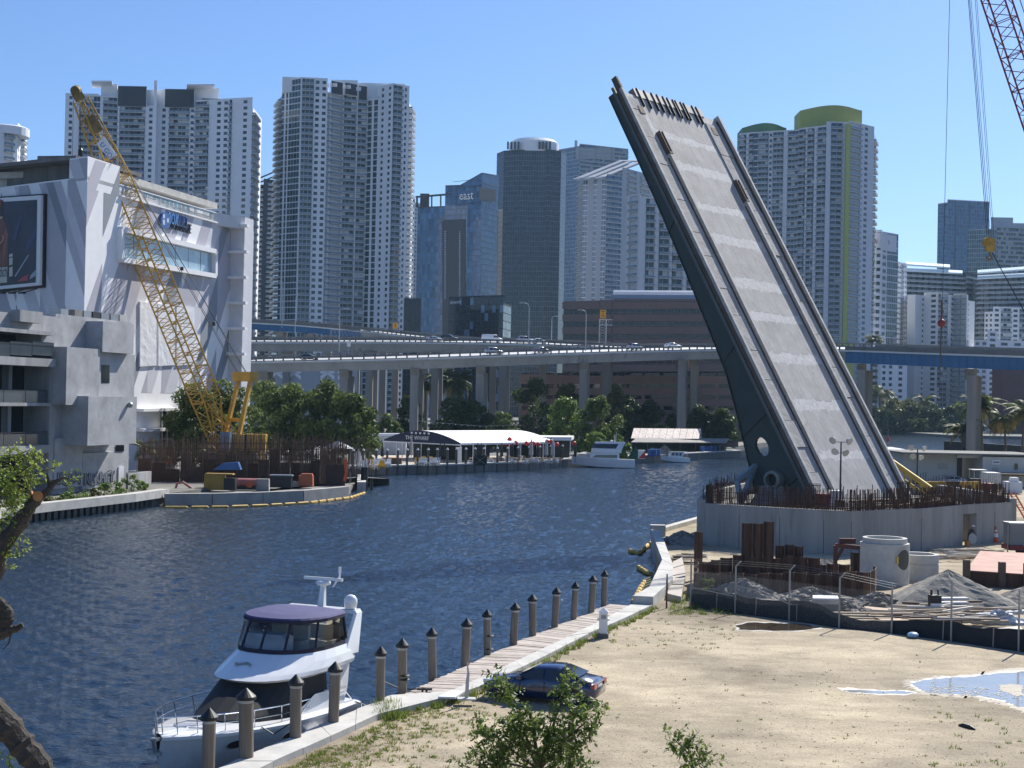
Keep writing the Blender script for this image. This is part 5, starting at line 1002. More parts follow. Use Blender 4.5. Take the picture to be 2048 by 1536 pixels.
for a, b in zip(tops, tops[1:]):
    for z in (.5, 1.0): stuff.tube(a+V(0, .3, PZ+z), b+V(0, .3, PZ+z), .03, n=4)
for a, b in ((back[0], back[1]), (back[1], back[2]), (back[2], back[3])):
    L = (b-a).length; d = (b-a)/L
    for k in range(int(L/.3)): p = a+d*k*.3; stuff.tube((p.x, p.y, 4.3), (p.x, p.y, 4.3+rnd.uniform(1, 2)), .035, n=4)
for k in range(40): x = rnd.uniform(17, 42); y = rnd.uniform(119, 127)+max(0, x-30)*.5; stuff.tube((x, y, 3.8), (x, y, 3.8+rnd.uniform(1.2, 2.6)), .04, n=4)
for k in range(14): y = 118+k*.8; stuff.tube((18+k*.6, y, 4.2+.1*(k % 3)), (26+k*1.2, y+.5, 4.2+.1*(k % 3)), .05, n=4)
stuff.build('rebar_cage', m_rust, T, kind='stuff')
for x0, x1, yt in ((1413, 1426, 969), (1432, 1448, 966), (1612, 1640, 966), (1795, 1818, 962)):
    m = MB(); Y = 121 if x0 < 1700 else 126; a = A(x0, yt, Y); b = A(x1, yt, Y)
    for k in range(8): p = a.lerp(b, k/7); m.tube((p.x, p.y, 4.0), (p.x, p.y, a.z), .05, n=4)
    for z in np.linspace(4.4, a.z-.2, 5): m.tube((a.x-.1, a.y, z), (b.x+.1, b.y, z), .04, n=4)
    m.build('rebar_column', m_rust, T, kind='stuff')
for (x0, y0), (x1, y1), z in (((1700, 1004), (1800, 1000), 4.9), ((1704, 1016), (1830, 1010), 4.3), ((1800, 1012), (1900, 1000), 4.4)):
    a = A(x0, y0, 119); b = A(x1, y1, 122); m = MB(); m.beam(a, b, .3, .25); m.build('form_timber', mat('timber_tan', (.36, .27, .17), .8, var=.2), T)
m = MB(); a = P(1880, 1010, 4.6); 
# wall joints
for p in front[1:]+[dB.lerp(R0_, .5)]: m.beam(p+V(0, -.01, 1.), p+V(0, -.01, 3.9), .025, .02)
m.build('wall_joint', m_black, T, kind='stuff')
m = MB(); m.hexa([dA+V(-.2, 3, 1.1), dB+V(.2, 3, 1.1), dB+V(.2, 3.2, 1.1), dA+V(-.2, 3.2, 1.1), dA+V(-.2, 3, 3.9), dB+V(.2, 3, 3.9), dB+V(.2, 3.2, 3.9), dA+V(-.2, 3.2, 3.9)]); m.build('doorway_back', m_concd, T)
# ---------- light towers ----------
def light_tower(label, x, yb, yt, Y):
    b = A(x, yb, Y); h = A(x, yt, Y).z-b.z; t = thing('light_tower', label, 'light tower', b, 0, 'work light towers on the construction site'); m = MB(); m.tube((0, 0, 0), (0, 0, h), .09, .06, 8); loc_part('mast', m, m_black, t)
    m = MB(); m.beam((-.7, 0, h), (.7, 0, h), .08, .08); m.beam((-.4, 0, h-.9), (.4, 0, h-.9), .08, .08); loc_part('crossbar', m, m_steel, t)
    for k, (dx, dz) in enumerate(((-.65, .15), (.65, .1), (-.45, -.75), (.35, -.85))):
        m = MB(); rg = []; d = V(dx*.8, -.6, -.35).normalized(); a = d.orthogonal().normalized(); b_ = d.cross(a); c0 = V(dx, 0, h+dz)
        for rr, o in ((.08, -.25), (.3, .05), (.34, .12), (.3, .13)): rg.append([c0+d*o+(a*math.cos(q*.7854)+b_*math.sin(q*.7854))*rr for q in range(8)])
        m.loft(rg); loc_part('floodlight', m, mat('lamp_pale', (.5, .52, .52), .3, metal=.3), t)
    m = MB(); m.bx(-.35, .35, -.3, .3, 0, .5); loc_part('base', m, m_black, t); return t
light_tower('tall work light mast in front of the raised bridge deck', 1680, 1012, 884, 117.5)
light_tower('work light mast in front of the white site building', 1834, 968, 898, 150)
# ---------- objects on the pier ----------
t = thing('generator', 'small white and red generator among the rebar beside the light mast', 'generator', P(1662, 1022, 3.9)); m = MB(); m.bx(-.2, 1., -.5, .5, .3, 1.7); m.bx(-.1, .9, -.6, .6, 1.7, 1.8); loc_part('housing', m, m_white, t); m = MB(); m.bx(-1.3, -.2, -.5, .5, .1, 1.5); loc_part('engine', m, mat('dull_red', (.22, .03, .03), .6, var=.2), t); m = MB(); m.tube((-.9, -.55, .35), (-.9, .55, .35), .35, n=12); loc_part('wheel', m, m_tyre, t)
m_form = mat('formwork_yellow', (.52, .36, .07), .6, var=.25, scale=1); t = thing('formwork_truss', 'yellow steel formwork truss leaning behind the bridge pier', 'formwork', A(1850, 985, 148)); m = MB(); a = A(1782, 920, 146); b = A(1862, 976, 144)
for o in (0, 1.2): m.beam(a+V(0, o, 0), b+V(0, o, 0), .5, .35)
for k in range(8): p = a.lerp(b, k/7); m.beam(p, p+V(0, 1.2, -.2), .12, .12); m.beam(p, p+V(.3, 0, -1.1), .12, .12)
m.beam(a-Z3*1.1, b-Z3*1.1, .3, .3); m.build('truss', m_form, t)
t = thing('yellow_formwork', 'row of yellow ribbed formwork panels in front of the parked site cars', 'formwork', A(1900, 985, 150)); 
for k in range(8):
    m = MB(); a = A(1852+k*13.5, 982, 149+k*.3); b = A(1852+k*13.5+12.5, 982, 149.3+k*.3); z1 = A(1852, 963, 149).z; m.hexa([a, b, b+V(0, .2, 0), a+V(0, .2, 0), V(a.x, a.y, z1), V(b.x, b.y, z1), V(b.x, b.y+.2, z1), V(a.x, a.y+.2, z1)])
    for q in range(4): p = a.lerp(b, (q+.5)/4); m.beam(p+V(0, -.05, 0), V(p.x, p.y-.05, z1), .1, .1)
    m.build('panel', m_form if k not in (3, 4) else m_rust, t)
# ================= SITE YARD BEHIND THE PIER =================
m_cont = mat('container_white', (.52, .53, .5), .6, var=.12, scale=.5, streak=True)
T = thing('site_building', 'long low white site building with an open dark doorway at right', 'building', P(1930, 968)); zt = lambda x, y: A(x, y, 226).z
def SB(x, Y=226): p = A(x, 900, Y); p.z = 0; return p
def sbox(nm, x0, x1, z0, z1, Y, dep, m_):
    a, b = SB(x0, Y), SB(x1, Y); m = MB(); m.hexa([a+Z3*z0, b+Z3*z0, b+V(0, dep, z0), a+V(0, dep, z0), a+Z3*z1, b+Z3*z1, b+V(0, dep, z1), a+V(0, dep, z1)]); return m.build(nm, m_, T)
hB = zt(1900, 906)
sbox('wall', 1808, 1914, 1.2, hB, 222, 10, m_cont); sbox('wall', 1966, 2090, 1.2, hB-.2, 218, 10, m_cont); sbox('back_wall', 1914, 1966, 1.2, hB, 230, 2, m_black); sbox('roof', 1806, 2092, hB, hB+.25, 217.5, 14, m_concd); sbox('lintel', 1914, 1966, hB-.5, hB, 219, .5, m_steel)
o = sbox('vent_grille', 1878, 1896, 3.6, 4.5, 221.9, .2, m_steel)
for k in range(4): sbox('door_strip', 1914+k*3, 1916+k*3, 1.2, hB-.5, 223, .1, m_concd)
sbox('notice_board', 1985, 2001, 4.6, 5.3, 217.9, .1, m_white); sbox('notice_text', 1987, 1999, 4.9, 5.05, 217.85, .02, m_black); sbox('vent_grille', 1986, 1998, 3.5, 4.1, 217.9, .1, m_steel); sbox('lean_to', 2003, 2090, 3.2, 3.4, 213, 5, m_rust); sbox('window', 2030, 2036, 3.9, 4.8, 217.9, .1, m_dkgl)
t = thing('cargo_container', 'grey box container with a red machine in front of the site building', 'container', P(1990, 972)); m = MB(); a = SB(1976, 205); b = SB(2003, 205); m.hexa([a+Z3*1.4, b+Z3*1.4, b+V(0, 3, 1.4), a+V(0, 3, 1.4), a+Z3*3.9, b+Z3*3.9, b+V(0, 3, 3.9), a+V(0, 3, 3.9)]); m.build('box', m_cont, t)
for k in range(7): m = MB(); p = a.lerp(b, (k+.5)/7); m.beam(V(p.x, p.y-.03, 1.5), V(p.x, p.y-.03, 3.8), .1, .08); m.build('rib', m_steel, t)
m = MB(); a = SB(1974, 200); b = SB(1992, 200); m.hexa([a+Z3*1.7, b+Z3*1.7, b+V(0, 2, 1.7), a+V(0, 2, 1.7), a+Z3*2.6, b+Z3*2.6, b+V(0, 2, 2.6), a+V(0, 2, 2.6)]); m.build('engine_hood', mat('dull_red', (.22, .03, .03)), t)
t = thing('forklift', 'dark forklift parked in the doorway of the white site building', 'forklift', P(1960, 973)); m = MB(); a = SB(1948, 212); m.bx(a.x, a.x+2, a.y, a.y+3, 1.6, 2.6); m.build('chassis', m_black, t); m = MB(); 
for dx, dy in ((.1, .1), (1.9, .1), (.1, 2.2), (1.9, 2.2)): m.beam((a.x+dx, a.y+dy, 2.6), (a.x+dx, a.y+dy, 3.9), .1, .1)
m.bx(a.x-.1, a.x+2.1, a.y, a.y+2.4, 3.9, 4); m.build('cab_frame', m_steel, t)
for dx, dy in ((-.1, .5), (1.7, .5), (-.1, 2.4), (1.7, 2.4)): m = MB(); m.tube((a.x+dx, a.y+dy, 1.6), (a.x+dx+.4, a.y+dy, 1.6), .4, n=12); m.build('wheel', m_tyre, t)
t = thing('tool_crates', 'two pale grey storage boxes stacked at the right edge of the site', 'crate', P(2030, 975)); m = MB(); a = SB(2016, 200); b = SB(2046, 200); m.hexa([a+Z3*1.3, b+Z3*1.3, b+V(0, 2, 1.3), a+V(0, 2, 1.3), a+Z3*2.9, b+Z3*2.9, b+V(0, 2, 2.9), a+V(0, 2, 2.9)]); m.build('lower_box', mat('tarp_white', (.6, .62, .66), .5, var=.06), t); m = MB(); m.bx(a.x+.7, a.x+1.7, a.y+.3, a.y+1.4, 2.9, 3.5); m.build('upper_box', m_white, t)
vehicle('white_suv', 'white sport utility vehicle parked in front of the white site building, left one', 'car', 'suv', pw, P(1858, 968)+V(0, 6, 0), rad(165), group='cars parked on the site')
vehicle('white_van', 'white van parked beside the white utility vehicle at the site building', 'van', 'suv', pw, P(1905, 968)+V(0, 8, 0), rad(170), group='cars parked on the site', hi=False)
vehicle('white_pickup', 'low white car partly hidden behind the yellow formwork panels', 'car', 'sedan', pw, P(1922, 973)+V(0, 4, 0), rad(160), group='cars parked on the site')
T = thing('carport', 'small carport with white roof left of the site building', 'shed', P(1800, 950)); m = MB(); a = A(1776, 905, 235); b = A(1812, 905, 230); m.hexa([a, b, b+V(0, 9, 0), a+V(0, 9, 0), a+Z3*.5, b+Z3*.5, b+V(0, 9, .6), a+V(0, 9, .6)]); m.build('roof', m_white, T); m = MB(); m.hexa([V(a.x, a.y+2, 1.2), V(b.x, b.y+2, 1.2), V(b.x, b.y+2.3, 1.2), V(a.x, a.y+2.3, 1.2), V(a.x, a.y+2, a.z), V(b.x, b.y+2, a.z), V(b.x, b.y+2.3, a.z), V(a.x, a.y+2.3, a.z)]); m.build('curtain_wall', GL[1], T)
m = MB(); a = A(1890, 868, 420); b = A(2150, 885, 360); a.z = b.z = 0
t = thing('river_fence', 'black slatted fence wall under the palms on the right river bank', 'fence', (a.x, a.y, 0)); m.beam(a+Z3*1.7, b+Z3*1.7, .6, 3.6); m.build('wall', m_black, t); m = MB()
for k in range(60): p = a.lerp(b, (k+8)/68); m.beam(p+V(0, -.35, 1.5+(k % 4)*.5), p+V(1.2, -.35, 1.5+(k % 4)*.5), .05, .12)
m.build('slats', m_steel, t, kind='stuff')
# ================= SEAWALL CAP, BOARDWALK, PILINGS =================
T = thing('seawall', 'pale concrete seawall cap running along the near bank beside the wooden boardwalk', 'seawall', CAPW[4])
for i in range(len(CAPW)-1):
    a, b, c, d = CAPW[i], CAPW[i+1], CAPY[i+1], CAPY[i]; n = max(1, round((b-a).length/3.2))
    for k in range(n):
        p = [a.lerp(b, k/n), a.lerp(b, (k+.985)/n), d.lerp(c, (k+.985)/n), d.lerp(c, k/n)]; z = 1.42+.012*((i+k) % 2)
        if i >= 9: z += .45
        m = MB(); m.prism([(q.x, q.y) for q in p], -1.2 if i >= 9 else 1.0, z); m.build('cap_segment', m_concw, T)
m_plank = mat('weathered_plank', (.36, .31, .27), .8, var=.3, scale=2.2, col2=(.26, .21, .175), thr=.6)
m_planks = [mat('plank_a', (.40, .345, .30), .8, var=.2, scale=2.5), mat('plank_b', (.335, .285, .245), .8, var=.2, scale=2.5), mat('plank_c', (.45, .4, .355), .8, var=.2, scale=2.5)]
WE = [P(x, y, 1.4) for x, y in ((790, 1399), (830, 1378), (890, 1351), (985, 1306), (1050, 1276), (1110, 1249), (1165, 1229), (1220, 1208))]
IE = [P(x, y, 1.4) for x, y in ((900, 1394), (930, 1382), (983, 1354), (1075, 1310), (1127, 1286), (1180, 1258), (1222, 1236), (1268, 1212))]
T = thing('boardwalk', 'weathered wooden boardwalk of cross planks between the pilings and the seawall', 'boardwalk', WE[3]-Z3*1.4); rnd = random.Random(8); cnt = 0
for i in range(len(WE)-1):
    n = max(3, round(((WE[i+1]-WE[i]).length+(IE[i+1]-IE[i]).length)/2/.2))
    for k in range(n):
        a = WE[i].lerp(WE[i+1], k/n); b = WE[i].lerp(WE[i+1], (k+.93)/n); c = IE[i].lerp(IE[i+1], (k+.93)/n); d = IE[i].lerp(IE[i+1], k/n); o = (a-d).normalized()*rnd.uniform(-.04, .08); j = rnd.uniform(-.012, .012)
        m = MB(); m.hexa([a+o-Z3*.05, b+o-Z3*.05, c-Z3*.05, d-Z3*.05, a+o+Z3*j, b+o+Z3*j, c+Z3*j, d+Z3*j]); m.build('plank', rnd.choice(m_planks), T); cnt += 1
m = MB()
for i in range(len(WE)-1):
    m.beam(WE[i]+V(0, 0, -.2), WE[i+1]+V(0, 0, -.2), .12, .25); m.beam(WE[i].lerp(IE[i], .5)-Z3*.2, WE[i+1].lerp(IE[i+1], .5)-Z3*.2, .12, .25)
    m.tube(WE[i]+V(0, 0, -.1), WE[i]-Z3*2.5, .1)
m.build('stringers', m_planks[1], T)
m_pile = mat('piling_wood', (.2, .165, .13), .85, var=.3, scale=2.5, streak=True, col2=(.28, .24, .2), thr=.55)
capm = MB(); capm.lathe([(.27, 0), (.28, .06), (.27, .1), (.02, .36)], n=16); bandm = MB(); bandm.lathe([(.232, 0), (.232, .08)], n=16)
me_cap = capm.mesh('cap', m_black); me_band = bandm.mesh('band', m_concw)
PL = [(430, 1551, 1414, 'leftmost mooring piling beside the bow of the white boat'), (510, 1518, 1374, 'thick piling with a bracket in front of the boat hull, second from left'), (605, 1477, 1346, 'piling in front of the boat cabin with fender to its right'), (677, 1446, 1320, 'piling beside the stern of the white boat'),
 (773, 1403, 1289, 'first piling of the boardwalk row, at its left end'), (819, 1384, 1273, 'piling with a black rope round its foot at the boardwalk start'), (880, 1357, 1251, 'third piling of the boardwalk row with a pale scratch'), (937, 1331, 1232, 'fourth piling of the boardwalk row, slightly leaning'), (988, 1309, 1214, 'fifth piling of the boardwalk row with two dark rings'), (1033, 1290, 1200, 'sixth piling of the boardwalk row counting from the boat'), (1077, 1272, 1183, 'seventh piling of the boardwalk row, near its middle'), (1114, 1255, 1169, 'eighth piling of the boardwalk row counting from the boat'), (1152, 1239, 1158, 'thin piling third from the far end of the boardwalk'), (1187, 1225, 1145, 'second last piling toward the far end of the boardwalk'), (1215, 1212, 1135, 'last piling at the far end of the boardwalk')]
for k, (x, yb, yt, lb) in enumerate(PL):
    b = P(x, yb, 1.4); b += V(-.24, .12, 0); zt = A(x, yt+9, b.y).z-.25; t = thing('mooring_piling', lb, 'piling', (b.x, b.y, -1), 0, 'mooring pilings along the near dock')
    r = (.2, .235, .2, .2)[k] if k < 4 else random.uniform(.165, .19); m = MB(); n = 7; tl = random.uniform(-.03, .03); m.pipe([(tl*q, 0, (zt+1)*q/n) for q in range(n+1)], [r*random.uniform(.97, 1.03) for q in range(n+1)], 14); loc_part('pile', m, m_pile, t, smooth=False)
    o = inst('cap', me_cap, t, (tl*n, 0, zt+1), (0, 0, 0), (r/.2,)*2+(1,)); inst('band', me_band, t, (tl*n, 0, zt+.9), (0, 0, 0), (r/.222,)*2+(1,))
    if k in (5, 8):
        m = MB(); 
        for z in ((2.85, 3.0) if k == 5 else (3.2, 2.6)): m.lathe([(r+.01, z), (r+.05, z+.03), (r+.01, z+.07)], n=14)
        loc_part('rope_wrap', m, m_black, t)
    if k == 1: m = MB(); m.pipe([(.1, -.26, 2.1), (.2, -.3, 1.4), (.28, -.36, .2)], .05, 6); m.bx(.0, .2, -.34, -.2, 2.0, 2.3); loc_part('bracket', m, m_black, t)
# ---------- small things on the dock ----------
t = thing('power_pedestal', 'white dock power pedestal with pyramid cap on the seawall edge', 'power pedestal', P(1206, 1275)); m = MB(); m.bx(-.2, .2, -.2, .2, .22, 1.25); loc_part('body', m, m_white, t); m = MB(); m.hexa([(-.27, -.27, 1.27), (.27, -.27, 1.27), (.27, .27, 1.27), (-.27, .27, 1.27), (-.02, -.02, 1.5), (.02, -.02, 1.5), (.02, .02, 1.5), (-.02, .02, 1.5)]); loc_part('cap', m, m_white, t); m = MB(); m.bx(-.26, .26, -.26, .26, 0, .22); loc_part('plinth', m, m_concd, t)
m = MB(); m.bx(-.12, .12, -.215, -.203, .95, 1.15); loc_part('socket_cover', m, m_steel, t); m = MB(); m.bx(-.3, -.2, -.1, .1, .85, .95); m.bx(.2, .3, -.1, .1, .85, .95); loc_part('hose_hooks', m, m_white, t)
m = MB(); a = P(933, 1398, 1.43); m.pipe([a, a+V(.02, 0, .7), a+V(.05, 0, 1.), a+V(0, 0, 1.4)], [.07, .07, .05, .02], 7); m.bx(a.x-.35, a.x+.35, a.y-.2, a.y+.2, a.z-.02, a.z+.04); tag(m.build('broken_post', mat('pipe_grey', (.45, .45, .45), .6)), 'broken grey stub post standing on the seawall beside the car', 'post')
m = MB(); c4 = [P(x, y, 1.46) for x, y in ((876, 1396), (910, 1397), (929, 1385), (903, 1383))]; m.prism([(p.x, p.y) for p in c4], 1.445, 1.52); tag(m.build('white_board', m_white), 'flat white board lying on the seawall corner left of the car', 'board')
t = thing('dock_cleat', 'black mooring cleat with rope on the boardwalk by the second piling', 'cleat', P(849, 1384, 1.42)); m = MB(); m.bx(-.3, .3, -.06, .06, .08, .15); m.bx(-.12, -.04, -.05, .05, 0, .08); m.bx(.04, .12, -.05, .05, 0, .08); loc_part('horn', m, m_black, t); m = MB(); m.pipe([(0, 0, .15), (-.5, .2, .05), (-1.1, .5, .04), (-1.6, .3, .3)], .03, 5); loc_part('rope', m, m_black, t)
# ================= MOTOR YACHT =================
BH = math.atan2(-11., -4.35); BO = V(-7.15, 56.7, 0)
T = thing('motor_yacht', 'white flybridge motor yacht with dark blue canopy moored at the near dock', 'motor yacht', BO+V(.08, 0, 0), BH); T.scale = (.96, 1.06, .93)
m_gel = mat('gelcoat_white', (.76, .77, .78), .18, coat=.6, var=.02, spec=.5); m_cover = mat('black_mesh_cover', (.006, .007, .01), .7, var=.3, scale=2); m_navy = mat('canopy_navy', (.055, .055, .15), .8, var=.12, scale=1.5); m_sst = mat('stainless', (.62, .63, .65), .2, metal=1., var=.03)
m_gelg = mat('hull_grey', (.6, .61, .62), .25, coat=.5, var=.02)
S = [(1.0, 1.82, 1.3, 1.75, .75, 1.6, .05, -.5), (3, 1.92, 1.38, 1.86, .8, 1.68, .05, -.55), (5, 1.95, 1.5, 1.88, .85, 1.62, .05, -.6), (7, 1.88, 1.62, 1.74, .9, 1.36, .08, -.6), (8.5, 1.66, 1.73, 1.42, 1.0, .95, .1, -.5), (9.8, 1.28, 1.83, .98, 1.1, .52, .15, -.35), (10.8, .82, 1.9, .5, 1.2, .18, .25, -.1), (11.4, .42, 1.94, .2, 1.35, .05, .6, .35), (11.8, .1, 1.97, .05, 1.6, .02, 1.3, 1.15)]
rings = []
for x, hd_, zd, hm, zm, hw_, zw, zk in S: rings.append([(x, -hd_, zd), (x, -hm, zm), (x, -hw_, zw), (x, 0, zk), (x, hw_, zw), (x, hm, zm), (x, hd_, zd)])
m = MB(); m.loft(rings, closed=False, caps=False); m.poly([rings[0][k] for k in range(7)]); loc_part('hull', m, m_gelg, T, smooth=False)
m = MB(); rg = []
for x, hd_, zd, *_ in S: rg.append([(x, -hd_-.02, zd-.1), (x, -hd_-.04, zd+.02), (x, -hd_*.92, zd+.07), (x, -hd_*.55, zd+.13), (x, 0, zd+.16), (x, hd_*.55, zd+.13), (x, hd_*.92, zd+.07), (x, hd_+.04, zd+.02), (x, hd_+.02, zd-.1)])
m.loft(rg, closed=False); loc_part('deck', m, m_gel, T, smooth=False)
m = MB(); m.hexa([(0, -1.65, .35), (1.1, -1.75, .35), (1.1, 1.75, .35), (0, 1.65, .35), (0, -1.65, .55), (1.1, -1.75, .55), (1.1, 1.75, .55), (0, 1.65, .55)]); loc_part('swim_platform', m, m_gel, T)
def outline(x0, x1, hb, z, pw_=2.6, n=28, sq=1.0):
    pts = []; c = x0+(x1-x0)*.42
    for k in range(n):
        t = 2*math.pi*k/n; cx, sy = math.cos(t), math.sin(t); e = 2/pw_
        lx = (x1-c) if cx > 0 else (c-x0); px_ = c+lx*math.copysign(abs(cx)**(e if cx < 0 else .9), cx) if cx >= 0 else c-lx*abs(cx)**.35
        pts.append((px_, hb*math.copysign(abs(sy)**(.7 if cx < 0 else .8), sy), z))
    return pts
m = MB(); m.loft([outline(2.2, 9.0, 1.55, 1.5), outline(2.2, 8.75, 1.5, 1.95), outline(2.3, 7.7, 1.44, 2.55), outline(2.4, 6.7, 1.4, 3.05)]); loc_part('windscreen_cover', m, m_cover, T, smooth=False)
# white side sweep with dark windows left showing
for sg in (-1, 1):
    m = MB()
    for pts in ([(6.6, 1.55), (2.0, 1.4), (1.6, 2.0), (4.9, 1.98)], [(1.6, 2.0), (2.9, 2.0), (2.4, 2.9), (1.3, 3.0)], [(4.9, 1.98), (1.6, 2.0), (1.9, 2.12), (4.2, 2.2)]):
        q = [(x, sg*(1.62 if z < 1.9 else 1.58-.08*(z-1.9)), z) for x, z in pts]; m.poly(q); 
        m.poly([(x, y-sg*.12, z) for x, y, z in q])
    loc_part('side_coaming', m, m_gel, T)
# flybridge shell
m = MB(); m.loft([outline(1.2, 6.85, 1.68, 2.98), outline(.75, 7.1, 1.86, 3.1), outline(.7, 6.8, 1.88, 3.25), outline(.9, 6.1, 1.82, 3.55), outline(1.15, 5.5, 1.7, 3.85), outline(1.3, 5.3, 1.56, 3.86), outline(1.4, 5.1, 1.5, 3.6)]); loc_part('flybridge', m, m_gel, T, smooth=False)
m = MB(); m.pipe([(6.2, -.5, 3.52), (6.1, -.1, 3.6), (6.25, .1, 3.55)], .04, 6); m.tube((6.2, -.5, 3.45), (6.2, -.5, 3.6), .06); loc_part('horn', m, m_steel, T)
# enclosure
lo = outline(1.25, 5.45, 1.66, 3.86); mi_ = outline(1.3, 5.42, 1.66, 4.02); hi_ = outline(1.5, 4.85, 1.56, 5.05)
m = MB(); m.loft([lo, mi_], caps=False); loc_part('enclosure_skirt', m, mat('navy_trim', (.018, .018, .04), .8), T)
m_vinyl = bpy.data.materials.new('clear_vinyl'); m_vinyl.use_nodes = True; q = m_vinyl.node_tree; gl_ = q.nodes.new('ShaderNodeBsdfGlossy'); gl_.inputs['Roughness'].default_value = .08; tr_ = q.nodes.new('ShaderNodeBsdfTransparent'); tr_.inputs[0].default_value = (.82, .84, .86, 1); fx = q.nodes.new('ShaderNodeMixShader'); fr_ = q.nodes.new('ShaderNodeFresnel'); fr_.inputs[0].default_value = 1.6; q.links.new(fr_.outputs[0], fx.inputs[0]); q.links.new(tr_.outputs[0], fx.inputs[1]); q.links.new(gl_.outputs[0], fx.inputs[2]); q.links.new(fx.outputs[0], q.nodes['Material Output'].inputs[0])
N_ = len(mi_); cuts = [0, 2, 5, 9, 12, 16, 19, 23, 26, 28]
for a, b in zip(cuts, cuts[1:]):
    m = MB()
    for k in range(a, b): m.quad(mi_[k], mi_[(k+1) % N_], hi_[(k+1) % N_], hi_[k])
    loc_part('vinyl_window', m, m_vinyl, T)
    m = MB(); m.tube(Vector(mi_[a]), Vector(hi_[a]), .05, n=6); loc_part('enclosure_seam', m, MATS['navy_trim'], T)
m = MB(); rgs = []; 
for sc, dz in ((1.0, 0), (1.05, .05), (1.02, .12), (.75, .22), (.4, .27), (.02, .29)):
    cx = 3.0; rgs.append([(cx+(x-cx)*sc, y*sc, z+dz) for x, y, z in hi_])
m.loft(rgs); loc_part('canopy', m, m_navy, T, smooth=False)
m = MB(); m.loft([hi_, [(3+(x-3)*1.055, y*1.055, z+.04) for x, y, z in hi_], [(3+(x-3)*1.06, y*1.06, z-.07) for x, y, z in hi_], [(3+(x-3)*1., y*1.0, z-.07) for x, y, z in hi_]], caps=False); loc_part('canopy_trim', m, MATS['navy_trim'], T)
# interior of flybridge
m_beige = mat('seat_beige', (.45, .4, .32), .7, var=.1)
for y in (-.55, .35): m = MB(); m.bx(3.0, 3.6, y-.3, y+.3, 3.6, 4.1); m.bx(2.85, 3.05, y-.3, y+.3, 4.1, 4.65); loc_part('helm_seat', m, m_beige, T)
m = MB(); m.bx(4.1, 4.7, -1., .6, 3.6, 4.35); m.hexa([(4.05, -1, 4.35), (4.75, -1, 4.35), (4.75, .6, 4.35), (4.05, .6, 4.35), (4.35, -.9, 4.55), (4.75, -.9, 4.5), (4.75, .5, 4.5), (4.35, .5, 4.55)]); loc_part('helm_console', m, m_gel, T)
m = MB(); m.bx(1.6, 2.5, -1.2, 1.2, 3.6, 4.0); m.bx(1.45, 1.65, -1.2, 1.2, 4.0, 4.5); m.bx(1.6, 3.0, .95, 1.25, 3.6, 4.0); loc_part('lounge_seat', m, m_beige, T)
m = MB(); m.tube((4.3, -.6, 4.5), (4.15, -.6, 4.75), .03); m.lathe([(.2, 0), (.23, .03), (.2, .05)], (4.12, -.6, 4.72), 14); loc_part('steering_wheel', m, m_black, T)
# radar arch: two raked legs and a top bar
m = MB()
for sg in (-1, 1): m.hexa([(2.3, sg*1.62, 3.5), (1.2, sg*1.64, 3.45), (1.2, sg*1.8, 3.4), (2.3, sg*1.78, 3.45), (.85, sg*1.42, 5.0), (.4, sg*1.42, 5.0), (.4, sg*1.54, 4.95), (.85, sg*1.54, 4.95)])
m.hexa([(.4, -1.54, 4.9), (.85, -1.54, 4.9), (.85, 1.54, 4.9), (.4, 1.54, 4.9), (.38, -1.45, 5.06), (.82, -1.45, 5.04), (.82, 1.45, 5.04), (.38, 1.45, 5.06)]); loc_part('radar_arch', m, m_gel, T)
m = MB(); m.hexa([(.6, -.13, 5.0), (.85, -.13, 5.0), (.85, .13, 5.0), (.6, .13, 5.0), (.54, -.08, 5.95), (.7, -.08, 5.95), (.7, .08, 5.95), (.54, .08, 5.95)]); loc_part('radar_mast', m, m_gel, T)
m = MB(); m.lathe([(.12, 0), (.26, .06), (.3, .14), (.26, .22), (.12, .26)], (.62, 0, 5.93), 14); m.hexa([(.55, -.8, 6.18), (.7, -.8, 6.18), (.7, .8, 6.18), (.55, .8, 6.18), (.56, -.8, 6.3), (.69, -.8, 6.3), (.69, .8, 6.3), (.56, .8, 6.3)]); loc_part('radar', m, m_gel, T)
m = MB(); m.tube((.5, .35, 5.9), (.35, .55, 6.35), .03); m.tube((.35, .55, 6.2), (.35, .55, 6.7), .035); m.tube((.35, .55, 6.5), (.35, .55, 6.75), .06, n=8); loc_part('light_mast', m, m_gel, T)
m = MB(); m.lathe([(.18, 0), (.24, .1), (.26, .27), (.25, .43), (.17, .56), (.05, .62)], (.6, 1.15, 5.04), 16); loc_part('satellite_dome', m, m_gel, T, smooth=True)
# bow rail
m = MB(); rl_ = []
for x, hd_, zd, *_ in S[2:]: rl_.append((x, hd_*.93, zd+.7))
pr_ = [(x, y, z) for x, y, z in rl_]+[(12.05, .0, 2.7)]+[(x, -y, z) for x, y, z in rl_[::-1]]
m.pipe(pr_, .022, 6); m.pipe([(x, y*.98, z-.33) for x, y, z in pr_], .014, 5)
for x, y, z in pr_[1:-1]: m.tube((x-.12, y*.97, z-.68), (x, y, z), .018, n=5)
m.tube((6, 1.8, 1.6), (5, 1.82, 2.2), .02, n=5); loc_part('bow_rail', m, m_sst, T)
m = MB(); m.pipe([(3.0, 1.68, 1.42), (2.6, 1.66, 1.95), (1.9, 1.64, 1.9), (1.2, 1.6, 1.4)], .022, 6); m.pipe([(1.1, 1.6, .5), (.7, 1.6, 1.2), (.4, 1.6, 1.1), (.2, 1.55, .55)], .022, 6); loc_part('stern_rail', m, m_sst, T)
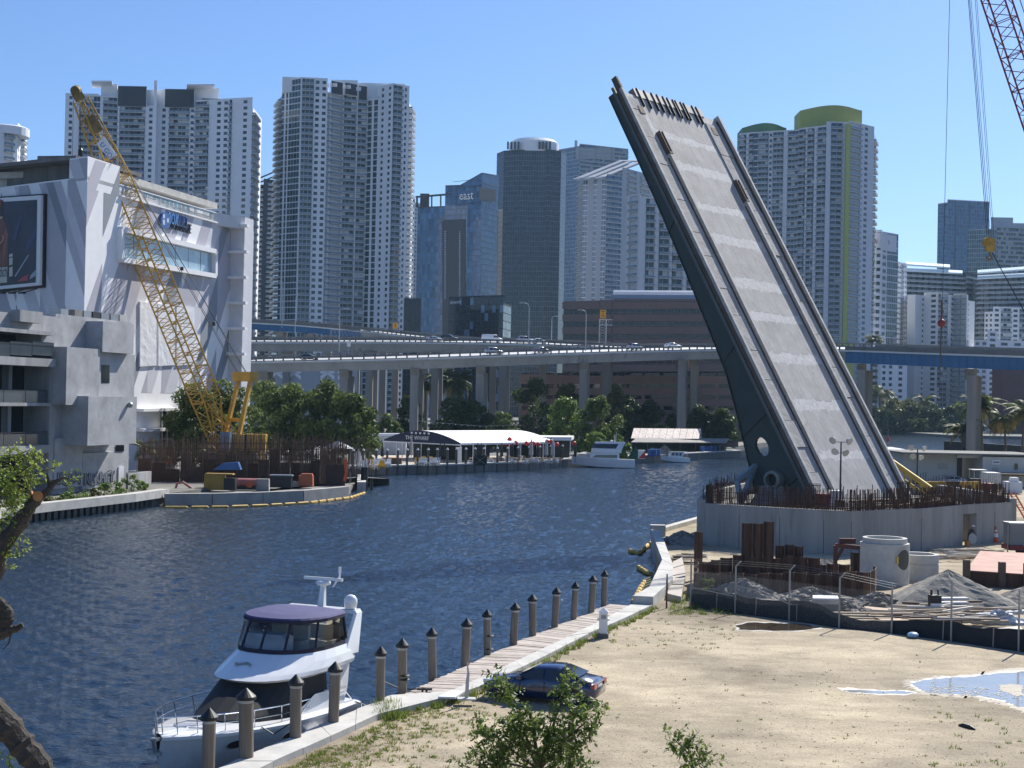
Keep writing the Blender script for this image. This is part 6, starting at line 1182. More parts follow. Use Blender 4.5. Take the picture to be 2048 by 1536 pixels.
for x, z in ((9.25, 1.32), (6.6, 1.15)):
    m = MB()
    y = float(np.interp(x, [s_[0] for s_ in S], [s_[3]+.03+(s_[1]-s_[3])*.45 for s_ in S])); dy = (np.interp(x+.3, [s_[0] for s_ in S], [s_[3]+(s_[1]-s_[3])*.45 for s_ in S])-np.interp(x-.3, [s_[0] for s_ in S], [s_[3]+(s_[1]-s_[3])*.45 for s_ in S]))/.6
    for rr, o, mi in ((1.2, .01, 0), (1., .025, 1)): m.poly([(x+.34*rr*math.cos(k*.3927), y+o+dy*.34*rr*math.cos(k*.3927)+.12*math.sin(k*.3927)*rr*.3, z+.12*rr*math.sin(k*.3927)) for k in range(16)], mi)
    loc_part('porthole', m, (m_sst, m_black), T)
m = MB()
for sx in (8.6,):
    y = 1.36; textmesh('FL 8149 PM', .26, m, (8.75, 1.42, 1.42), V(-1, .155, 0).normalized(), Z3)
loc_part('registration_number', m, m_black, T, kind='stuff')
m = MB(); textmesh('MERIDIAN', .13, m, (3.4, 1.735, 3.34), V(-1, .0, 0), V(0, -.2, 1).normalized()); textmesh('391', .16, m, (1.75, 1.71, 3.75), V(-1, 0, 0), Z3); loc_part('model_lettering', m, m_black, T, kind='stuff')
m = MB(); m.lathe([(.3, 0), (.3, .02)], (9.9, -.1, 1.99), 20); loc_part('deck_hatch', m, mat('hatch_grey', (.3, .31, .34), .2), T)
m = MB(); m.pipe([(10.6, .35, 2.1), (10.2, .6, 2.03), (9.6, .5, 2.02), (9.3, .1, 2.03), (9.5, -.4, 2.03), (10.1, -.5, 2.03), (10.5, -.15, 2.05), (10.3, .1, 2.05)], .025, 5); loc_part('deck_rope', m, mat('rope_blue', (.2, .24, .32), .9), T)
m = MB(); m.bx(11.5, 12.1, -.1, .1, 1.9, 2.0); m.beam((12.1, 0, 1.95), (11.95, 0, 1.45), .08, .08); m.beam((11.95, -.22, 1.45), (11.95, .22, 1.45), .1, .12); m.beam((11.95, 0, 1.45), (11.6, 0, 1.55), .1, .1); loc_part('anchor', m, m_steel, T)
m = MB(); m.tube((5.4, 2.08, .95), (4.4, 2.1, .92), .2, n=12); m.tube((5.5, 2.08, .95), (5.4, 2.08, .95), .1, .2, 12); m.tube((4.4, 2.1, .92), (4.3, 2.1, .92), .2, .1, 12); loc_part('fender', m, m_gel, T, smooth=False)
m = MB(); m.lathe([(.02, 0), (.16, .08), (.19, .3), (.16, .52), (.03, .6)], (5.9, 2.05, .5), 10); loc_part('fender', m, m_black, T)
m = MB(); 
for pts in ([(8.3, 1.7, 1.8), (8.0, 2.0, 1.5), (7.6, 2.45, 1.9)], [(1.4, 1.8, 1.4), (.8, 2.4, 1.0), (-.6, 2.6, 1.45)], [(8.9, 1.5, 1.2), (8.0, 1.9, .4), (6.2, 2.1, .5), (5.2, 2.3, 1.3)]): m.pipe(pts, .025, 5)
loc_part('mooring_rope', m, m_black, T)
m = MB(); 
for x0, x1, z0 in ((1.2, 2.7, 1.05),):
    for sg in (1,): m.hexa([(x0, sg*1.83, z0-.3), (x1, sg*1.89, z0-.15), (x1, sg*1.9, z0-.05), (x0, sg*1.84, z0+.05)]*1+[(x0, sg*1.86, z0-.3), (x1, sg*1.92, z0-.15), (x1, sg*1.93, z0-.05), (x0, sg*1.87, z0+.05)])
loc_part('air_intake', m, m_black, T)
# ================= BLUE CAR =================
c = P(1088, 1399); car = vehicle('blue_sedan', 'dark blue sedan parked on the sandy yard beside the seawall', 'car', 'sedan', mat('metallic_blue', (.005, .018, .075), .22, metal=.2, coat=1., var=.02), c, rad(160), hi=True)
for sg in (-1, 1):
    m = MB(); m.bx(.62, .82, .9 if sg > 0 else -1.05, 1.05 if sg > 0 else -.9, .92, 1.05); loc_part('door_mirror', m, mat('metallic_blue', (0, 0, 0)), car)
    for x in (-.15, -.95): m = MB(); m.bx(x-.1, x+.1, .885*sg-.02, .885*sg+.02, .84, .87); loc_part('door_handle', m, mat('metallic_blue', (0, 0, 0)), car)
m = MB(); m.bx(-2.3, -2.27, -.26, .26, .72, .84); loc_part('number_plate', m, m_white, car); m = MB(); m.bx(-2.31, -2.2, -.5, .5, .88, .92); loc_part('trunk_trim', m, m_sst, car)
m = MB()
for x in (.72, -.28): m.bx(x-.008, x+.008, .9, .905, .35, .9); m.bx(x-.008, x+.008, -.905, -.9, .35, .9)
loc_part('door_seam', m, m_black, car, kind='stuff')
# ================= YARD DETAILS =================
def puddle(name, pix, m_, z=1.206):
    m = MB(); m.poly([P(x, y, z) for x, y in pix]); o = m.build(name, m_); o['kind'] = 'structure'; return o
def jag(pix, amp=2.5, n=5, seed=1):
    r = random.Random(seed); out = []
    for i in range(len(pix)):
        a, b = pix[i], pix[(i+1) % len(pix)]
        for k in range(n): t = k/n; out.append((a[0]+(b[0]-a[0])*t+r.uniform(-amp, amp)*2, a[1]+(b[1]-a[1])*t+r.uniform(-amp, amp)*.5))
    return out
m_pud = mat('puddle_water', (.3, .3, .29), .09, spec=.7, var=.12, scale=.8); m_salt = mat('salt_crust', (.62, .58, .5), .85, var=.15, scale=3, bump=.03, bscale=10); m_mud = mat('wet_mud', (.09, .075, .055), .5, var=.3, scale=2)
pd = [(1822, 1366), (1860, 1357), (1905, 1354), (1960, 1350), (2010, 1343), (2075, 1340), (2075, 1420), (2030, 1412), (2010, 1402), (1970, 1394), (1935, 1390), (1890, 1388), (1850, 1384), (1830, 1375)]
cx = sum(p[0] for p in pd)/len(pd); cy = sum(p[1] for p in pd)/len(pd)
puddle('wet_sand', jag([(cx+(x-cx)*1.1-4, cy+(y-cy)*1.25+2) for x, y in pd], 6, 6, 22), mat('damp_sand', (.22, .185, .13), .6, var=.25, scale=1.2), 1.203); puddle('salt_rim', jag([(cx+(x-cx)*1.03, cy+(y-cy)*1.06) for x, y in pd], 3, 6, 2), m_salt, 1.205); puddle('puddle', jag([(cx+(x-cx)*.985, cy+(y-cy)*.95) for x, y in pd], 2.5, 6, 3), m_pud, 1.21)
pe = [(1675, 1376), (1695, 1375), (1760, 1380), (1815, 1381), (1838, 1386), (1810, 1391), (1760, 1390), (1715, 1387), (1690, 1383)]
puddle('salt_rim', jag(pe, 2.2, 5, 4), m_salt, 1.205); cx, cy = 1765, 1384; puddle('puddle', jag([(cx+(x-cx)*.88, cy+(y-cy)*.5) for x, y in pe], 1.5, 4, 5), m_pud, 1.21)
puddle('salt_rim', jag([(2040, 1368), (1995, 1369), (2000, 1376), (2020, 1390), (2050, 1392)], 3, 5, 14), MATS['damp_sand'], 1.214)
pf = [(1470, 1252), (1500, 1245), (1560, 1246), (1620, 1250), (1640, 1256), (1600, 1261), (1530, 1261), (1480, 1259)]
puddle('salt_rim', jag([(1555+(x-1555)*1.06, 1254+(y-1254)*1.25) for x, y in pf], 2, 5, 6), mat('dried_crust', (.5, .47, .42), .9, var=.2, scale=3), 1.205); puddle('puddle', jag(pf, 2, 4, 7), mat('muddy_water', (.06, .045, .03), .08, var=.2), 1.21)
m = MB()
for k in range(220):
    x = random.uniform(1860, 2048); y = 1384+(x-1940)*.06+random.gauss(0, 7); p = P(x, y, 1.212)
    if random.random() < .6: m.obox(p, (1, .3, 0), (-.3, 1, 0), Z3, random.uniform(.03, .16), random.uniform(.03, .1), .02)
o = m.build('salt_flakes', m_salt); o['kind'] = 'stuff'; o['label'] = 'white crust flakes in and around the big puddle'; o['category'] = 'crust'
m = MB(); a = P(1918, 1451, 1.22); b = P(1950, 1459, 1.22); m.pipe([a, a.lerp(b, .3)+V(0, .06, .05), a.lerp(b, .7)+V(0, -.03, .04), b], [.05, .07, .08, .04], 7); tag(m.build('driftwood', m_black), 'dark bent stick lying on the sand below the big puddle', 'stick')
# grass, weeds and pebbles on the yard
gm1 = leafmat('grass_blades', (.06, .11, .012), (.26, .3, .07), .8); gm2 = leafmat('dry_grass', (.2, .17, .06), (.42, .36, .17), 1.)
def blades(n, place, hmin, hmax, spread, name, m_, label, tuft=12):
    vs, fs = [], []
    for k in range(n):
        c = place()
        if c is None: continue
        sz = random.uniform(.5, 1.3)
        for q in range(tuft):
            an = random.uniform(0, 6.283); r = random.uniform(0, spread)*sz; h = random.uniform(hmin, hmax)*sz; bx_, by = c.x+math.cos(an)*r, c.y+math.sin(an)*r; l = random.uniform(.1, .7)*h; w = .012+.012*random.random(); a2 = random.uniform(0, 6.283); dx, dy = math.cos(a2)*w, math.sin(a2)*w
            o = len(vs); vs += [(bx_-dx, by-dy, c.z), (bx_+dx, by+dy, c.z), (bx_+math.cos(an)*l+dx*.2, by+math.sin(an)*l+dy*.2, c.z+h)]; fs.append((o, o+1, o+2))
    me = bpy.data.meshes.new(name); me.from_pydata(vs, [], fs); me.materials.append(m_); o = bpy.data.objects.new(name, me); COL.objects.link(o); o['kind'] = 'stuff'; o['label'] = label; o['category'] = 'grass'; return o
def along(pts, w0, w1):
    def f():
        i = random.choices(range(len(pts)-1), [(pts[k+1]-pts[k]).length for k in range(len(pts)-1)])[0]; a, b = pts[i], pts[i+1]; p = a.lerp(b, random.random()); d = (b-a).normalized(); n = V(d.y, -d.x, 0); q = p+n*random.uniform(w0, w1)**1.0; return V(q.x, q.y, 1.2)
    return f
def region(x0, x1, y0, y1, gate=None):
    def f():
        x, y = random.uniform(x0, x1), random.uniform(y0, y1)
        if gate and not gate(x, y): return None
        return P(x, y, 1.2)
    return f
left_g = lambda x, y: y > 1536-(x-565)*.46+2 and random.random() < math.exp(-max(0, (x-(565+(1536-y)*2.17)-30))/110)
blades(1500, region(560, 1000, 1400, 1545, left_g), .03, .12, .16, 'grass', gm1, 'patchy green grass beside the seawall at the lower left of the yard', 14)
blades(700, region(560, 1000, 1400, 1545, left_g), .03, .1, .2, 'dry_grass', gm2, 'dry yellowish grass mixed into the lawn strip at lower left', 12)
blades(260, along(CAPY[3:10], .02, .5), .08, .35, .12, 'seawall_weeds', gm1, 'weeds growing along the yard side of the seawall', 14)
blades(40, region(755, 800, 1415, 1440), .2, .5, .2, 'tall_grass', gm1, 'tall grass clump at the bend of the seawall', 20)
blades(200, region(1340, 1500, 1190, 1230), .1, .35, .2, 'fence_weeds', gm1, 'weeds at the left end of the chain link fence', 12)
blades(260, region(1150, 1480, 1225, 1300, lambda x, y: random.random() < .5), .03, .12, .15, 'sparse_weeds', gm1, 'sparse weeds on the sand behind the blue car', 10)
blades(75, region(1860, 2048, 1425, 1536, lambda x, y: random.random() < .35+.65*math.sin(x*.05)*math.sin(y*.09)), .03, .15, .16, 'yard_weeds', gm1, 'scattered weeds at the lower right of the yard', 12)
blades(120, region(1000, 1880, 1300, 1536), .02, .08, .08, 'sand_weeds', gm1, 'tiny weeds scattered over the open sand', 8)
vs = MB()
for k in range(3000):
    x, y = random.uniform(560, 2048), random.uniform(1240, 1536)
    if y < 1536-(x-565)*.46: continue
    p = P(x, y, 1.2); s_ = random.uniform(.008, .03); vs.add([(p.x-s_, p.y-s_*.6, 1.2), (p.x+s_, p.y-s_*.7, 1.2), (p.x+s_*.2, p.y+s_, 1.2), (p.x, p.y, 1.2+s_*.9)], ((0, 1, 3), (1, 2, 3), (2, 0, 3)), random.randrange(2))
o = vs.build('pebbles', (mat('pebble_pale', (.5, .46, .4), .9), mat('pebble_dark', (.24, .215, .18), .9))); o['kind'] = 'stuff'; o['label'] = 'small loose stones scattered over the sandy yard'; o['category'] = 'gravel'
# ================= NEAR CONSTRUCTION YARD (right) =================
# sheet piles: each one an interlocking Z piece
T = thing('sheet_pile_wall', 'rusty brown steel sheet pile enclosure of uneven heights below the concrete pier', 'retaining wall', P(1560, 1190))
def sheet(p, q, zt, zb=1.1, m_=m_rust):
    d = (q-p); L = d.length; d /= L; n = V(d.y, -d.x, 0); m = MB(); h = .22
    prof = [(0, 0), (.12, 0), (.3, h), (.7, h), (.88, 0), (1., 0)]
    f = [p+d*L*a+n*b for a, b in prof]; bk = [v-n*.04 for v in f]
    r0 = [V(v.x, v.y, zb) for v in f]+[V(v.x, v.y, zb) for v in bk[::-1]]; r1 = [V(v.x, v.y, zt) for v in f]+[V(v.x, v.y, zt) for v in bk[::-1]]
    m.loft([r0, r1]); m.build('sheet_pile', m_, T)
def row(x0, y0, x1, y1, n, zts):
    a, b = P(x0, y0), P(x1, y1)
    for k in range(n): sheet(a.lerp(b, k/n), a.lerp(b, (k+.98)/n), 1.2+zts[k % len(zts)])
random.seed(21)
row(1388, 1196, 1740, 1192, 14, (1.5, 1.45, 1.55, 1.5, 1.4)); row(1740, 1192, 1748, 1175, 1, (1.5,))
row(1440, 1150, 1640, 1152, 8, (1.2, 1.4, 1.3, 1.25)); row(1482, 1150, 1547, 1152, 3, (3.6, 3.6, 3.75)); row(1550, 1148, 1606, 1150, 3, (2.0, 2.1, 2.0)); row(1388, 1160, 1404, 1158, 1, (3.2,)); row(1404, 1150, 1440, 1148, 2, (.9, 1.0)); row(1606, 1150, 1700, 1156, 4, (.9, .8, .9)); row(1700, 1160, 1733, 1165, 2, (1.9, 2.4)); row(1388, 1196, 1390, 1165, 2, (1.5, 1.5))
m = MB(); a = P(1670, 1158)+Z3*2.3; b = P(1735, 1162)+Z3*2.2; m.beam(a, b, .25, .3); m.beam(a, V(a.x, a.y, 1.2), .25, .25); m.beam(a+V(.6, 0, 0), V(a.x, a.y, 2.4), .18, .18); m.beam(a+V(.3, .2, .3), a+V(1.4, .2, .3), .3, .35); m.build('steel_waler', mat('red_brown_steel', (.12, .045, .035), .8, var=.3), T)
# concrete manhole risers
def riser(label, x, yb, r, h, hole, lip):
    c = P(x, yb)+V(0, r, 0); t = thing('manhole_riser', label, 'concrete ring', c, 0, 'precast concrete rings'); m = MB(); n = 40
    if lip: prof = [(r, 0), (r, h-.35), (r-.16, h-.34), (r-.16, h), (r-.42, h), (r-.45, .1)]
    else: prof = [(r, 0), (r, h*.62), (r-.05, h*.64), (r, h*.68), (r, h), (r-.3, h), (r-.3, .1)]
    m.lathe(prof, n=n, cap=False); loc_part('ring', m, m_concw, t, smooth=False)
    if hole:
        an = -math.pi/2+.62; d = V(math.cos(an), math.sin(an), 0); s = V(-d.y, d.x, 0); m = MB(); zc = h*.56
        rim = [d*(math.sqrt(max(r*r-(q*.72)**2, 0))+.03)+s*q*.72+Z3*(zc+w*.8) for q, w in [(math.cos(k*.2618), math.sin(k*.2618)) for k in range(24)]]
        rim2 = [d*(math.sqrt(max(r*r-(q*.6)**2, 0))+.032)+s*q*.6+Z3*(zc+w*.68) for q, w in [(math.cos(k*.2618), math.sin(k*.2618)) for k in range(24)]]
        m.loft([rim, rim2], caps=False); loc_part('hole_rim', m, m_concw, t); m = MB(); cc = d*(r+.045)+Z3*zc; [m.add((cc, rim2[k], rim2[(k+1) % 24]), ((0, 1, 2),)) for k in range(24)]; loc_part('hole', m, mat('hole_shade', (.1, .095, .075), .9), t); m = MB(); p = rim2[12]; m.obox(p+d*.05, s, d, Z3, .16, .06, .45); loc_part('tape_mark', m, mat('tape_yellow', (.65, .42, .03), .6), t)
    return t
riser('tall precast concrete manhole ring with a round side opening', 1781, 1172, 1.62, 3.05, True, True)
riser('low wide concrete ring partly hidden behind the tall ring with the opening', 1848, 1163, 1.35, 1.75, False, False)
# heaps
def heap(name, label, x, yb, rx, ry, h, m_, seed, rough=.12, cat='heap'):
    c = P(x, yb)+V(0, ry*.9, 0); r = random.Random(seed); vs = []; fs = []; nr, na = 14, 40
    for i in range(nr+1):
        for k in range(na):
            t = i/nr; a = 2*math.pi*k/na; w = 1+.12*math.sin(3*a+seed)+.07*math.sin(7*a+seed*2); prof = max(0, 1-t)**.92*(1-.0*t)
            vs.append((c.x+rx*t*w*math.cos(a)+r.uniform(-rough, rough)*.4, c.y+ry*t*w*math.sin(a)+r.uniform(-rough, rough)*.4, 1.19+h*prof+(r.uniform(-rough, rough)*h*.35 if 0 < i < nr else 0)*(1 if t < .95 else 0)))
    for i in range(nr):
        for k in range(na): fs.append((i*na+k, (i+1)*na+k, (i+1)*na+(k+1) % na, i*na+(k+1) % na))
    fs.append(tuple(range(na))); m = MB(); m.add(vs, fs); o = m.build(name, m_, smooth=False); tag(o, label, cat); return o
m_gravel = mat('grey_gravel', (.25, .235, .205), .95, var=.25, scale=3, bump=.06, bscale=14, col2=(.33, .31, .27), thr=.55); m_rub = mat('rubble_grey', (.25, .23, .2), .95, var=.35, scale=3, bump=.12, bscale=7)
heap('gravel_pile', 'large smooth grey gravel pile right of the concrete rings', 1925, 1222, 4.1, 3.2, 2.1, m_gravel, 3, .05)
heap('gravel_pile', 'gravel pile edge running out of the photo at right', 2075, 1215, 2.2, 2, 1.1, m_gravel, 7, .05)
heap('dirt_mound', 'broken soil mound behind the left fence posts', 1495, 1205, 2.9, 1.6, 1.25, m_rub, 5, .3)
heap('dirt_mound', 'lumpy soil mound between the fence and the tall concrete ring', 1765, 1215, 2.0, 1.2, .75, m_rub, 9, .5)
heap('dirt_mound', 'low flat soil mound beside the stacked white boards', 1700, 1225, 1.4, .9, .5, m_rub, 12, .4)
heap('dirt_mound', 'soil bank in front of the sheet piles between two fence posts', 1630, 1210, 3.2, 1.5, .9, m_rub, 15, .3)
heap('dirt_mound', 'earth bank under the upper seawall at the left pier corner', 1370, 1092, 2.1, 2.0, 1.1, m_rub, 18, .3)
heap('dirt_mound', 'small sand heap beside the steel waler', 1660, 1142, 1.6, 1.2, .8, m_gravel, 19, .1)
# stack of white boards
t = thing('board_stack', 'stack of boards with a white top sheet standing behind the silt fence', 'stack', P(1648, 1222)); m = MB(); m.hexa([(-.75, -.5, 0), (.75, -.45, 0), (.9, .7, 0), (-.6, .7, 0), (-.75, -.5, .45), (.75, -.45, .45), (.9, .7, .45), (-.6, .7, .45)]); loc_part('board', m, m_concd, t)
for k in range(4): m = MB(); o = .04*(k % 2); m.hexa([(-.8+o, -.5, .46+k*.09), (.72+o, -.45, .46+k*.09), (.9+o, .75, .46+k*.09), (-.55+o, .75, .46+k*.09), (-.8+o, -.5, .53+k*.09), (.72+o, -.45, .53+k*.09), (.9+o, .75, .53+k*.09), (-.55+o, .75, .53+k*.09)]); loc_part('board', m, m_white if k == 3 else m_concw, t)
# lumber, pallets, sheets
m_lum = [mat('lumber_tan', (.42, .33, .23), .8, var=.2, scale=2), mat('lumber_grey', (.3, .28, .25), .85, var=.2, scale=2), mat('lumber_dark', (.12, .09, .07), .85, var=.2, scale=2), mat('lumber_pale', (.55, .5, .42), .8, var=.15, scale=2)]
def lumber(label, x0, x1, y0, y1, n, seed, hmax=.5, lmin=1.5, lmax=3.6):
    r = random.Random(seed); c = P((x0+x1)/2, (y0+y1)/2); t = thing('lumber_pile', label, 'lumber', c)
    for k in range(n):
        p = P(r.uniform(x0, x1), r.uniform(y0, y1)); a = r.gauss(.05, .35); L = r.uniform(lmin, lmax); d = V(math.cos(a), math.sin(a), 0); z = r.uniform(.05, hmax); tl = r.uniform(-.12, .12); m = MB(); m.beam(p-d*L/2+Z3*z, p+d*L/2+Z3*(z+tl), r.uniform(.08, .2), r.uniform(.06, .14)); m.build('timber', r.choice(m_lum), t)
lumber('loose lumber and form timbers scattered behind the silt fence', 1840, 2010, 1222, 1255, 46, 1, .6)
lumber('long thin poles heaped behind the low concrete ring', 1880, 1960, 1102, 1125, 20, 2, .5, 2.5, 5)
lumber('broken planks beside the sheet pile corner at the seawall', 1345, 1395, 1112, 1128, 14, 3, .5, 1, 2)
lumber('long timbers and dark beams on the tan plywood sheets', 1740, 1880, 1228, 1256, 12, 4, .35, 2, 5)
t = thing('plywood_sheets', 'tan plywood sheets lying flat behind the silt fence', 'plywood', P(1790, 1240)); r = random.Random(5)
for k, q in enumerate(([(1728, 1214), (1800, 1221), (1822, 1240), (1738, 1234)], [(1745, 1236), (1825, 1240), (1868, 1252), (1790, 1254)], [(1800, 1222), (1850, 1232), (1870, 1250), (1826, 1240)])):
    m = MB(); m.prism([(p.x, p.y) for p in [P(x, y) for x, y in q]], 1.22+k*.03, 1.26+k*.03); m.build('sheet', mat('plywood_tan', (.45, .34, .24), .8, var=.15, scale=1.5), t)
t = thing('form_panels', 'stack of grey slotted form panels leaning among the lumber', 'panels', P(1895, 1232)); 
for k in range(5): m = MB(); a = P(1878, 1236-k*3)+Z3*(.15+k*.16); m.beam(a, a+V(1.7, .3, 0), .5, .1); m.build('panel', mat('panel_grey', (.38, .4, .43), .5, var=.1), t)
t = thing('form_panels', 'row of pale ribbed form panels lying beside the wrapped tarp', 'panels', P(2000, 1240))
for k in range(8): m = MB(); a = P(1956+k*12, 1244-k*1)+Z3*.35; m.beam(a, a+V(.26, .02, .05), .5, .2); m.build('panel', MATS['panel_grey'], t)
heap('white_tarp', 'crumpled white tarp on the ground near the right fence post', 2005, 1250, 1.6, .6, .75, MATS['tarp_white'], 23, .4, 'tarp')
m = MB(); m.prism([(p.x, p.y) for p in [P(1975, 1263), P(2040, 1256), P(2046, 1264), P(1990, 1271)]], 1.25, 1.32); tag(m.build('pale_board', m_lum[3]), 'pale board lying under the white tarp', 'board')
t = thing('drill_rig', 'small black compactor machine standing in the lumber', 'machine', P(1869, 1232)); m = MB(); m.bx(-.3, .3, -.3, .3, .2, 1.2); loc_part('body', m, m_black, t); m = MB(); m.beam((.4, 0, .1), (.15, 0, 1.5), .08, .08); m.beam((-.2, 0, 1.2), (-.2, 0, 1.5), .1, .1); loc_part('handle', m, m_black, t); m = MB(); m.bx(-.32, .32, -.31, -.3, .6, .75); loc_part('white_band', m, m_white, t)
m = MB(); m.sphere(P(1826, 1276)+Z3*.16, .3, 12, 8, sz=.5); tag(m.build('blue_drum_lid', mat('pale_blue_plastic', (.25, .42, .6), .35)), 'pale blue plastic lid leaning on the silt fence', 'lid')
# rusty red barge float, trailer generator, ladder, barrel, cone
t = thing('steel_float', 'pinkish red flat steel float with dark end posts at the right edge', 'barge', P(1990, 1185)); c4 = [P(1932, 1170), P(2075, 1180), P(2110, 1135), P(1960, 1128)]; m = MB(); m.prism([(p.x, p.y) for p in c4], 1.2, 2.15); m.build('hull', m_rust, t); m = MB(); m.prism([(p.x, p.y) for p in c4], 2.153, 2.2); m.build('deck_plate', mat('pink_primer', (.42, .24, .19), .8, var=.2, scale=.8), t)
for q in (c4[0], c4[1].lerp(c4[0], .15), c4[0].lerp(c4[1], .5)): m = MB(); k = 1.0 if q is not c4[0].lerp(c4[1], .5) else .5; m.beam(V(q.x, q.y-.05, 1.2), V(q.x, q.y-.05, 2.9), .4, .4); m.build('end_post', m_rustb, t)
t = thing('light_trailer', 'grey generator trailer with red wheels mount at the right edge of the photo', 'trailer', P(2040, 1110)); m = MB(); a = P(2020, 1110); m.bx(a.x, a.x+3, a.y, a.y+1.6, 2., 3.7); m.build('housing', mat('housing_grey', (.2, .21, .21), .6, var=.1), t); m = MB(); m.bx(a.x-.1, a.x+1, a.y-.3, a.y+1.8, 1.6, 2.); m.build('red_mount', MATS['dull_red'], t); m = MB(); m.bx(a.x-.08, a.x+3, a.y-.08, a.y+1.7, 3.7, 3.82); m.build('lid', m_steel, t); m = MB(); m.tube((a.x+.9, a.y-.1, 1.62), (a.x+.9, a.y+.2, 1.62), .42, n=14); m.build('wheel', m_tyre, t); m = MB(); m.tube((a.x-.2, a.y, 1.3), (a.x-.2, a.y, 3.9), .05); m.build('jack', m_steel, t)
t = thing('ladder', 'orange ladder leaning on the right end of the bridge pier', 'ladder', P(2040, 1075)); m = MB(); a = P(2048, 1068)+V(.6, -1, 0); b = A(2019, 985, 129.5)
for o in (0, .45): m.beam(a+V(o, 0, 0), b+V(o, 0, 0), .1, .12)
m.build('rails', mat('orange_paint', (.6, .11, .03), .6), t)
for k in range(16): m = MB(); p = a.lerp(b, (k+.5)/16); m.tube(p, p+V(.45, 0, 0), .025, n=5); m.build('rung', MATS['orange_paint'], t)
def cone(label, x, y, s=1.): 
    t = thing('traffic_cone', label, 'traffic cone', P(x, y)); m = MB(); m.lathe([(.2*s, .03), (.14*s, .35*s), (.04*s, .95*s)], n=12); m.bx(-.28*s, .28*s, -.28*s, .28*s, 0, .03); loc_part('body', m, MATS['orange_paint'], t); m = MB(); m.lathe([(.155*s, .33*s), (.115*s, .55*s)], n=12); m.lathe([(.095*s, .65*s), (.08*s, .75*s)], n=12); loc_part('reflective_band', m, m_white, t)
cone('orange traffic cone in front of the pier right of the doorway', 1991, 1085, 1.5)
t = thing('traffic_barrel', 'orange and white striped traffic barrel behind the grey trailer', 'barrel', P(2035, 1071))
for k in range(5): m = MB(); m.lathe([(.36-.02*k, k*.24), (.35-.02*k, k*.24+.235)], n=14); loc_part('orange_band' if k % 2 == 0 else 'white_band', m, MATS['orange_paint'] if k % 2 == 0 else m_white, t)
m = MB(); m.bx(-.5, .5, -.5, .5, 1.2, 1.3); loc_part('top_plate', m, m_concd, t)
t = thing('bucket', 'orange bucket on the ground in front of the pier doorway', 'bucket', P(1934, 1093)); m = MB(); m.lathe([(.2, 0), (.25, .5), (.22, .5), (.18, .06)], n=12); loc_part('body', m, mat('bucket_orange', (.55, .22, .05), .6), t)
m = MB(); rg = [P(1946, 1091)+V(.35*math.cos(k*.524), .1+.1*math.sin(k*.524), .55+.5*math.sin(k*.524)) for k in range(12)]; m.poly(rg); m.poly([p+V(0, .05, 0) for p in rg[::-1]]); m.loft([rg, [p+V(0, .05, 0) for p in rg]], caps=False); tag(m.build('round_lid', m_concw), 'pale round lid leaning in the pier doorway', 'lid')
# ---------- chain link fence with silt fence ----------
FP = [(1333, 1217, 1148), (1381, 1214, 1118), (1470, 1226, 1122), (1578, 1241, 1130), (1678, 1256, 1145), (1783, 1267, 1168), (1902, 1283, 1160), (2037, 1303, 1178), (2180, 1322, 1190)]
T = thing('chain_link_fence', 'chain link fence with leaning barbed wire arms between the yard and the works', 'fence', P(1680, 1256)); tops = []
wire = MB(); posts = []
for k, (x, yb, yt) in enumerate(FP):
    b = P(x, yb); zt = A(x, yt, b.y).z; m = MB(); m.tube((b.x, b.y, 1.1), (b.x, b.y, zt-.3), .05, n=8)
    if 2 <= k <= 4: m.tube((b.x, b.y, zt-.3), (b.x+.25, b.y-.1, zt), .035, n=6)
    else: m.tube((b.x, b.y, zt-.3), (b.x, b.y, zt), .04, n=6)
    m.build('post', m_steel if k else m_rustb, T); posts.append((b, zt))
for k in range(1, 6):
    (a, za), (b, zb) = posts[k], posts[k+1]; L = (b-a).length; za -= .35; zb -= .35
    if k < 5:
        n = int(L/.13)
        hh = 2.1
        for q in range(-int(hh/.13), n):
            for sg in (1, -1):
                s0, s1 = q*.13, q*.13+hh; 
                if sg < 0: s0, s1 = s1, s0
                t0, t1 = s0/L, s1/L; z0_, z1_ = 0., 1.
                lo, hi = max(0, min(t0, t1)), min(1, max(t0, t1))
                if hi <= lo: continue
                f0, f1 = (lo-t0)/(t1-t0), (hi-t0)/(t1-t0); p = a.lerp(b, lo); r_ = a.lerp(b, hi); wire.beam(V(p.x, p.y, 1.25+hh*f0), V(r_.x, r_.y, 1.25+hh*f1), .0035, .0035)
    for dz, dx in ((.12, .08), (.24, .16), (.35, .25)): wire.tube(a+V(dx, 0, za-1.2+dz), b+V(dx, 0, zb-1.2+dz), .006, n=3)
wire.build('wire_mesh', m_steel, T, kind='stuff')
m = MB(); a, za = posts[2]; b, zb = posts[3]; m.pipe([a+V(0, 0, 1.55), a.lerp(b, .5)+V(0, 0, 1.4), b+V(0, 0, .9), b+V(.5, 0, .85), b+V(.6, .1, -.4)], .03, 6); m.pipe([posts[1][0]+V(0, 0, 1.15), posts[2][0]+V(-.1, 0, .95)], .03, 6); m.build('bent_top_rail', m_steel, T)
m_silt = mat('silt_fabric', (.014, .016, .02), .8, var=.3, scale=3, bump=.03, bscale=5); T = thing('silt_fence', 'sagging black fabric silt fence along the foot of the chain link fence', 'silt fence', P(1700, 1258)); pts = [P(x, y)+V(.05, .25, 0) for x, y, _ in FP[1:]]
fine = resample(pts, .45); r = random.Random(3); m = MB(); f = []
hs_ = []
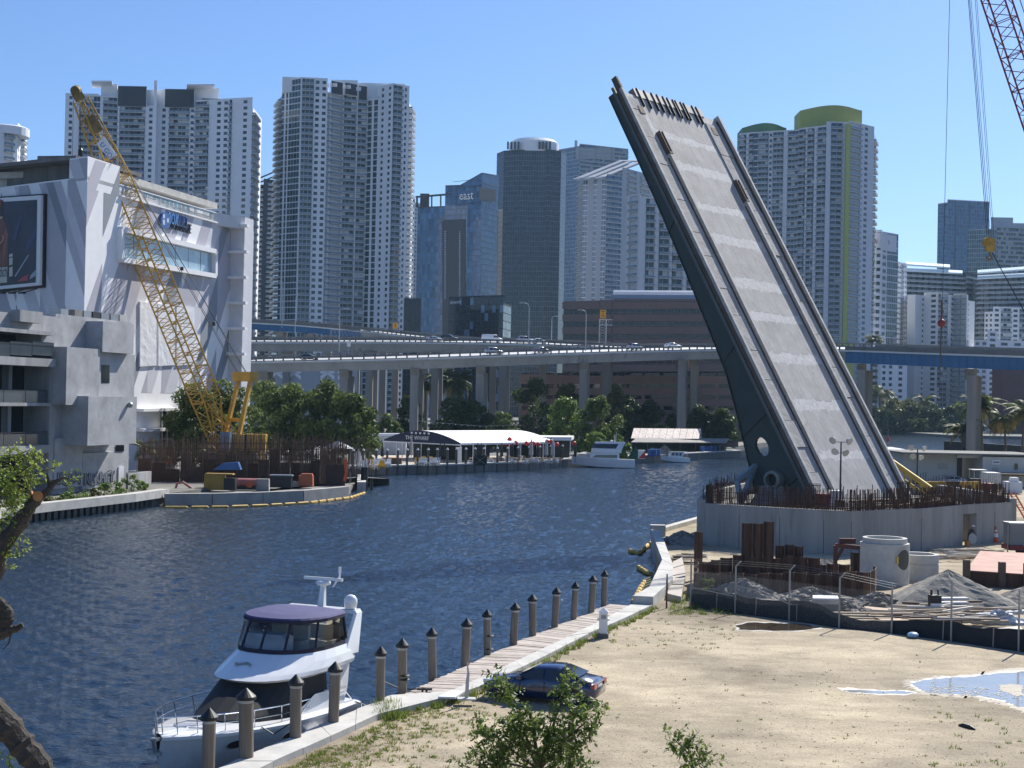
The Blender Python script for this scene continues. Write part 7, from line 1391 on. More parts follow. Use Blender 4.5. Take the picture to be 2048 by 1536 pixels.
for i, p in enumerate(fine):
    u_ = i/len(fine); hgt = .95+.12*math.sin(i*.45)+.1*r.random(); 
    if .36 < u_ < .68: hgt -= .42*math.sin((u_-.36)/.32*math.pi)
    w = .1*math.sin(i*.8); f.append([V(p.x, p.y+w*.3-.35, 1.19), V(p.x, p.y+w*.6-.1, 1.25), V(p.x, p.y+w, 1.2+hgt*.55), V(p.x+.02, p.y+.05+w*.5, 1.2+hgt), V(p.x+.02, p.y+.08+w*.5, 1.2+hgt), V(p.x, p.y+.1+w, 1.2+hgt*.5), V(p.x, p.y+.1, 1.19)])
m.loft(f, closed=False); m.build('fabric', m_silt, T)
for i in range(4, len(fine), 6): m = MB(); p = fine[i]; m.beam(V(p.x, p.y-.15, 1.2), V(p.x+r.uniform(-.05, .05), p.y-.1, 2.15), .045, .045); m.build('stake', m_lum[1], T)
# timbers and yellow floating boom at the seawall corner
T = thing('floating_boom', 'yellow floating boom segments drifting below the near seawall', 'boom', P(1270, 1160, 0)); m_boom = mat('boom_yellow', (.55, .36, .09), .7, var=.25, scale=2); r = random.Random(9)
bp = [(1258, 1103), (1278, 1108), (1298, 1090), (1312, 1084)], [(1276, 1136), (1292, 1146), (1302, 1150)], [(1290, 1166), (1280, 1180), (1272, 1197), (1266, 1208)]
for pl in bp:
    for a, b in zip(pl, pl[1:]):
        for k in range(3): p = P(a[0]+(b[0]-a[0])*(k+.05)/3, a[1]+(b[1]-a[1])*(k+.05)/3, .1); q = P(a[0]+(b[0]-a[0])*(k+.92)/3, a[1]+(b[1]-a[1])*(k+.92)/3, .1); m = MB(); m.pipe([p, p.lerp(q, .2)+Z3*.08, p.lerp(q, .8)+Z3*.08, q], [.08, .2, .19, .07], 7); m.build('boom_segment', m_boom, T)
T = thing('fallen_timbers', 'row of wet dark timbers lying against the near seawall', 'timbers', P(1290, 1190, 0))
for k in range(11): m = MB(); a = P(1283+k*1.2-k*.9, 1208-k*4.5, .15); b = P(1316-k*.2+2, 1196-k*4.6, .5); m.beam(a, b, .22, .2); m.build('timber', mat('algae_timber', (.07, .075, .035), .8, var=.4, scale=2), T)
m = MB(); p0 = P(1304, 1072, 1.2); m.obox(p0+V(.5, 0, .45), (1, 0, 0), (0, 1, 0), Z3, 1.3, .9, 1.1); tag(m.build('seawall_block', m_concw), 'squat concrete block at the corner of the near seawall', 'block')
m = MB(); a, b = P(1316, 1066), P(1402, 1041); m.beam(a+Z3*.15, b+Z3*.15, .7, .5); tag(m.build('upper_seawall', m_concw), 'concrete seawall running up to the pier from the corner block', 'seawall')
t = thing('concrete_slabs', 'narrow concrete walkway slabs behind the near seawall', 'walkway', P(1350, 1190)); ca = [P(1346, 1137), P(1343, 1165), P(1334, 1200)]; cb = [P(1364, 1128), P(1371, 1160), P(1362, 1207)]
for k in range(4): t0, t1 = k/4, (k+.97)/4; fa = lambda q, L_: L_[0].lerp(L_[1], q*2) if q < .5 else L_[1].lerp(L_[2], q*2-1); m = MB(); m.prism([(p.x, p.y) for p in (fa(t0, ca), fa(t1, ca), fa(t1, cb), fa(t0, cb))], 1.2, 1.7-.04*k); m.build('slab', mat('slab_tan', (.42, .38, .33), .85, var=.15), t)
# ================= LEFT COFFERDAM PIER =================
T = thing('cofferdam', 'rusty steel and rebar cofferdam with a curved grey concrete front at the left bank', 'cofferdam', P(520, 1000, 0))
fr = [P(x, y, 0) for x, y in ((327, 1012), (420, 1011), (520, 1008), (600, 1004), (690, 995))]; fr2 = [P(x, y, 0) for x, y in ((690, 995), (722, 985), (722, 968))]
for a, b in zip(fr, fr[1:]): m = MB(); m.beam(a+V(0, .5, .55), b+V(0, .5, .55), 1., 1.7); m.build('front_wall', m_conc, T)
for a, b in zip(fr2[1:], fr2[2:]): m = MB(); m.beam(a+V(0, .5, .55), b+V(0, .5, .55), 1.2, 1.7); m.build('end_wall', m_concw, T)
m = MB(); m.prism([(p.x, p.y) for p in [f+V(0, 1, 0) for f in fr]+[P(725, 965, 0), V(-18, 212, 0), V(-32, 218, 0), V(-38, 190, 0)]], -1, .9); m.build('floor', m_concd, T)
stuff = MB(); r = random.Random(6); ztc = 6.6; L = 0
def cw(x, yb, Y): p = A(x, yb, Y); p.z = 0; return p
b0 = [cw(275, 960, 186), cw(360, 960, 187), cw(450, 960, 189), cw(560, 960, 191), cw(640, 960, 195), cw(690, 960, 202)]
hs2 = [(6.6, 4.8), (7., 5.4), (7.2, 5.8), (7., 6), (6.4, 5.6)]
for (a, b), (h, hp) in zip(zip(b0, b0[1:]), hs2):
    n = max(2, round((b-a).length/1.6))
    for k in range(n):
        p = a.lerp(b, k/n); q = a.lerp(b, (k+.96)/n); m = MB(); hh = hp*r.uniform(.62, 1.0); m.hexa([V(p.x, p.y, .8), V(q.x, q.y, .8), V(q.x, q.y+.15, .8), V(p.x, p.y+.15, .8), V(p.x, p.y, hh), V(q.x, q.y, hh), V(q.x, q.y+.15, hh), V(p.x, p.y+.15, hh)]); m.build('form_panel', r.choice((m_rust, m_rust, m_rustb)), T)
    d = (b-a).normalized(); LL_ = (b-a).length
    for o in (-.5, 1.2, 3.0):
        for k in range(int(LL_/.24)): p = a+d*k*.24+V(0, o, 0); stuff.tube((p.x, p.y, .8), (p.x+r.uniform(-.1, .1), p.y, h+r.uniform(-.6, .9)), .04, n=4)
        for z in np.arange(1.2, h, .75): stuff.tube(V(a.x, a.y+o-.02, z), V(b.x, b.y+o-.02, z), .028, n=4)
for k in range(90): x = r.uniform(-36, -20); stuff.tube((x, 205+r.uniform(-6, 4), .8), (x, 205+r.uniform(-6, 4), r.uniform(5.2, 7.4)), .035, n=4)
stuff.build('rebar_cage', m_rust, T, kind='stuff')
for x0, x1 in ((652, 664), (664, 676), (676, 690)): m = MB(); a, b = cw(x0, 960, 193), cw(x1, 960, 193); zt_ = A(x0, 930, 193).z; m.hexa([a+Z3*.8, b+Z3*.8, b+V(0, .3, .8), a+V(0, .3, .8), a+Z3*zt_, b+Z3*(zt_+.2), b+V(0, .3, zt_+.2), a+V(0, .3, zt_)]); m.build('dark_sheet', mat('wet_rust', (.035, .02, .015), .6, var=.4), T)
m = MB(); a = A(688, 945, 192); m.pipe([A(690, 918, 192), A(693, 945, 192), A(689, 962, 192)], .25, 6); m.build('orange_hose', MATS['orange_paint'], T)
def mach(name, label, x, y, Y, parts, cat='machine'):
    c = A(x, y, Y); c.z = .9; t = thing(name, label, cat, c)
    for nm, (x0, x1, y0, y1, z0, z1), m_ in parts: m = MB(); m.hexa([(x0, y0, z0), (x1, y0, z0), (x1, y1, z0), (x0, y1, z0), (x0+.05, y0+.05, z1), (x1-.05, y0+.05, z1), (x1-.05, y1, z1), (x0+.05, y1, z1)]); loc_part(nm, m, m_, t)
    return t
m_cy = mat('machine_yellow', (.3, .19, .03), .55, var=.2, scale=1)
mach('power_pack', 'yellow engine box machine on the left pier behind the curved concrete wall', 430, 980, 177, [('housing', (-1.3, 1.2, -.6, .8, .2, 2.1), m_cy), ('top_cover', (-1.2, 2.3, -.65, .8, 2.1, 2.25), m_cy), ('engine_bay', (1.2, 2.6, -.6, .8, .2, 1.7), m_black)])
t = mach('pump', 'pinkish red pump machine beside the yellow engine box', 494, 982, 180, [('frame', (-1.4, 1.6, -.4, .5, .1, .5), m_black)]); m = MB(); m.tube((-1.2, 0, 1.), (1.3, 0, 1.), .55, n=12); loc_part('tank', m, mat('faded_red', (.42, .16, .14), .6, var=.2), t); m = MB(); m.tube((.4, -.6, .8), (.4, -.55, .8), .45, n=14); loc_part('hose_reel', m, MATS['orange_paint'], t)
mach('tool_box', 'black steel tool box on the left pier', 562, 978, 184, [('box', (-1.4, 1.4, -.5, .6, .2, 1.7), m_black), ('lid', (-1.5, 1.5, -.55, .65, 1.7, 1.85), m_steel)], 'box')
t = mach('compressor', 'orange compressor near the right end of the left pier', 611, 973, 186, [('body', (-.9, 1., -.5, .7, .3, 1.7), mat('compressor_orange', (.42, .11, .04), .55, var=.15)), ('cover', (-.6, .9, -.4, .6, 1.7, 1.95), MATS['compressor_orange']), ('tow_bar', (-1.7, -.9, -.1, .1, .2, .9), m_concw)])
mach('concrete_block', 'pale concrete block between the red pump and the black tool box', 526, 984, 180, [('block', (-.8, .8, -.4, .4, 0, 1.5), m_conc)], 'block')
t = mach('blue_boat_hull', 'blue tarpaulin wrapped load inside the rebar of the left pier', 458, 955, 186, []); m = MB(); m.hexa([(-2, -.6, 2.2), (1.6, -.6, 2.3), (1.6, .6, 2.3), (-2, .6, 2.2), (-.8, -.5, 3.1), (1.2, -.5, 3.3), (1.2, .5, 3.3), (-.8, .5, 3.1)]); loc_part('tarp', m, mat('tarp_blue', (.03, .11, .3), .5), t)
t = mach('red_hose', 'thick faded red hose arching over the left pier front wall', 360, 985, 175, []); m = MB(); m.pipe([(-.6, 0, 0), (-.4, 0, 1.0), (.3, 0, 1.2), (1.2, 0, .6), (2., 0, 0)], .16, 8); loc_part('hose', m, MATS['faded_red'], t)
T = thing('floating_boom', 'yellow floating boom along the waterline of the left pier', 'boom', P(520, 1012, 0)); bl = [P(x, y, 0) for x, y in ((326, 1016), (380, 1016), (460, 1015), (540, 1012), (620, 1007), (700, 997), (730, 987))]; fb2 = resample(bl, 2.2)
for a, b in zip(fb2, fb2[1:]): m = MB(); d = (b-a); m.pipe([a+d*.04-V(0, .3, -.05), a+d*.12-V(0, .3, -.12), a+d*.88-V(0, .3, -.12), a+d*.96-V(0, .3, -.05)], [.06, .17, .17, .06], 6); m.build('boom_segment', m_boom, T)
t = thing('guide_pile', 'dark steel guide pile standing in the water right of the left pier', 'piling', P(728, 980, 0)); m = MB(); m.tube((0, 0, -1), (0, 0, 3.2), .5, n=10); m.tube((1, .5, -1), (1, .5, 1.4), .2, n=8); loc_part('pile', m, m_black, t); m = MB(); m.tube((-2, 0, 0), (-2, 0, 2.4), .12, n=6); loc_part('stake', m, m_lum[1], t)
# ================= WORKERS =================
m_skin = mat('skin', (.32, .19, .13), .6); m_vest = mat('vest_orange', (.6, .16, .03), .8); m_cloth = mat('work_cloth_dark', (.05, .05, .06), .9); m_pale = mat('work_cloth_pale', (.4, .35, .33), .9)
def person(label, loc, rz, shirt, bend=0., legs='stand'):
    t = thing('person', label, 'person', loc, rz); bm_v = []; bm_e = []; rd = []
    def v(x, y, z, r): bm_v.append((x, y, z)); rd.append(r); return len(bm_v)-1
    sb = math.sin(bend); cb = math.cos(bend); up = lambda h: (0, sb*h, .92+cb*h)
    pel = v(0, 0, .92, .15); wa = v(*up(.18), .14); ch = v(*up(.4), .17); nk = v(*up(.56), .07); hd = v(*up(.66), .085); ht = v(*up(.8), .1); bm_e += [(pel, wa), (wa, ch), (ch, nk), (nk, hd), (hd, ht)]
    for s in (-1, 1):
        x, y, z = up(.48); a = v(s*.2, y, z, .065); b = v(s*.27, y+.05, z-.28, .05); c = v(s*.22, y+.2, z-.48, .04); h = v(s*.2, y+.27, z-.54, .04); bm_e += [(ch, a), (a, b), (b, c), (c, h)]
        k1 = v(s*.1, .02, .88, .095); k2 = v(s*.12, .05+.05*s, .48, .07); k3 = v(s*.12, -.02+.1*s, .08, .05); k4 = v(s*.13, .14+.1*s, .04, .045); bm_e += [(pel, k1), (k1, k2), (k2, k3), (k3, k4)]
    me = bpy.data.meshes.new('body'); me.from_pydata(bm_v, bm_e, []); o = bpy.data.objects.new('body', me); COL.objects.link(o); md = o.modifiers.new('skin', 'SKIN')
    for i, q in enumerate(me.skin_vertices[0].data): q.radius = (rd[i], rd[i]); q.use_root = (i == 0)
    sdv = o.modifiers.new('sub', 'SUBSURF'); sdv.levels = sdv.render_levels = 1
    dg = bpy.context.evaluated_depsgraph_get(); m2 = bpy.data.meshes.new_from_object(o.evaluated_get(dg)); o.modifiers.clear(); o.data = m2; m2.materials.clear()
    for q in (m_cloth, shirt, m_skin): m2.materials.append(q)
    for p in m2.polygons:
        z = p.center.z; x = abs(p.center.x); p.material_index = 0 if z < .95 else (2 if (p.center-Vector(up(.7))).length < .17 or (z < 1.0+.0 and x > .17) else 1)
    o.parent = t
    hx, hy, hz = up(.78); m = MB(); m.lathe([(.135, 0), (.13, .06), (.1, .12), (.03, .15)], (hx, hy, hz+.02), 12); m.bx(hx-.1, hx+.1, hy+.06, hy+.2, hz+.02, hz+.04); loc_part('hard_hat', m, m_white, t); return t
person('worker with white hard hat bending over the rebar of the left pier', A(518, 918, 196)-Z3*1.0, 2.2, m_pale, .5)
person('worker in orange vest left of the crane base, nearest the grey building', A(337, 928, 190)-Z3*.9, .4, m_vest, .1)
person('worker in orange vest second from the grey building', A(367, 925, 192)-Z3*.9, -.6, m_vest, .2)
person('worker with white hard hat crouching in the pier doorway', V(dA.x+.7, dA.y+.5, 1.2), -1.2, m_cloth, .6)
# ================= WHARF ON THE FAR BANK =================
ed = [P(x, y, 0) for x, y in ((700, 951), (780, 949), (900, 946), (1020, 941), (1160, 931), (1320, 923), (1480, 913))]
T = thing('wharf_wall', 'long concrete wharf wall with pale cap along the far bank', 'quay wall', ed[2])
for a, b in zip(ed, ed[1:]): m = MB(); m.beam(a+V(0, -.1, .45), b+V(0, -.1, .45), .5, 1.9); m.build('wall_panel', m_concd, T); m = MB(); m.beam(a+V(0, .4, 1.5), b+V(0, .4, 1.5), 1.6, .25); m.build('cap', m_concw, T)
m = MB(); m.prism([(p.x, p.y) for p in ed[:5]]+[(16, 300), (-28, 285)], 1.3, 1.42); o = m.build('wharf_deck', mat('deck_tan', (.4, .36, .3), .85, var=.12)); o['kind'] = 'structure'
pm = MB(); pm.tube((0, 0, -1), (0, 0, 4.1), .2, n=8); me_p = pm.mesh('pile', m_piledk := mat('far_pile_dark', (.09, .085, .08), .85, var=.2)); cm = MB(); cm.lathe([(.26, 0), (.26, .06), (.02, .4)], n=8); me_c = cm.mesh('cap', m_white)
def along_ed(px):
    best = None
    for a, b in zip(ed, ed[1:]):
        for k in range(40):
            p = a.lerp(b, k/40); x = 1024+FPX*((p-V(0, 0, CAMH)).dot(RT))/((p-V(0, 0, CAMH)).dot(FW))
            if best is None or abs(x-px) < best[0]: best = (abs(x-px), p)
    return best[1]
xs = [112, 198, 310, 400, 487, 570, 660, 755, 830, 912, 995, 1070, 1155, 1232, 1335, 1425, 1515, 1607, 1703, 1797, 1888]
for k, x in enumerate(xs):
    p = along_ed(x/4.267+680)+V(0, -.5, 0); t = thing('wharf_piling', ORD[k]+' white capped dark piling along the far wharf, counting from the left pier', 'piling', (p.x, p.y, 0), 0, 'white capped pilings along the far wharf'); inst('pile', me_p, t); inst('cap', me_c, t, (0, 0, 4.1))
# event tent
m_tent = mat('tent_white', (.78, .78, .77), .6, var=.03); m_tnavy = mat('tent_navy', (.012, .016, .05), .7); gA, gB = V(-24.2, 271, 0), V(-9.1, 258, 0); gd_ = (gB-gA).normalized(); ln = V(-gd_.y, gd_.x, 0); LT = 27.; WT = (gB-gA).length; e_z, r_z = 5.0, 7.0
T = thing('event_tent', 'big white event tent with a navy lettered gable on the wharf', 'tent', gA.lerp(gB, .5)+Z3*1.4); N8 = 14
arc = lambda k, s: gA+gd_*(WT*k/N8)+ln*s+Z3*(e_z+(r_z-e_z)*math.sin(math.pi*k/N8)**.9)
for i in range(8):
    m = MB(); s0, s1 = LT*i/8, LT*(i+.985)/8
    for k in range(N8): m.quad(arc(k, s0), arc(k+1, s0), arc(k+1, s1), arc(k, s1))
    for q in (0, N8): m.quad(arc(q, s0), arc(q, s1), arc(q, s1)-Z3*.35, arc(q, s0)-Z3*.35)
    m.build('roof_panel', m_tent, T)
m = MB(); m.poly([arc(k, -.05) for k in range(N8+1)]+[gB-ln*.05+Z3*(e_z-.3), gA-ln*.05+Z3*(e_z-.3)]); o = m.build('gable', m_tnavy, T); m = MB(); textmesh('THE WHARF', 1.05, m, gA+gd_*5.8-ln*.1+Z3*5.25, gd_, Z3, 0, .02, (1.05, 1))
for k in range(5): m.obox(gA+gd_*(7.5+k*1.1)-ln*.1+Z3*6.5, gd_, ln, Z3, .45, .05, .35)
m.build('gable_lettering', m_tent, T)
for i in range(9):
    for q in (gA, gB): m = MB(); p = q+ln*(LT*i/8); m.tube((p.x, p.y, 1.4), (p.x, p.y, e_z), .09, n=6); m.build('post', m_tent, T)
for k in (1, 2, 3): m = MB(); p = gA.lerp(gB, k/4); m.tube((p.x, p.y, 1.4), (p.x, p.y, e_z-.3), .09, n=6); m.build('post', m_tent, T)
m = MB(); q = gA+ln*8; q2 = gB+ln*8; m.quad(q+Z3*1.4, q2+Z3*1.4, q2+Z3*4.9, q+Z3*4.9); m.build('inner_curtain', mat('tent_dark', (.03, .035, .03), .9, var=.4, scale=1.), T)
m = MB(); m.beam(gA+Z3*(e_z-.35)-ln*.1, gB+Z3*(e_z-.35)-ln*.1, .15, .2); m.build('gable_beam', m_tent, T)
T = thing('flat_canopy', 'flat white canopy roof beside the event tent behind the red lanterns', 'canopy', P(1090, 925, 1.4)); a, b = A(1036, 881, 276), A(1143, 882, 283); m = MB(); d = V(1, 12, 0); z0, z1 = a.z-.2, a.z+.75; b.z = a.z; m.hexa([a, b, b+d, a+d+V(-4, 0, 0), a+Z3*.7, b+Z3*.7, b+d+Z3*.7, a+d+V(-4, 0, .7)]); m.build('roof', m_tent, T)
for t_ in (.02, .35, .65, .98): m = MB(); p = a.lerp(b, t_)+V(0, .4, 0); m.tube((p.x, p.y, 1.4), (p.x, p.y, a.z), .1, n=6); m.build('post', m_tent, T)
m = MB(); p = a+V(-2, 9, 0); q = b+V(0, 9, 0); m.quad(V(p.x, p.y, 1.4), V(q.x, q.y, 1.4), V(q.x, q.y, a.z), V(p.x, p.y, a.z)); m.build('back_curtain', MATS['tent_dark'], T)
# red lanterns
lm = MB(); lm.sphere((0, 0, 0), .43, 12, 8); me_l = lm.mesh('globe', mat('lantern_red', (.62, .02, .025), .5)); cl = MB(); cl.tube((0, 0, .38), (0, 0, .9), .04, n=5); me_l2 = cl.mesh('cord', m_black)
for k, (x, y) in enumerate(((1332, 265), (1405, 292), (1448, 250), (1465, 296), (1500, 280), (1592, 285), (1632, 288), (1652, 286), (1693, 292), (1768, 268), (1803, 270), (1852, 295), (1998, 285))):
    p = A(x/4.267+680, y/4.267+820, 270); t = thing('red_lantern', ORD[k]+' round red lantern from the left over the wharf terrace', 'lantern', p, 0, 'red lanterns over the wharf terrace'); inst('globe', me_l, t); inst('cord', me_l2, t)
# lounge chairs, tables, closed parasols
def chairmesh(c):
    m = MB(); m.hexa([(-.35, -.4, .35), (.35, -.4, .35), (.35, .35, .22), (-.35, .35, .22), (-.35, -.4, .42), (.35, -.4, .42), (.35, .35, .3), (-.35, .35, .3)]); m.hexa([(-.35, .3, .2), (.35, .3, .2), (.35, .38, .2), (-.35, .38, .2), (-.3, .65, 1.05), (.3, .65, 1.05), (.3, .72, 1.05), (-.3, .72, 1.05)])
    for sx in (-.4, .4): m.beam((sx, -.4, .6), (sx, .45, .6), .1, .05); m.beam((sx, -.38, 0), (sx, -.38, .6), .08, .08); m.beam((sx, .4, 0), (sx, .4, .6), .08, .08)
    return m.mesh('lounge_chair', c)
cw_, cy_ = chairmesh(m_white), chairmesh(mat('chair_yellow', (.7, .42, .02), .5)); r = random.Random(4)
def solo(name, me, loc, rz, label, cat, group, sc=1.):
    o = bpy.data.objects.new(name, me); COL.objects.link(o); o.location = loc; o.rotation_euler = (0, 0, rz); o.scale = (sc,)*3; return tag(o, label, cat, group)
for k in range(13): x = 719+k*4.5; solo('lounge_chair', cy_ if k % 3 == 1 else cw_, P(x, 940-r.random()*7, 1.42), r.uniform(-.5, .5), ORD[k]+' lounge chair from the left at the wharf left end, '+('yellow' if k % 3 == 1 else 'white'), 'chair', 'lounge chairs on the wharf', 1.3)
for k in range(9): x = 836+k*4.6; solo('lounge_chair', cy_ if k % 3 == 0 else cw_, P(x, 935-r.random()*7, 1.42), r.uniform(-.5, .5), ORD[k]+' lounge chair from the left before the event tent, '+('yellow' if k % 3 == 0 else 'white'), 'chair', 'lounge chairs on the wharf', 1.3)
tm = MB(); tm.bx(-.6, .6, -.4, .4, .95, 1.02); [tm.bx(x-.03, x+.03, y-.03, y+.03, 0, .95) for x in (-.55, .55) for y in (-.35, .35)]; me_t = tm.mesh('high_table', m_lum[0]); sm = MB(); sm.bx(-.2, .2, -.2, .2, .7, .75); [sm.bx(x-.02, x+.02, y-.02, y+.02, 0, .7) for x in (-.18, .18) for y in (-.18, .18)]; sm.bx(-.2, .2, .17, .2, .75, 1.1); me_s = sm.mesh('bar_stool', mat('stool_wood', (.3, .17, .09), .7, var=.2))
for k in range(15): x = 945+k*12.2; p = P(x, 928-r.random()*6, 1.42); solo('high_table', me_t, p, r.random(), ORD[k]+' wooden high table from the event tent along the right wharf terrace', 'table', 'high tables on the wharf'); [solo('bar_stool', me_s if q else cw_, p+V(q*.9-.4, -.8, 0), r.random()*6, ('brown bar stool' if q else 'white chair')+' beside the '+ORD[k]+' wooden high table of the wharf terrace', 'stool' if q else 'chair', 'seats at the wharf tables') for q in (0, 1)]
um = MB(); um.lathe([(.05, 0), (.05, .9), (.28, 1.), (.22, 2.2), (.05, 3.1)], n=8)
for nm, m_, lst in (('black', m_black, (735, 752, 764, 815, 880, 888, 955, 962, 1003, 1024, 1075, 1150)), ('grey', mat('parasol_grey', (.35, .35, .36), .8), (822, 1062, 1092, 1105))):
    me = um.mesh('closed_parasol', m_)
    for k, x in enumerate(lst): solo('closed_parasol', me, P(x, 925, 1.42), 0, ORD[k]+' closed '+nm+' parasol from the left on the wharf terrace', 'parasol', 'closed '+nm+' parasols on the wharf', 1.15 if nm == 'black' else 1.4)
for x, y, lb in ((715, 930, 'white utility cabinet at the left end of the wharf'), (917, 927, 'tall white cabinet at the front right corner of the event tent')): m = MB(); p = P(x, y, 1.4); m.bx(p.x-.5, p.x+.5, p.y-.3, p.y+.3, 1.4, 4.2); m.bx(p.x-.55, p.x+.55, p.y-.34, p.y+.34, 4.2, 4.3); tag(m.build('white_cabinet', m_white), lb, 'cabinet')
t = thing('bar_counter', 'brown bar counter with orange top at the left end of the wharf', 'bar', P(785, 930, 1.4)); m = MB(); m.bx(-1.6, 1.6, -.5, .5, 0, 1.2); loc_part('counter', m, m_rustb, t); m = MB(); m.bx(-1.7, 1.7, -.6, .6, 1.2, 1.3); loc_part('top', m, MATS['bucket_orange'], t)
m = MB(); p = P(960, 932, 1.4); m.bx(-1.2, 1.2, 0, .1, .1, 1.9); t = thing('black_gate', 'black gate panel with crossed bars on the wharf edge', 'gate', p); loc_part('panel', m, MATS['tent_dark'], t); m = MB(); m.beam((-1.2, -.05, .1), (1.2, -.05, 1.9), .1, .05); m.beam((1.2, -.07, .1), (-1.2, -.07, 1.9), .1, .05); loc_part('cross_bars', m, m_steel, t)
def canopy(label, x, y, Y, w, h, hz): 
    p = A(x, y, Y); t = thing('market_canopy', label, 'canopy', (p.x, p.y, 1.4)); m = MB(); z = p.z-1.4; m.hexa([(-w, -w, z), (w, -w, z), (w, w, z), (-w, w, z), (-.1, -.1, z+h), (.1, -.1, z+h), (.1, .1, z+h), (-.1, .1, z+h)]); loc_part('roof', m, m_tent, t)
    for a in (-.9, .9):
        for b in (-.9, .9): m = MB(); m.tube((a*w, b*w, 0), (a*w, b*w, z), .08, n=6); loc_part('post', m, m_steel, t)
canopy('white peaked canopy left of the wharf pilings', 676, 896, 240, 2.6, 1.2, 3); canopy('white peaked canopy beneath the trees left of the wharf', 640, 900, 262, 2.4, 1., 3); canopy('low white canopy under the trees right of the yellow crane', 592, 904, 262, 2.8, .8, 3)
t = thing('food_trailer', 'long white roofed trailer behind the event tent', 'trailer', A(775, 900, 290)); m = MB(); a, b = A(744, 872, 292), A(812, 872, 292); m.hexa([V(a.x, a.y, 1.4), V(b.x, b.y, 1.4), V(b.x, b.y+3, 1.4), V(a.x, a.y+3, 1.4), a, b, b+V(0, 3, 0), a+V(0, 3, 0)]); m.build('body', mat('trailer_pale', (.45, .47, .5), .6), t); m = MB(); m.hexa([a-V(.3, .3, 0), b+V(.3, -.3, 0), b+V(.3, 3.3, 0), a+V(-.3, 3.3, 0), a+V(0, 0, .5), b+Z3*.5, b+V(0, 3, .5), a+V(0, 3, .5)]); m.build('roof', m_tent, t)
for k, (x, y, pt, nm) in enumerate(((545, 905, pw, 'white'), (570, 902, ps, 'silver'), (610, 905, pg, 'grey'), (390, 905, pw, 'white'), (352, 912, ps, 'silver'))): vehicle('parked_car', nm+' car parked under the trees behind the left pier, number '+('one' if k == 0 else 'of its colour there') if 0 else nm+' car parked '+('under the broad trees right of the yellow crane' if x > 500 else 'beside the striped building')+(' farther left' if k == 0 else ''), 'car', 'suv' if k % 2 else 'sedan', pt, V(*P(x, y+14, 1.4)), .2*k, group='cars parked behind the left pier')
m = MB(); pts = [A(690, 815, 262), A(760, 832, 264), A(850, 843, 266), A(960, 852, 268), A(1040, 850, 270)]; fpt = resample(pts, 1.2)
for a, b in zip(fpt, fpt[1:]): m.tube(a, b, .035, n=4); m.sphere(b-Z3*.1, .09, 5, 4)
o = m.build('string_lights', m_steel); tag(o, 'sagging string of small lights above the wharf tent', 'string lights')
# ---------- far motor boats ----------
def hullmb(L, B, F, sheer, t, m_, zk=-.4):
    m = MB(); rg = []
    for u, hb, rise in ((0, .9, 0), (.3, 1, .02), (.6, .92, .1), (.8, .66, .25), (.93, .3, .42), (1, .03, .55)):
        z = F+sheer*u*u; x = -L/2+L*u; w = B/2*hb; wl = w*(.95-.4*u**3); rg.append([(x, -w, z), (x-.1*u, -wl, .1+rise), (x-.2*u, 0, zk+rise*2.2), (x-.1*u, wl, .1+rise), (x, w, z)])
    m.loft(rg, closed=False, caps=False); m.poly(rg[0]); loc_part('hull', m, m_, t); m = MB()
    m.loft([[(a[0], a[1]*.97, a[2]), (e[0], e[1]*.97, e[2]), (e[0], e[1]*.97, e[2]+.08), (a[0], a[1]*.97, a[2]+.08)] for a, e in ((q[0], q[4]) for q in rg)]); loc_part('deck', m, m_gel, t)
c = P(1206, 935, 0); T = thing('motor_yacht', 'white motor yacht with enclosed flybridge moored at the far wharf', 'motor yacht', c+V(0, .5, 0), rad(176)); hullmb(12.6, 4.2, 1.6, .5, T, m_gel)
m = MB(); m.loft([[(x, y*w, z) for x, y in ((-3.2, -1.6), (2.4, -1.5), (3.6, -.5), (3.6, .5), (2.4, 1.5), (-3.2, 1.6))] for z, w in ((1.7, 1), (2.9, .96))]); loc_part('saloon', m, m_gel, T)
m = MB(); m.loft([[(x+dx, y*w, z) for x, y in ((-3.6, -1.6), (1.6, -1.5), (2.4, -.5), (2.4, .5), (1.6, 1.5), (-3.6, 1.6))] for z, w, dx in ((2.95, 1.02, 0), (3.7, 1., -.1), (4.9, .8, -.7), (5.1, .7, -.8))]); loc_part('flybridge', m, m_gel, T)
m = MB(); m.loft([[(x+dx, y*w, z) for x, y in ((-2.4, -1.63), (1.65, -1.53), (2.46, -.5), (2.46, .5), (1.65, 1.53), (-2.4, 1.63))] for z, w, dx in ((3.85, .99, -.1), (4.75, .84, -.6))]); loc_part('flybridge_windows', m, m_cglass, T)
m = MB(); m.hexa([(-2.8, -1.63, 1.95), (2.2, -1.56, 2.0), (2.2, 1.56, 2.0), (-2.8, 1.63, 1.95), (-2.8, -1.6, 2.6), (1.4, -1.55, 2.5), (1.4, 1.55, 2.5), (-2.8, 1.6, 2.6)]); loc_part('saloon_windows', m, m_cglass, T)
m = MB(); m.lathe([(.25, 0), (.3, .2), (.05, .4)], (-1.6, 0, 5.1), 10); m.tube((-2.2, .4, 5.1), (-2.2, .4, 6.6), .04); m.tube((-2.4, -.4, 5.1), (-2.6, -.4, 7.), .03); m.bx(-2.2, -1.9, -.8, .8, 5.3, 5.4); loc_part('radar', m, m_gel, T)
m = MB(); m.loft([[(x, y, z) for x, y in ((2.6, -1.3), (4.8, -.9), (5.2, 0), (4.8, .9), (2.6, 1.3))] for z in (1.95, 2.6)]+[[(3.4, -.3, 3.0), (3.8, -.2, 3.0), (3.9, 0, 3.0), (3.8, .2, 3.0), (3.4, .3, 3.0)]]); loc_part('covered_dinghy', m, mat('cover_cream', (.6, .56, .5), .8), T)
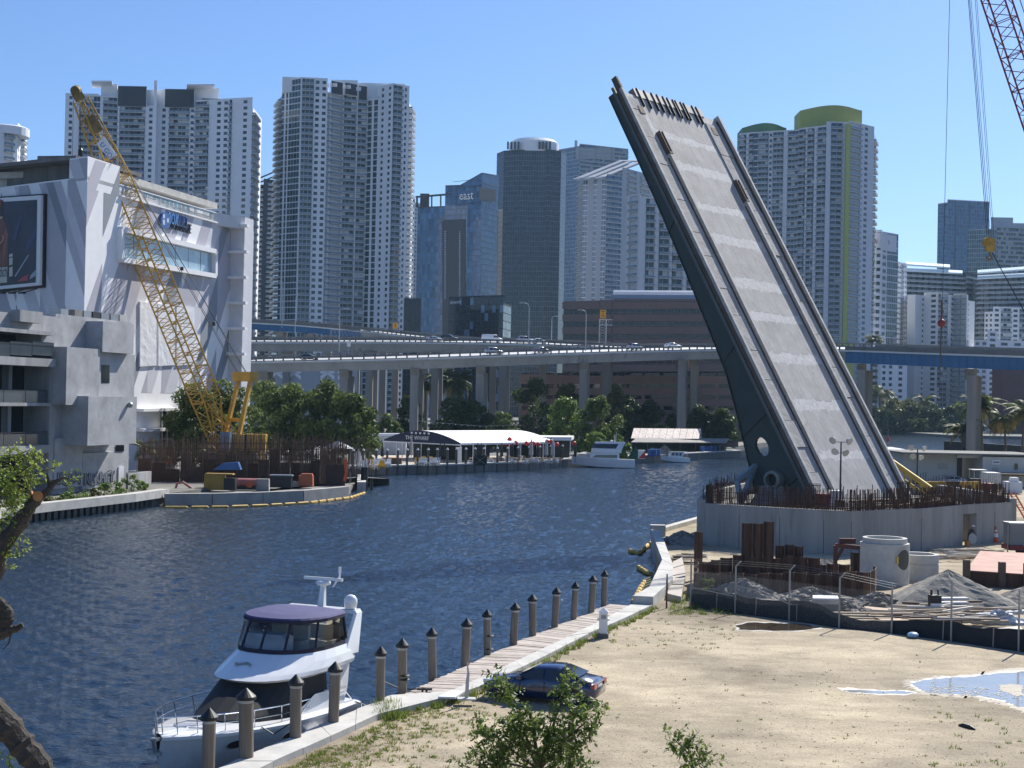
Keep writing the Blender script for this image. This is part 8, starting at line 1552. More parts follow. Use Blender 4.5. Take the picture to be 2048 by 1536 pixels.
m = MB(); m.pipe([(2.5, -1.9, 2.5), (4.8, -1.2, 2.7), (6.2, 0, 2.8), (4.8, 1.2, 2.7), (2.5, 1.9, 2.5)], .03, 5); [m.tube((x, y, 1.8), (x, y, 2.65), .025, n=4) for x, y in ((3.5, -1.6), (5, -1.1), (6.1, 0), (3.5, 1.6), (5, 1.1))]; loc_part('bow_rail', m, m_sst, T)
c = P(1350, 925, 0); T = thing('cabin_boat', 'small white cabin cruiser moored in front of the old boathouse', 'boat', c+V(0, .5, 0), rad(190)); hullmb(6.4, 2.4, .95, .5, T, m_gel)
m = MB(); m.loft([[(x+dx, y*w, z) for x, y in ((-1.6, -.95), (1.2, -.9), (1.5, 0), (1.2, .9), (-1.6, .95))] for z, w, dx in ((1.0, 1, 0), (1.6, .98, 0), (2.3, .9, -.25))]); loc_part('cabin', m, m_gel, T)
for k in range(3): m = MB(); x = -1.3+k*.85; m.hexa([(x, -.99, 1.55), (x+.65, -.97, 1.55), (x+.65, .97, 1.55), (x, .99, 1.55), (x-.05, -.9, 2.15), (x+.5, -.9, 2.15), (x+.5, .9, 2.15), (x-.05, .9, 2.15)]); loc_part('cabin_window', m, m_cglass, T)
m = MB(); m.bx(-2.6, 1.1, -1.05, 1.05, 2.3, 2.42); loc_part('hardtop', m, m_gel, T); m = MB(); [m.tube((-2.5, y, 1), (-2.5, y, 2.3), .04) for y in (-.9, .9)]; loc_part('hardtop_post', m, m_sst, T)
c = P(1776, 882, 0); T = thing('channel_marker', 'small red and white channel marker floating on the far river', 'buoy', c); m = MB(); m.lathe([(.9, -.3), (.9, .3), (.5, 1.3), (.1, 2.4)], n=8); loc_part('body', m, mat('buoy_red', (.55, .05, .04), .5), T); m = MB(); m.lathe([(.75, .6), (.62, 1.)], n=8); loc_part('white_band', m, m_white, T); m = MB(); m.tube((0, 0, 2.3), (0, 0, 4.5), .06); loc_part('mast', m, m_steel, T)
# ---------- old boathouse ----------
T = thing('boathouse', 'old boathouse with a rusty white gabled roof and open dark shed on the far bank', 'boathouse', V(38, 340, 1.4)); m_rr = mat('rusted_roof', (.58, .5, .45), .7, var=.2, scale=.8, streak=True, col2=(.34, .19, .12), thr=.52)
a, b = A(1262, 876, 336), A(1398, 878, 345); bk = V(2, 9, 0); rz = A(1330, 857, 344).z
m = MB(); ra, rb_ = a+bk*.5, b+bk*.5; ra.z = rb_.z = rz; a.z = b.z = (a.z+b.z)/2; n = 10
for k in range(n): p, q = a.lerp(b, k/n), a.lerp(b, (k+.96)/n); rp, rq = ra.lerp(rb_, k/n), ra.lerp(rb_, (k+.96)/n); m = MB(); m.hexa([p-Z3*.1, q-Z3*.1, rq-Z3*.1, rp-Z3*.1, p, q, rq, rp]); m.build('roof_sheet', m_rr, T)
m = MB(); m.quad(a+bk, b+bk, rb_, ra); m.poly([b+V(.02, 0, 0), b+bk, rb_]); m.poly([a, a+bk, ra]); m.build('gable_wall', mat('gable_grey', (.4, .42, .45), .8), T); m = MB(); p = b.lerp(b+bk, .5); m.obox(p+V(.1, 0, .7), bk.normalized(), V(bk.y, -bk.x, 0).normalized(), Z3, 1.2, .1, .8); m.build('gable_window', m_cglass, T)
m = MB(); c, d = A(1262, 885, 325), A(1452, 886, 347); m.hexa([c-Z3*.1, d-Z3*.1, d+bk*1.1+Z3*.7, c+bk*1.1+Z3*.7, c+Z3*.1, d+Z3*.1, d+bk*1.1+Z3*.9, c+bk*1.1+Z3*.9]); m.build('lean_to_roof', mat('grey_sheet_roof', (.2, .19, .18), .8, var=.3, scale=.6), T)
for k in range(7): m = MB(); p = c.lerp(d, k/6); m.tube((p.x, p.y+.3, 1.4), (p.x, p.y+.3, p.z), .12, n=6); m.build('post', m_rustb, T)
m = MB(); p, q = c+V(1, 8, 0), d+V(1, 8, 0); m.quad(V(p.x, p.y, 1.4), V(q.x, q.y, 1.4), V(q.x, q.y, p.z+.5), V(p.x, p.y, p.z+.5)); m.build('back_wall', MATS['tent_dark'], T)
dm = MB(); dm.lathe([(.42, 0), (.46, .1), (.46, 1.1), (.42, 1.2)], n=10); me_d = dm.mesh('blue_barrel', mat('barrel_blue', (.02, .1, .3), .5))
for k, (x, y) in enumerate(((1300, 915), (1308, 915), (1316, 914), (1304, 912), (1404, 908), (1412, 907), (1420, 907), (1428, 906), (1436, 905))): solo('blue_barrel', me_d, P(x, y-3, 1.42), 0, ORD[k]+' blue barrel from the left under the boathouse shed', 'barrel', 'blue barrels at the boathouse', 1.2)
heap('net_pile', 'green fishing net heap left of the boathouse barrels', 1272, 918, 1.5, 1., 2.6, mat('net_green', (.02, .1, .07), .9, var=.4, scale=3), 31, .2, 'net'); heap('rope_heap', 'brown heap of gear above the blue barrels', 1330, 912, 2.6, 1., 2.2, m_rub, 33, .4, 'heap')
m = MB(); p = P(1284, 918, 1.4); m.bx(p.x-.7, p.x+.7, p.y+.6, p.y+1.6, 1.4, 3.2); t = thing('red_white_box', 'white and red box beside the green net heap', 'box', (p.x, p.y+1, 1.4)); m.build('box', m_white, t); m = MB(); m.poly([(p.x-.7, p.y+.58, 1.5), (p.x+.7, p.y+.58, 1.5), (p.x+.7, p.y+.58, 3.1)]); m.build('red_panel', MATS['lantern_red'], t)
# ================= VEGETATION =================
m_bark = mat('bark', (.1, .08, .06), .9, var=.35, scale=3, bump=.03, bscale=10); LF = {'mid': leafmat('leaf_mid', (.04, .07, .016), (.17, .22, .055), .35), 'dark': leafmat('leaf_dark', (.02, .042, .013), (.085, .125, .034), .4), 'olive': leafmat('leaf_olive', (.06, .075, .02), (.2, .2, .06), .4), 'bright': leafmat('leaf_bright', (.055, .1, .016), (.2, .29, .06), .5)}
def leaves(centres, n, size, seed, shell=.6):
    """leaf sized quads spread through the volumes of clumps (x,y,z,r)"""
    g = np.random.default_rng(seed); c = np.array(centres, float); w = c[:, 3]**2; idx = g.choice(len(c), n, p=w/w.sum()); d = g.normal(size=(n, 3)); d /= np.linalg.norm(d, axis=1)[:, None]
    rr = c[idx, 3]*(shell+(1-shell)*g.random(n))**(1/1.)*np.where(g.random(n) < .12, 1.18, 1.); p = c[idx, :3]+d*rr[:, None]*np.array([1, 1, .85])
    nrm = d+g.normal(size=(n, 3))*.75; nrm /= np.linalg.norm(nrm, axis=1)[:, None]; t = np.cross(nrm, g.normal(size=(n, 3))); t /= np.linalg.norm(t, axis=1)[:, None]; b = np.cross(nrm, t); s = (size*(.6+.8*g.random(n)))[:, None]
    v = np.stack([p-t*s, p-b*s*.42+nrm*s*.08, p+t*s, p+b*s*.42+nrm*s*.08], 1).reshape(-1, 3); f = np.arange(n*4).reshape(-1, 4); return v, f
def leafobj(v, f, m_, parent, name='crown'):
    me = bpy.data.meshes.new(name); n = len(f); inv = WM[parent.name].inverted(); v = v+np.array(inv.translation); me.vertices.add(len(v)); me.vertices.foreach_set('co', v.astype(np.float32).ravel()); me.loops.add(n*4); me.loops.foreach_set('vertex_index', f.ravel().astype(np.int32)); me.polygons.add(n); me.polygons.foreach_set('loop_start', np.arange(0, n*4, 4, dtype=np.int32)); me.materials.append(m_); me.update(calc_edges=True)
    o = bpy.data.objects.new(name, me); COL.objects.link(o); o.parent = parent; return o
def tree(label, base, H, R, kind, seed, group=None, n=2600, size=.38, trunk=.25, name='tree', cat='tree', nc=26, low=.3):
    t = thing(name, label, cat, base, 0, group); r = random.Random(seed); cs = []
    for k in range(nc):
        a = r.uniform(0, 6.28); q = math.sqrt(r.random()); h = r.uniform(low, 1); lim = math.sin(min(1, max(.12, (1.08-h)*1.5))*math.pi/2)*(.65+.35*min(1, (h-low)/.2+.3)); rad_ = R*q*lim
        cs.append((base.x+math.cos(a)*rad_, base.y+math.sin(a)*rad_, base.z+H*h*.93, R*r.uniform(.2, .36)))
    m = MB(); tp = base+Z3*H*.55; m.pipe([base-Z3*.2, base+V(r.uniform(-.2, .2), 0, H*.25), tp], [trunk*1.3, trunk, trunk*.5], 8)
    for k in range(7): c = cs[k]; m.pipe([base+Z3*H*r.uniform(.2, .45), base.lerp(V(*c[:3]), .6)+Z3*H*.1, V(*c[:3])], [trunk*.5, trunk*.3, trunk*.1], 5)
    m.build('trunk', m_bark, t); v, f = leaves(cs, n, size, seed); leafobj(v, f, LF[kind], t); return t
GT = 'broad trees behind the left pier'
for k, (x, yb, yt, R, kd, lb) in enumerate(((385, 925, 775, 4.7, 'mid', 'broad tree behind the yellow crane boom, leftmost of its row'), (455, 922, 765, 4.5, 'mid', 'broad tree behind the yellow crane gantry'), (525, 925, 770, 4.8, 'mid', 'broad tree right of the yellow crane counterweight'), (580, 922, 772, 5.0, 'mid', 'broad round tree in the middle of the row behind the left pier'), (645, 924, 766, 5.2, 'mid', 'tallest broad tree of the row behind the left pier'), (700, 926, 786, 4.2, 'mid', 'rightmost broad tree of the row beside the wharf'))):
    Y = (207, 215)[k] if k < 2 else 246; b = A(x, yb, Y); b.z = 1.35; H = A(x, yt, Y).z-1.35; tree(lb, b, H*1.03, R*1.15, kd, 40+k, GT, 7000, .36, .3, nc=40, low=.2)
far = [(740, 905, 815, 2.8, 'dark', 300, 'dark shrub tree right of the broad tree row'), (775, 900, 830, 2.6, 'mid', 310, 'small green tree behind the event tent left end'), (815, 880, 790, 3.2, 'dark', 340, 'dark tree between the left highway columns'), (905, 900, 790, 4.2, 'dark', 330, 'dark hedge-like tree behind the event tent'), (950, 900, 800, 3.8, 'dark', 330, 'dark bushy tree right of the lawn behind the tent'), (1005, 895, 825, 3.4, 'mid', 320, 'green tree behind the right end of the event tent'), (1065, 890, 748, 5.5, 'dark', 350, 'very dark tall tree under the highway behind the white canopy'), (1130, 880, 762, 4.2, 'olive', 356, 'yellowish olive tree before the parking garage'), (1130, 905, 800, 4.8, 'bright', 308, 'bright green bushy tree right of the white canopy'), (1195, 905, 790, 4.6, 'mid', 312, 'green tree left of the centre highway column group'), (1245, 900, 792, 5.2, 'dark', 372, 'dark spreading tree behind the white motor yacht'), (1295, 900, 800, 4.6, 'dark', 376, 'dark tree above the boathouse roof left end'), (1190, 915, 865, 2.4, 'bright', 292, 'pale green shrub above the white motor yacht'), (1235, 912, 872, 2.0, 'bright', 294, 'light shrub between the yacht and the boathouse'), (1350, 890, 825, 3.6, 'dark', 380, 'dark tree behind the boathouse ridge'), (1400, 890, 812, 4.4, 'dark', 384, 'dark tree behind the boathouse right end'), (1445, 895, 820, 4.4, 'dark', 380, 'dark tree next to the raised bridge girder'), (1230, 800, 762, 2.4, 'olive', 360, 'small olive tree beside the highway column before the garage')]
for k, (x, yb, yt, R, kd, Y, lb) in enumerate(far): b = A(x, yb, Y); b.z = 1.35; tree(lb, b, A(x, yt, Y).z-1.35, R*1.12, kd, 80+k, None, 5200, .42, .2, low=.1, nc=40)
GM = 'dark waterside trees on the far right bank'
for k, (x, yt, R, kd, lb) in enumerate(((1745, 812, 7, 'dark', 'dark waterside tree just right of the raised bridge'), (1768, 818, 6, 'mid', 'lighter shrub tree on the far right bank'), (1790, 795, 8, 'olive', 'olive topped tree rising above the far right bank shrubs'), (1812, 800, 7.5, 'olive', 'spreading olive tree beside the olive topped one'), (1830, 806, 7, 'dark', 'round dark mangrove left of the highway column over the river'), (1853, 814, 6.5, 'dark', 'round dark mangrove in the middle of the far right bank'), (1875, 802, 6.5, 'dark', 'tall round dark mangrove near the right highway columns'), (1898, 812, 6.5, 'dark', 'dark mangrove beside the black slatted fence'), (1920, 800, 7, 'mid', 'green tree behind the right highway columns'))):
    Y = 700; p = A(x, 864, Y); p.z = 1; tree(lb, p, A(x, yt, Y).z-1, R, kd, 120+k, GM, 1500, .8, .4, low=.05)
    p2 = p+V(5, -8, 0); tree(ORD[k]+' low mangrove bush from the left along the far right bank', V(p2.x, p2.y, 0), 7.5, 6, 'dark', 140+k, 'low mangrove bushes at the water edge', 900, .7, .3, low=.02, name='mangrove_bush', cat='bush')
# palms: each frond a part
fm = MB(); rg = []; nseg = 9
for k in range(nseg+1):
    t = k/nseg; x = 3.2*t-.35*t*t; z = .9*math.sin(t*1.9)-1.9*t*t; w = .75*math.sin(math.pi*min(1, t*.9+.12))**.8
    rg.append(((x, 0, z), w))
for (p, w), (q, w2) in zip(rg, rg[1:]):
    P0, P1 = Vector(p), Vector(q)
    for j in range(3):
        a = P0.lerp(P1, j/3); b_ = P0.lerp(P1, (j+.62)/3); ww = w+(w2-w)*j/3
        for sg in (-1, 1): fm.quad(a, b_, b_+V(.25, sg*ww, -.42*ww-.1), a+V(.22, sg*ww, -.42*ww-.14))
    fm.tube(P0, P1, .035, n=4)
FM = {'green': fm.mesh('frond', leafmat('palm_green', (.025, .045, .012), (.12, .15, .045), .5)), 'dry': fm.mesh('frond', leafmat('palm_dry', (.12, .1, .02), (.3, .22, .05), .5))}
def palm(label, base, H, sc, seed, nf=20, group=None):
    r = random.Random(seed); t = thing('palm_tree', label, 'palm', base, 0, group); lx = r.uniform(-.06, .06)*H; m = MB(); m.pipe([(0, 0, -.2), (lx*.3, 0, H*.4), (lx, 0, H)], [.2*sc, .15*sc, .12*sc], 7); loc_part('trunk', m, m_bark, t)
    for k in range(nf): el = r.uniform(-.9, .75); inst('frond', FM['dry' if el > .55 and r.random() < .7 else 'green'], t, (lx, 0, H), (r.uniform(-.3, .3), el, k*2.399+r.uniform(-.2, .2)), (sc*r.uniform(.85, 1.1),)*3)
    return t
GP = 'palms'
for k, (x, yb, yt, Y, sc, nf, lb) in enumerate(((1965, 905, 812, 330, 1.9, 26, 'tall palm left of the maroon wall on the right bank'), (2012, 905, 835, 325, 1.6, 22, 'palm in the middle of the right bank group'), (2044, 905, 822, 320, 1.8, 22, 'palm cut by the right edge of the photo'), (1926, 908, 858, 320, 1.35, 24, 'short palm with yellow hanging fronds left of the right bank group'), (880, 850, 755, 395, 1.9, 20, 'palm between highway columns behind the lawn, left one'), (905, 850, 768, 392, 1.8, 20, 'palm between highway columns behind the lawn, middle one'), (925, 850, 760, 398, 1.8, 20, 'palm between highway columns behind the lawn, right one'), (850, 850, 775, 400, 1.5, 18, 'palm partly hidden by a highway column left of the lawn'), (1760, 860, 785, 730, 3.0, 20, 'palm on the far right bank before the white blocks'), (1742, 722, 680, 640, 1.5, 18, 'palm behind the blue span, left of the pair'), (1754, 722, 678, 640, 1.6, 18, 'palm behind the blue span, right of the pair'), (1848, 855, 800, 735, 2.6, 16, 'small palm between far right bank trees'), (288, 935, 893, 190, .8, 14, 'small palm beside the grey building corner'))):
    b = A(x, yb, Y); zt = A(x, yt, Y).z; b.z = 1.3 if Y < 560 or Y > 590 else 1.3; palm(lb, b, max(1.5, zt-b.z-.2), sc, 200+k, nf)
# weeds on the left bank
for k, (x, y, R, H, kd) in enumerate(((130, 1003, .9, .9, 'bright'), (155, 1000, 1.2, 1.5, 'bright'), (185, 996, 1., 1.0, 'olive'), (210, 992, 1.1, 1.4, 'bright'), (235, 988, 1.2, 1.3, 'bright'), (262, 982, 1.3, 1.9, 'bright'), (285, 980, .9, 1.0, 'bright'), (100, 1010, 1., .8, 'olive'), (60, 1016, 1.2, 1., 'bright'), (20, 1022, 1.2, 1., 'olive'))): tree(ORD[k]+' leafy weed bush of the left bank row below the grey building', P(x, y, 1.35), H, R, kd, 300+k, 'weed bushes on the left bank', 500, .14, .04, name='weed_bush', cat='bush', nc=12, low=.02)
tree('potted green shrub on the wharf corner right of the left pier', P(660, 925, 1.4)+Z3*2.5, 3.2, 1.9, 'bright', 400, None, 900, .22, .1, name='shrub', cat='bush', low=.05); tree('leafy climber plant left of the event tent', P(735, 925, 1.4), 5.5, 1.6, 'mid', 401, None, 1200, .22, .1, name='shrub', cat='bush', low=.05)
tree('spiky weed growing at the foot of the sheet piles', P(1418, 1203), 1.7, .55, 'mid', 402, None, 260, .13, .03, name='weed_bush', cat='bush', nc=9, low=.05)
# ---------- foreground branches ----------
LN_ = leafmat('leaf_near', (.03, .06, .012), (.2, .28, .055), 4.); LY_ = leafmat('leaf_near_light', (.09, .14, .02), (.36, .45, .09), 3.)
def sprays(blobs, Y, n_per, seed, size, parent, m_):
    """leafy twigs: leaves set along short twigs"""
    g = random.Random(seed); vs = []; fs = []; tw = MB(); sc = Y/FPX
    for x, y, r in blobs:
        for k in range(int(n_per*(r/40)**2)):
            a, q = g.uniform(0, 6.283), math.sqrt(g.random())*.95; c = A(x+math.cos(a)*r*q, y+math.sin(a)*r*q, Y+g.uniform(-1, 1)*r*sc); d = Vector((g.gauss(0, 1), g.gauss(0, 1), g.gauss(.1, .7))).normalized(); L = g.uniform(.12, .3); tw.tube(c, c+d*L, .004, n=3)
            for j in range(7):
                p = c+d*L*(j+.5)/7; s = d.cross(Vector((g.gauss(0, 1), g.gauss(0, 1), g.gauss(0, 1)))).normalized()*(1 if j % 2 else -1); ld = (s+d*.5+Vector((0, 0, -.25))).normalized(); wv = ld.cross(Vector((g.gauss(0, .6), g.gauss(0, .6), 1))).normalized(); ls = size*g.uniform(.7, 1.25); up_ = ld.cross(wv)*ls*.12; o = len(vs)
                vs += [p, p+ld*ls*.5+wv*ls*.26+up_, p+ld*ls, p+ld*ls*.5-wv*ls*.26+up_]; fs.append((o, o+1, o+2, o+3))
    leafobj(np.array([tuple(v) for v in vs]), np.array(fs), m_, parent, 'foliage')['kind'] = 'stuff'; tw.build('twigs', m_bark, parent, kind='stuff')
b = A(1075, 1500, 25); t = thing('young_tree', 'leafy young tree rising at the bottom edge in front of the blue car', 'tree', (b.x, b.y, 1.2))
m = MB(); tr = [V(b.x+.1, b.y, 1.2), A(1085, 1620, 25), A(1075, 1520, 25), A(1065, 1450, 25)]; m.pipe(tr, [.09, .07, .045, .02], 7)
for q in ((1010, 1380), (1140, 1360), (1200, 1420), (960, 1470), (950, 1530), (1110, 1420), (1020, 1440)): m.pipe([A(1078, 1540, 25), A((1078+q[0])/2, (1540+q[1])/2-8, 25.1), A(q[0], q[1], 25)], [.03, .018, .006], 5)
m.build('trunk', m_bark, t)
sprays([(1000, 1365, 20), (1012, 1395, 24), (1010, 1370, 16), (1140, 1362, 22), (1130, 1390, 24), (1135, 1350, 14), (1058, 1440, 30), (1110, 1440, 26), (1160, 1430, 30), (1198, 1418, 20), (1040, 1462, 44), (968, 1458, 26), (990, 1480, 36), (1090, 1490, 52), (1040, 1510, 56), (1140, 1480, 40), (1175, 1455, 24), (948, 1520, 26), (985, 1525, 34), (1130, 1530, 46)], 25, 50, 5, .1, t, LN_)
b = A(1390, 1530, 24); t = thing('young_tree', 'small leafy shoot at the bottom edge right of the young tree', 'tree', (b.x, b.y, 1.2)); m = MB(); m.pipe([V(b.x, b.y, 1.2), A(1400, 1600, 24), A(1380, 1510, 24), A(1345, 1475, 24)], [.05, .03, .015, .006], 6); m.build('trunk', m_bark, t); sprays([(1345, 1478, 16), (1365, 1492, 20), (1385, 1505, 22), (1400, 1525, 26), (1360, 1470, 9)], 24, 60, 6, .095, t, LN_)
b = A(1142, 1500, 26); t = thing('lamp_post', 'dark round post with a curved grey conduit at the bottom edge', 'post', (b.x, b.y, 1.2)); m = MB(); m.tube((b.x, b.y, 1.2), A(1142, 1443, 26), .055, n=10); m.build('pole', m_rustb, t); m = MB(); m.pipe([A(1112, 1470, 25.9), A(1118, 1464, 25.9), A(1126, 1466, 25.9), A(1132, 1476, 25.9), A(1134, 1500, 25.9), A(1134, 1560, 25.9)], .022, 7); m.build('conduit', m_steel, t)
b = A(-60, 1300, 27); t = thing('leaning_tree', 'old leaning tree with a sawn branch at the left edge of the photo', 'tree', (b.x, b.y, 1.2)); Y = 27
def LPt(*a): return [A(x, y, Y) for x, y in a]
m = MB(); jr = random.Random(4)
def rough(pts, rs, n):
    o, q = [], []
    for i in range(len(pts)-1):
        for k in range(5): t_ = k/5; o.append(pts[i].lerp(pts[i+1], t_)+V(jr.uniform(-.02, .02), jr.uniform(-.02, .02), jr.uniform(-.02, .02))); q.append((rs[i]+(rs[i+1]-rs[i])*t_)*jr.uniform(.88, 1.14))
    m.pipe(o+[pts[-1]], q+[rs[-1]], n)
rough(LPt((-70, 1260), (-30, 1190), (-8, 1120), (18, 1070), (48, 1035), (66, 1008), (78, 990)), [.24, .21, .19, .16, .135, .12, .105], 10); m.pipe(LPt((62, 1012), (86, 990), (104, 972), (118, 958)), [.08, .07, .05, .03], 7); m.pipe(LPt((98, 975), (97, 960), (94, 948)), [.035, .03, .02], 6); rough(LPt((-70, 1380), (-20, 1420), (20, 1462), (60, 1510), (105, 1570)), [.26, .27, .26, .25, .24], 10); rough(LPt((-60, 1180), (-5, 1205), (14, 1225), (12, 1245), (-30, 1262)), [.12, .13, .13, .12, .12], 9); rough(LPt((-40, 1262), (5, 1264), (26, 1258), (46, 1250)), [.17, .14, .07, .05], 8); m.pipe(LPt((22, 1268), (18, 1285), (6, 1300)), [.02, .015, .008], 5)
m.build('trunk', mat('rough_bark', (.06, .05, .042), .95, var=.45, scale=7, bump=.05, bscale=14), t); m = MB(); c = A(78, 992, Y-.07); m.lathe([(.001, 0), (.1, .0)], (0, 0, 0), 14, cap=False); m.v = [tuple(c+RT*x+UP*y-FW*.06) for x, y, z in m.v]; m.build('sawn_face', mat('sawn_wood', (.42, .19, .07), .8, var=.25, scale=6), t)
m = MB(); m.hexa(LPt((56, 985), (62, 982), (68, 1000), (64, 1002))+[p+V(0, .1, 0) for p in LPt((56, 985), (62, 982), (68, 1000), (64, 1002))]); m.build('torn_splinter', MATS['sawn_wood'], t)
m = MB(); [m.pipe(LPt(*q), [.03, .02, .006], 5) for q in (((-20, 1000), (30, 950), (85, 915)), ((-20, 1010), (40, 955), (112, 935)), ((-20, 1050), (20, 1080), (50, 1110)), ((100, 965), (130, 955), (150, 962)), ((-20, 930), (20, 915), (60, 900)))]; m.build('branches', m_bark, t)
sprays([(10, 925, 30), (45, 918, 24), (80, 912, 16), (70, 930, 20), (105, 930, 14), (25, 955, 34), (60, 950, 24), (5, 985, 36), (40, 985, 26), (75, 960, 12), (15, 1012, 28), (42, 1012, 18), (125, 958, 12), (145, 962, 9), (10, 1050, 24), (30, 1078, 20), (45, 1105, 14), (5, 1100, 20), (28, 1125, 10), (8, 1520, 16), (12, 905, 16)], Y, 42, 9, .085, t, LY_)
# ================= CRANES =================
def lattice(t, a, b, w0, w1, n, m_, side, r=.09, rl=.045, names='boom_section', secs=6):
    """square lattice from a to b split into pinned sections"""
    ax = (b-a).normalized(); s1 = (side-ax*side.dot(ax)).normalized(); s2 = ax.cross(s1); L = (b-a).length; per = n//secs
    def cor(t_, k): 
        w = (w0+(w1-w0)*t_)/2; sg = ((-1, -1), (1, -1), (1, 1), (-1, 1))[k]; return a+ax*L*t_+s1*sg[0]*w+s2*sg[1]*w
    for s in range(secs):
        m = MB()
        for i in range(s*per, (s+1)*per):
            t0, t1 = i/n, (i+1)/n
            for k in range(4):
                m.tube(cor(t0, k), cor(t1, k), r, n=5); j = (k+1) % 4; m.tube(cor(t0, k) if i % 2 else cor(t0, j), cor(t1, j) if i % 2 else cor(t1, k), rl, n=4)
                if i % 3 == 0: m.tube(cor(t0, k), cor(t0, j), rl, n=4)
        m.build(names, m_, t)
m_cry = mat('crane_yellow', (.52, .30, .03), .5, var=.2, scale=.6); Y0 = 204
ft, tp = A(436, 900, Y0), A(232, 360, 197); T = thing('crawler_crane', 'yellow lattice boom crawler crane on the left bank before the striped building', 'crane', A(480, 925, Y0+2)*1.0); sd_ = V(.75, -.66, 0)
k1 = A(413, 800, Y0-1); lattice(T, ft, k1, 1.0, 3.0, 6, m_cry, sd_, .13, .07, secs=1); lattice(T, k1, tp, 3.0, 3.0, 42, m_cry, sd_, .13, .06, secs=7); top = A(162, 200, 195); lattice(T, tp, top, 3.0, 1.5, 12, m_cry, sd_, .13, .06, secs=2)
m = MB(); tip = A(152, 184, 194.5); m.beam(top, tip, 1.2, 1.0); m.beam(A(176, 235, 195), A(196, 265, 195.5), 1.6, 1.4); m.tube(A(150, 182, 194), A(154, 180, 194.6), .7, n=12); m.build('boom_head', mat('crane_worn', (.2, .13, .04), .7, var=.4, scale=1), T)
g0, g1 = A(455, 910, Y0), A(490, 756, Y0+4); m = MB(); sp = V(.75, -.66, 0)*1.4
for sg in (-1, 1): m.beam(g0+sp*sg*1.2, g1+sp*sg, .55, .5)
m.beam(g0.lerp(g1, .45)-sp*1.1, g0.lerp(g1, .45)+sp*1.1, .5, .5); m.obox(g1+Z3*.2, sp.normalized(), V(.66, .75, 0), Z3, 4.2, 1.4, 1.4); m.build('gantry_mast', m_cry, T)
m = MB(); 
for sg in (-1, 1): m.beam(A(420, 806, Y0)+sp*sg*.5, A(474, 872, Y0+1)+sp*sg*.5, .35, .3)
m.build('boom_stop', m_cry, T)
m = MB(); c = A(496, 900, Y0+3); c.z = 0; m.obox(c+Z3*4.6, (1, 0, 0), (0, 1, 0), Z3, 4.6, 5, 5.2); m.build('counterweight', m_cy, T)
for x, w in ((478, 2.6), (512, 3.0)): m = MB(); q = A(x, 885, Y0); m.obox(q, (1, 0, 0), (0, 1, 0), Z3, w, 1.5, 2.4); m.build('counterweight_block', m_cry, T)
m = MB(); q = A(462, 912, Y0); m.obox(V(q.x, q.y, 3.6), (1, 0, 0), (0, 1, 0), Z3, 7, 4, 2.2); m.build('upper_works', m_rustb, T); m = MB(); m.obox(A(452, 882, Y0-2), (1, 0, 0), (0, 1, 0), Z3, 1.4, 2, 2.6); m.build('cab', GL[1], T)
for dx in (-3.2, 3.2): m = MB(); m.bx(q.x-5, q.x+5, q.y+dx-.6, q.y+dx+.6, 1.3, 2.6); m.build('track', m_black, T)
m = MB()
for sg in (-1, 1): m.tube(top+sp*sg*.3+Z3*.8, g1+sp*sg*.8, .055, n=4); m.tube(A(185, 240, 195.5)+sp*sg*.3+V(.5, 0, .5), g1+sp*sg*.6, .045, n=4)
for q in (.6, .8): m.obox((top+Z3*.8).lerp(g1, q), (1, 0, 0), (0, 1, 0), Z3, .4, .4, .5)
m.build('pendant_cables', m_black, T); m = MB(); hk = A(161, 308, 194); m.tube(A(160, 205, 194.4), hk, .05, n=4); m.tube(A(147, 186, 194.2), A(140, 615, 194.2), .03, n=4); m.lathe([(.1, -.9), (.35, -.5), (.35, .5), (.1, .9)], hk, 8); m.build('hook_line', m_black, T)
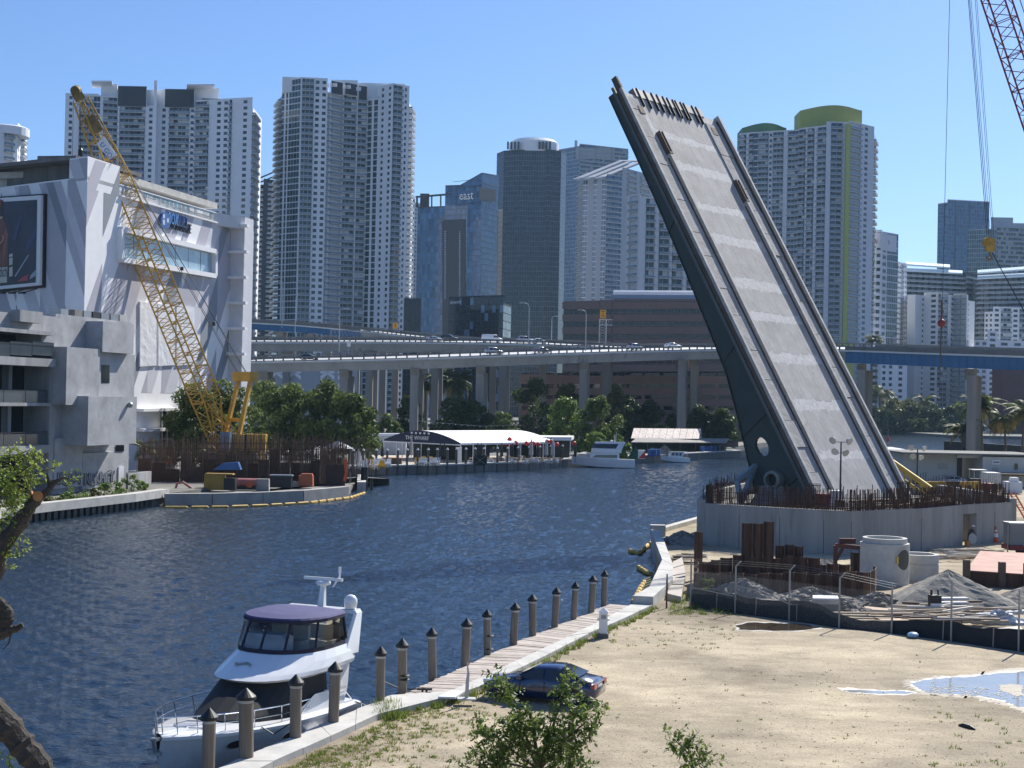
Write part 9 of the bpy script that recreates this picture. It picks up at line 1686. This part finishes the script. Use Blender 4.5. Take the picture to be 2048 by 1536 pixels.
bn = [A(193, 288, 193), A(207, 272, 193), A(233, 310, 193), A(219, 318, 193)]; m = MB(); m.hexa([p for p in bn]+[p+V(0, .08, 0) for p in bn]); o = m.build('banner', m_white, T); m = MB(); d = (bn[2]-bn[1]).normalized(); up_ = (bn[1]-bn[0]); up_ = (up_-d*up_.dot(d)).normalized(); textmesh('U GOLF', .95, m, bn[0]+d*.25+up_*.3-V(0, .06, 0), d, up_); m.build('banner_lettering', m_sb, o)
m_crr = mat('crane_red', (.2, .018, .04), .5, var=.2); T = thing('crawler_crane', 'dark red lattice crane boom with hanging cables at the upper right', 'crane', V(75, 150, 1.2)); sd_ = V(.8, -.6, 0); a, b = A(2420, 1290, 152), A(1955, -115, 148); lattice(T, a, b, 2.3, 2.3, 64, m_crr, sd_, .1, .05, secs=8); b2 = A(1925, -220, 148); lattice(T, b, b2, 2.3, 1.2, 4, m_crr, sd_, .1, .05, secs=1)
m = MB(); bl = A(1980, 490, 146); 
for k, x in enumerate((1924, 1926, 1929, 1939, 1942)): m.tube(A(x, -160, 148), A(1974+k*3.4, 470, 146), .035 if k < 2 else .025, n=4)
m.tube(A(1903, -160, 147), A(1884, 640, 145), .03, n=4); m.tube(A(2060, 60, 150), A(2020, -60, 149), .05, n=4); m.tube(A(1984, 505, 146), A(2048, 622, 143), .05, n=4); m.tube(A(2048, 622, 143), A(2080, 700, 142), .05, n=4); m.build('cables', m_black, T)
m = MB(); m.obox(bl, RT, FW, UP, .9, .5, 1.3); m.tube(bl-RT*.25-FW*.3+UP*.3, bl-RT*.25+FW*.3+UP*.3, .5, n=12); m.build('hook_block', mat('block_yellow', (.4, .24, .04), .6, var=.4, scale=2), T); m = MB(); m.pipe([bl-UP*.7, bl-UP*1., bl-UP*1.3+RT*.25, bl-UP*1.5, bl-UP*1.35-RT*.3, bl-UP*1.15-RT*.3], .1, 7); m.build('hook', MATS['crane_worn'], T)
hb = A(1883, 646, 145); m = MB(); m.sphere(hb, .42, 12, 10); m.tube(hb+Z3*.3, hb+Z3*1., .1, n=8); m.build('headache_ball', MATS['dull_red'], T); m = MB(); m.tube(hb, A(1880, 735, 145), .09, .06, 6); m.tube(A(1880, 735, 145), A(1878, 800, 145), .03, n=4); m.tube(hb+Z3*.5, A(1884, 600, 145), .1, n=6); m.build('rigging', m_rustb, T)
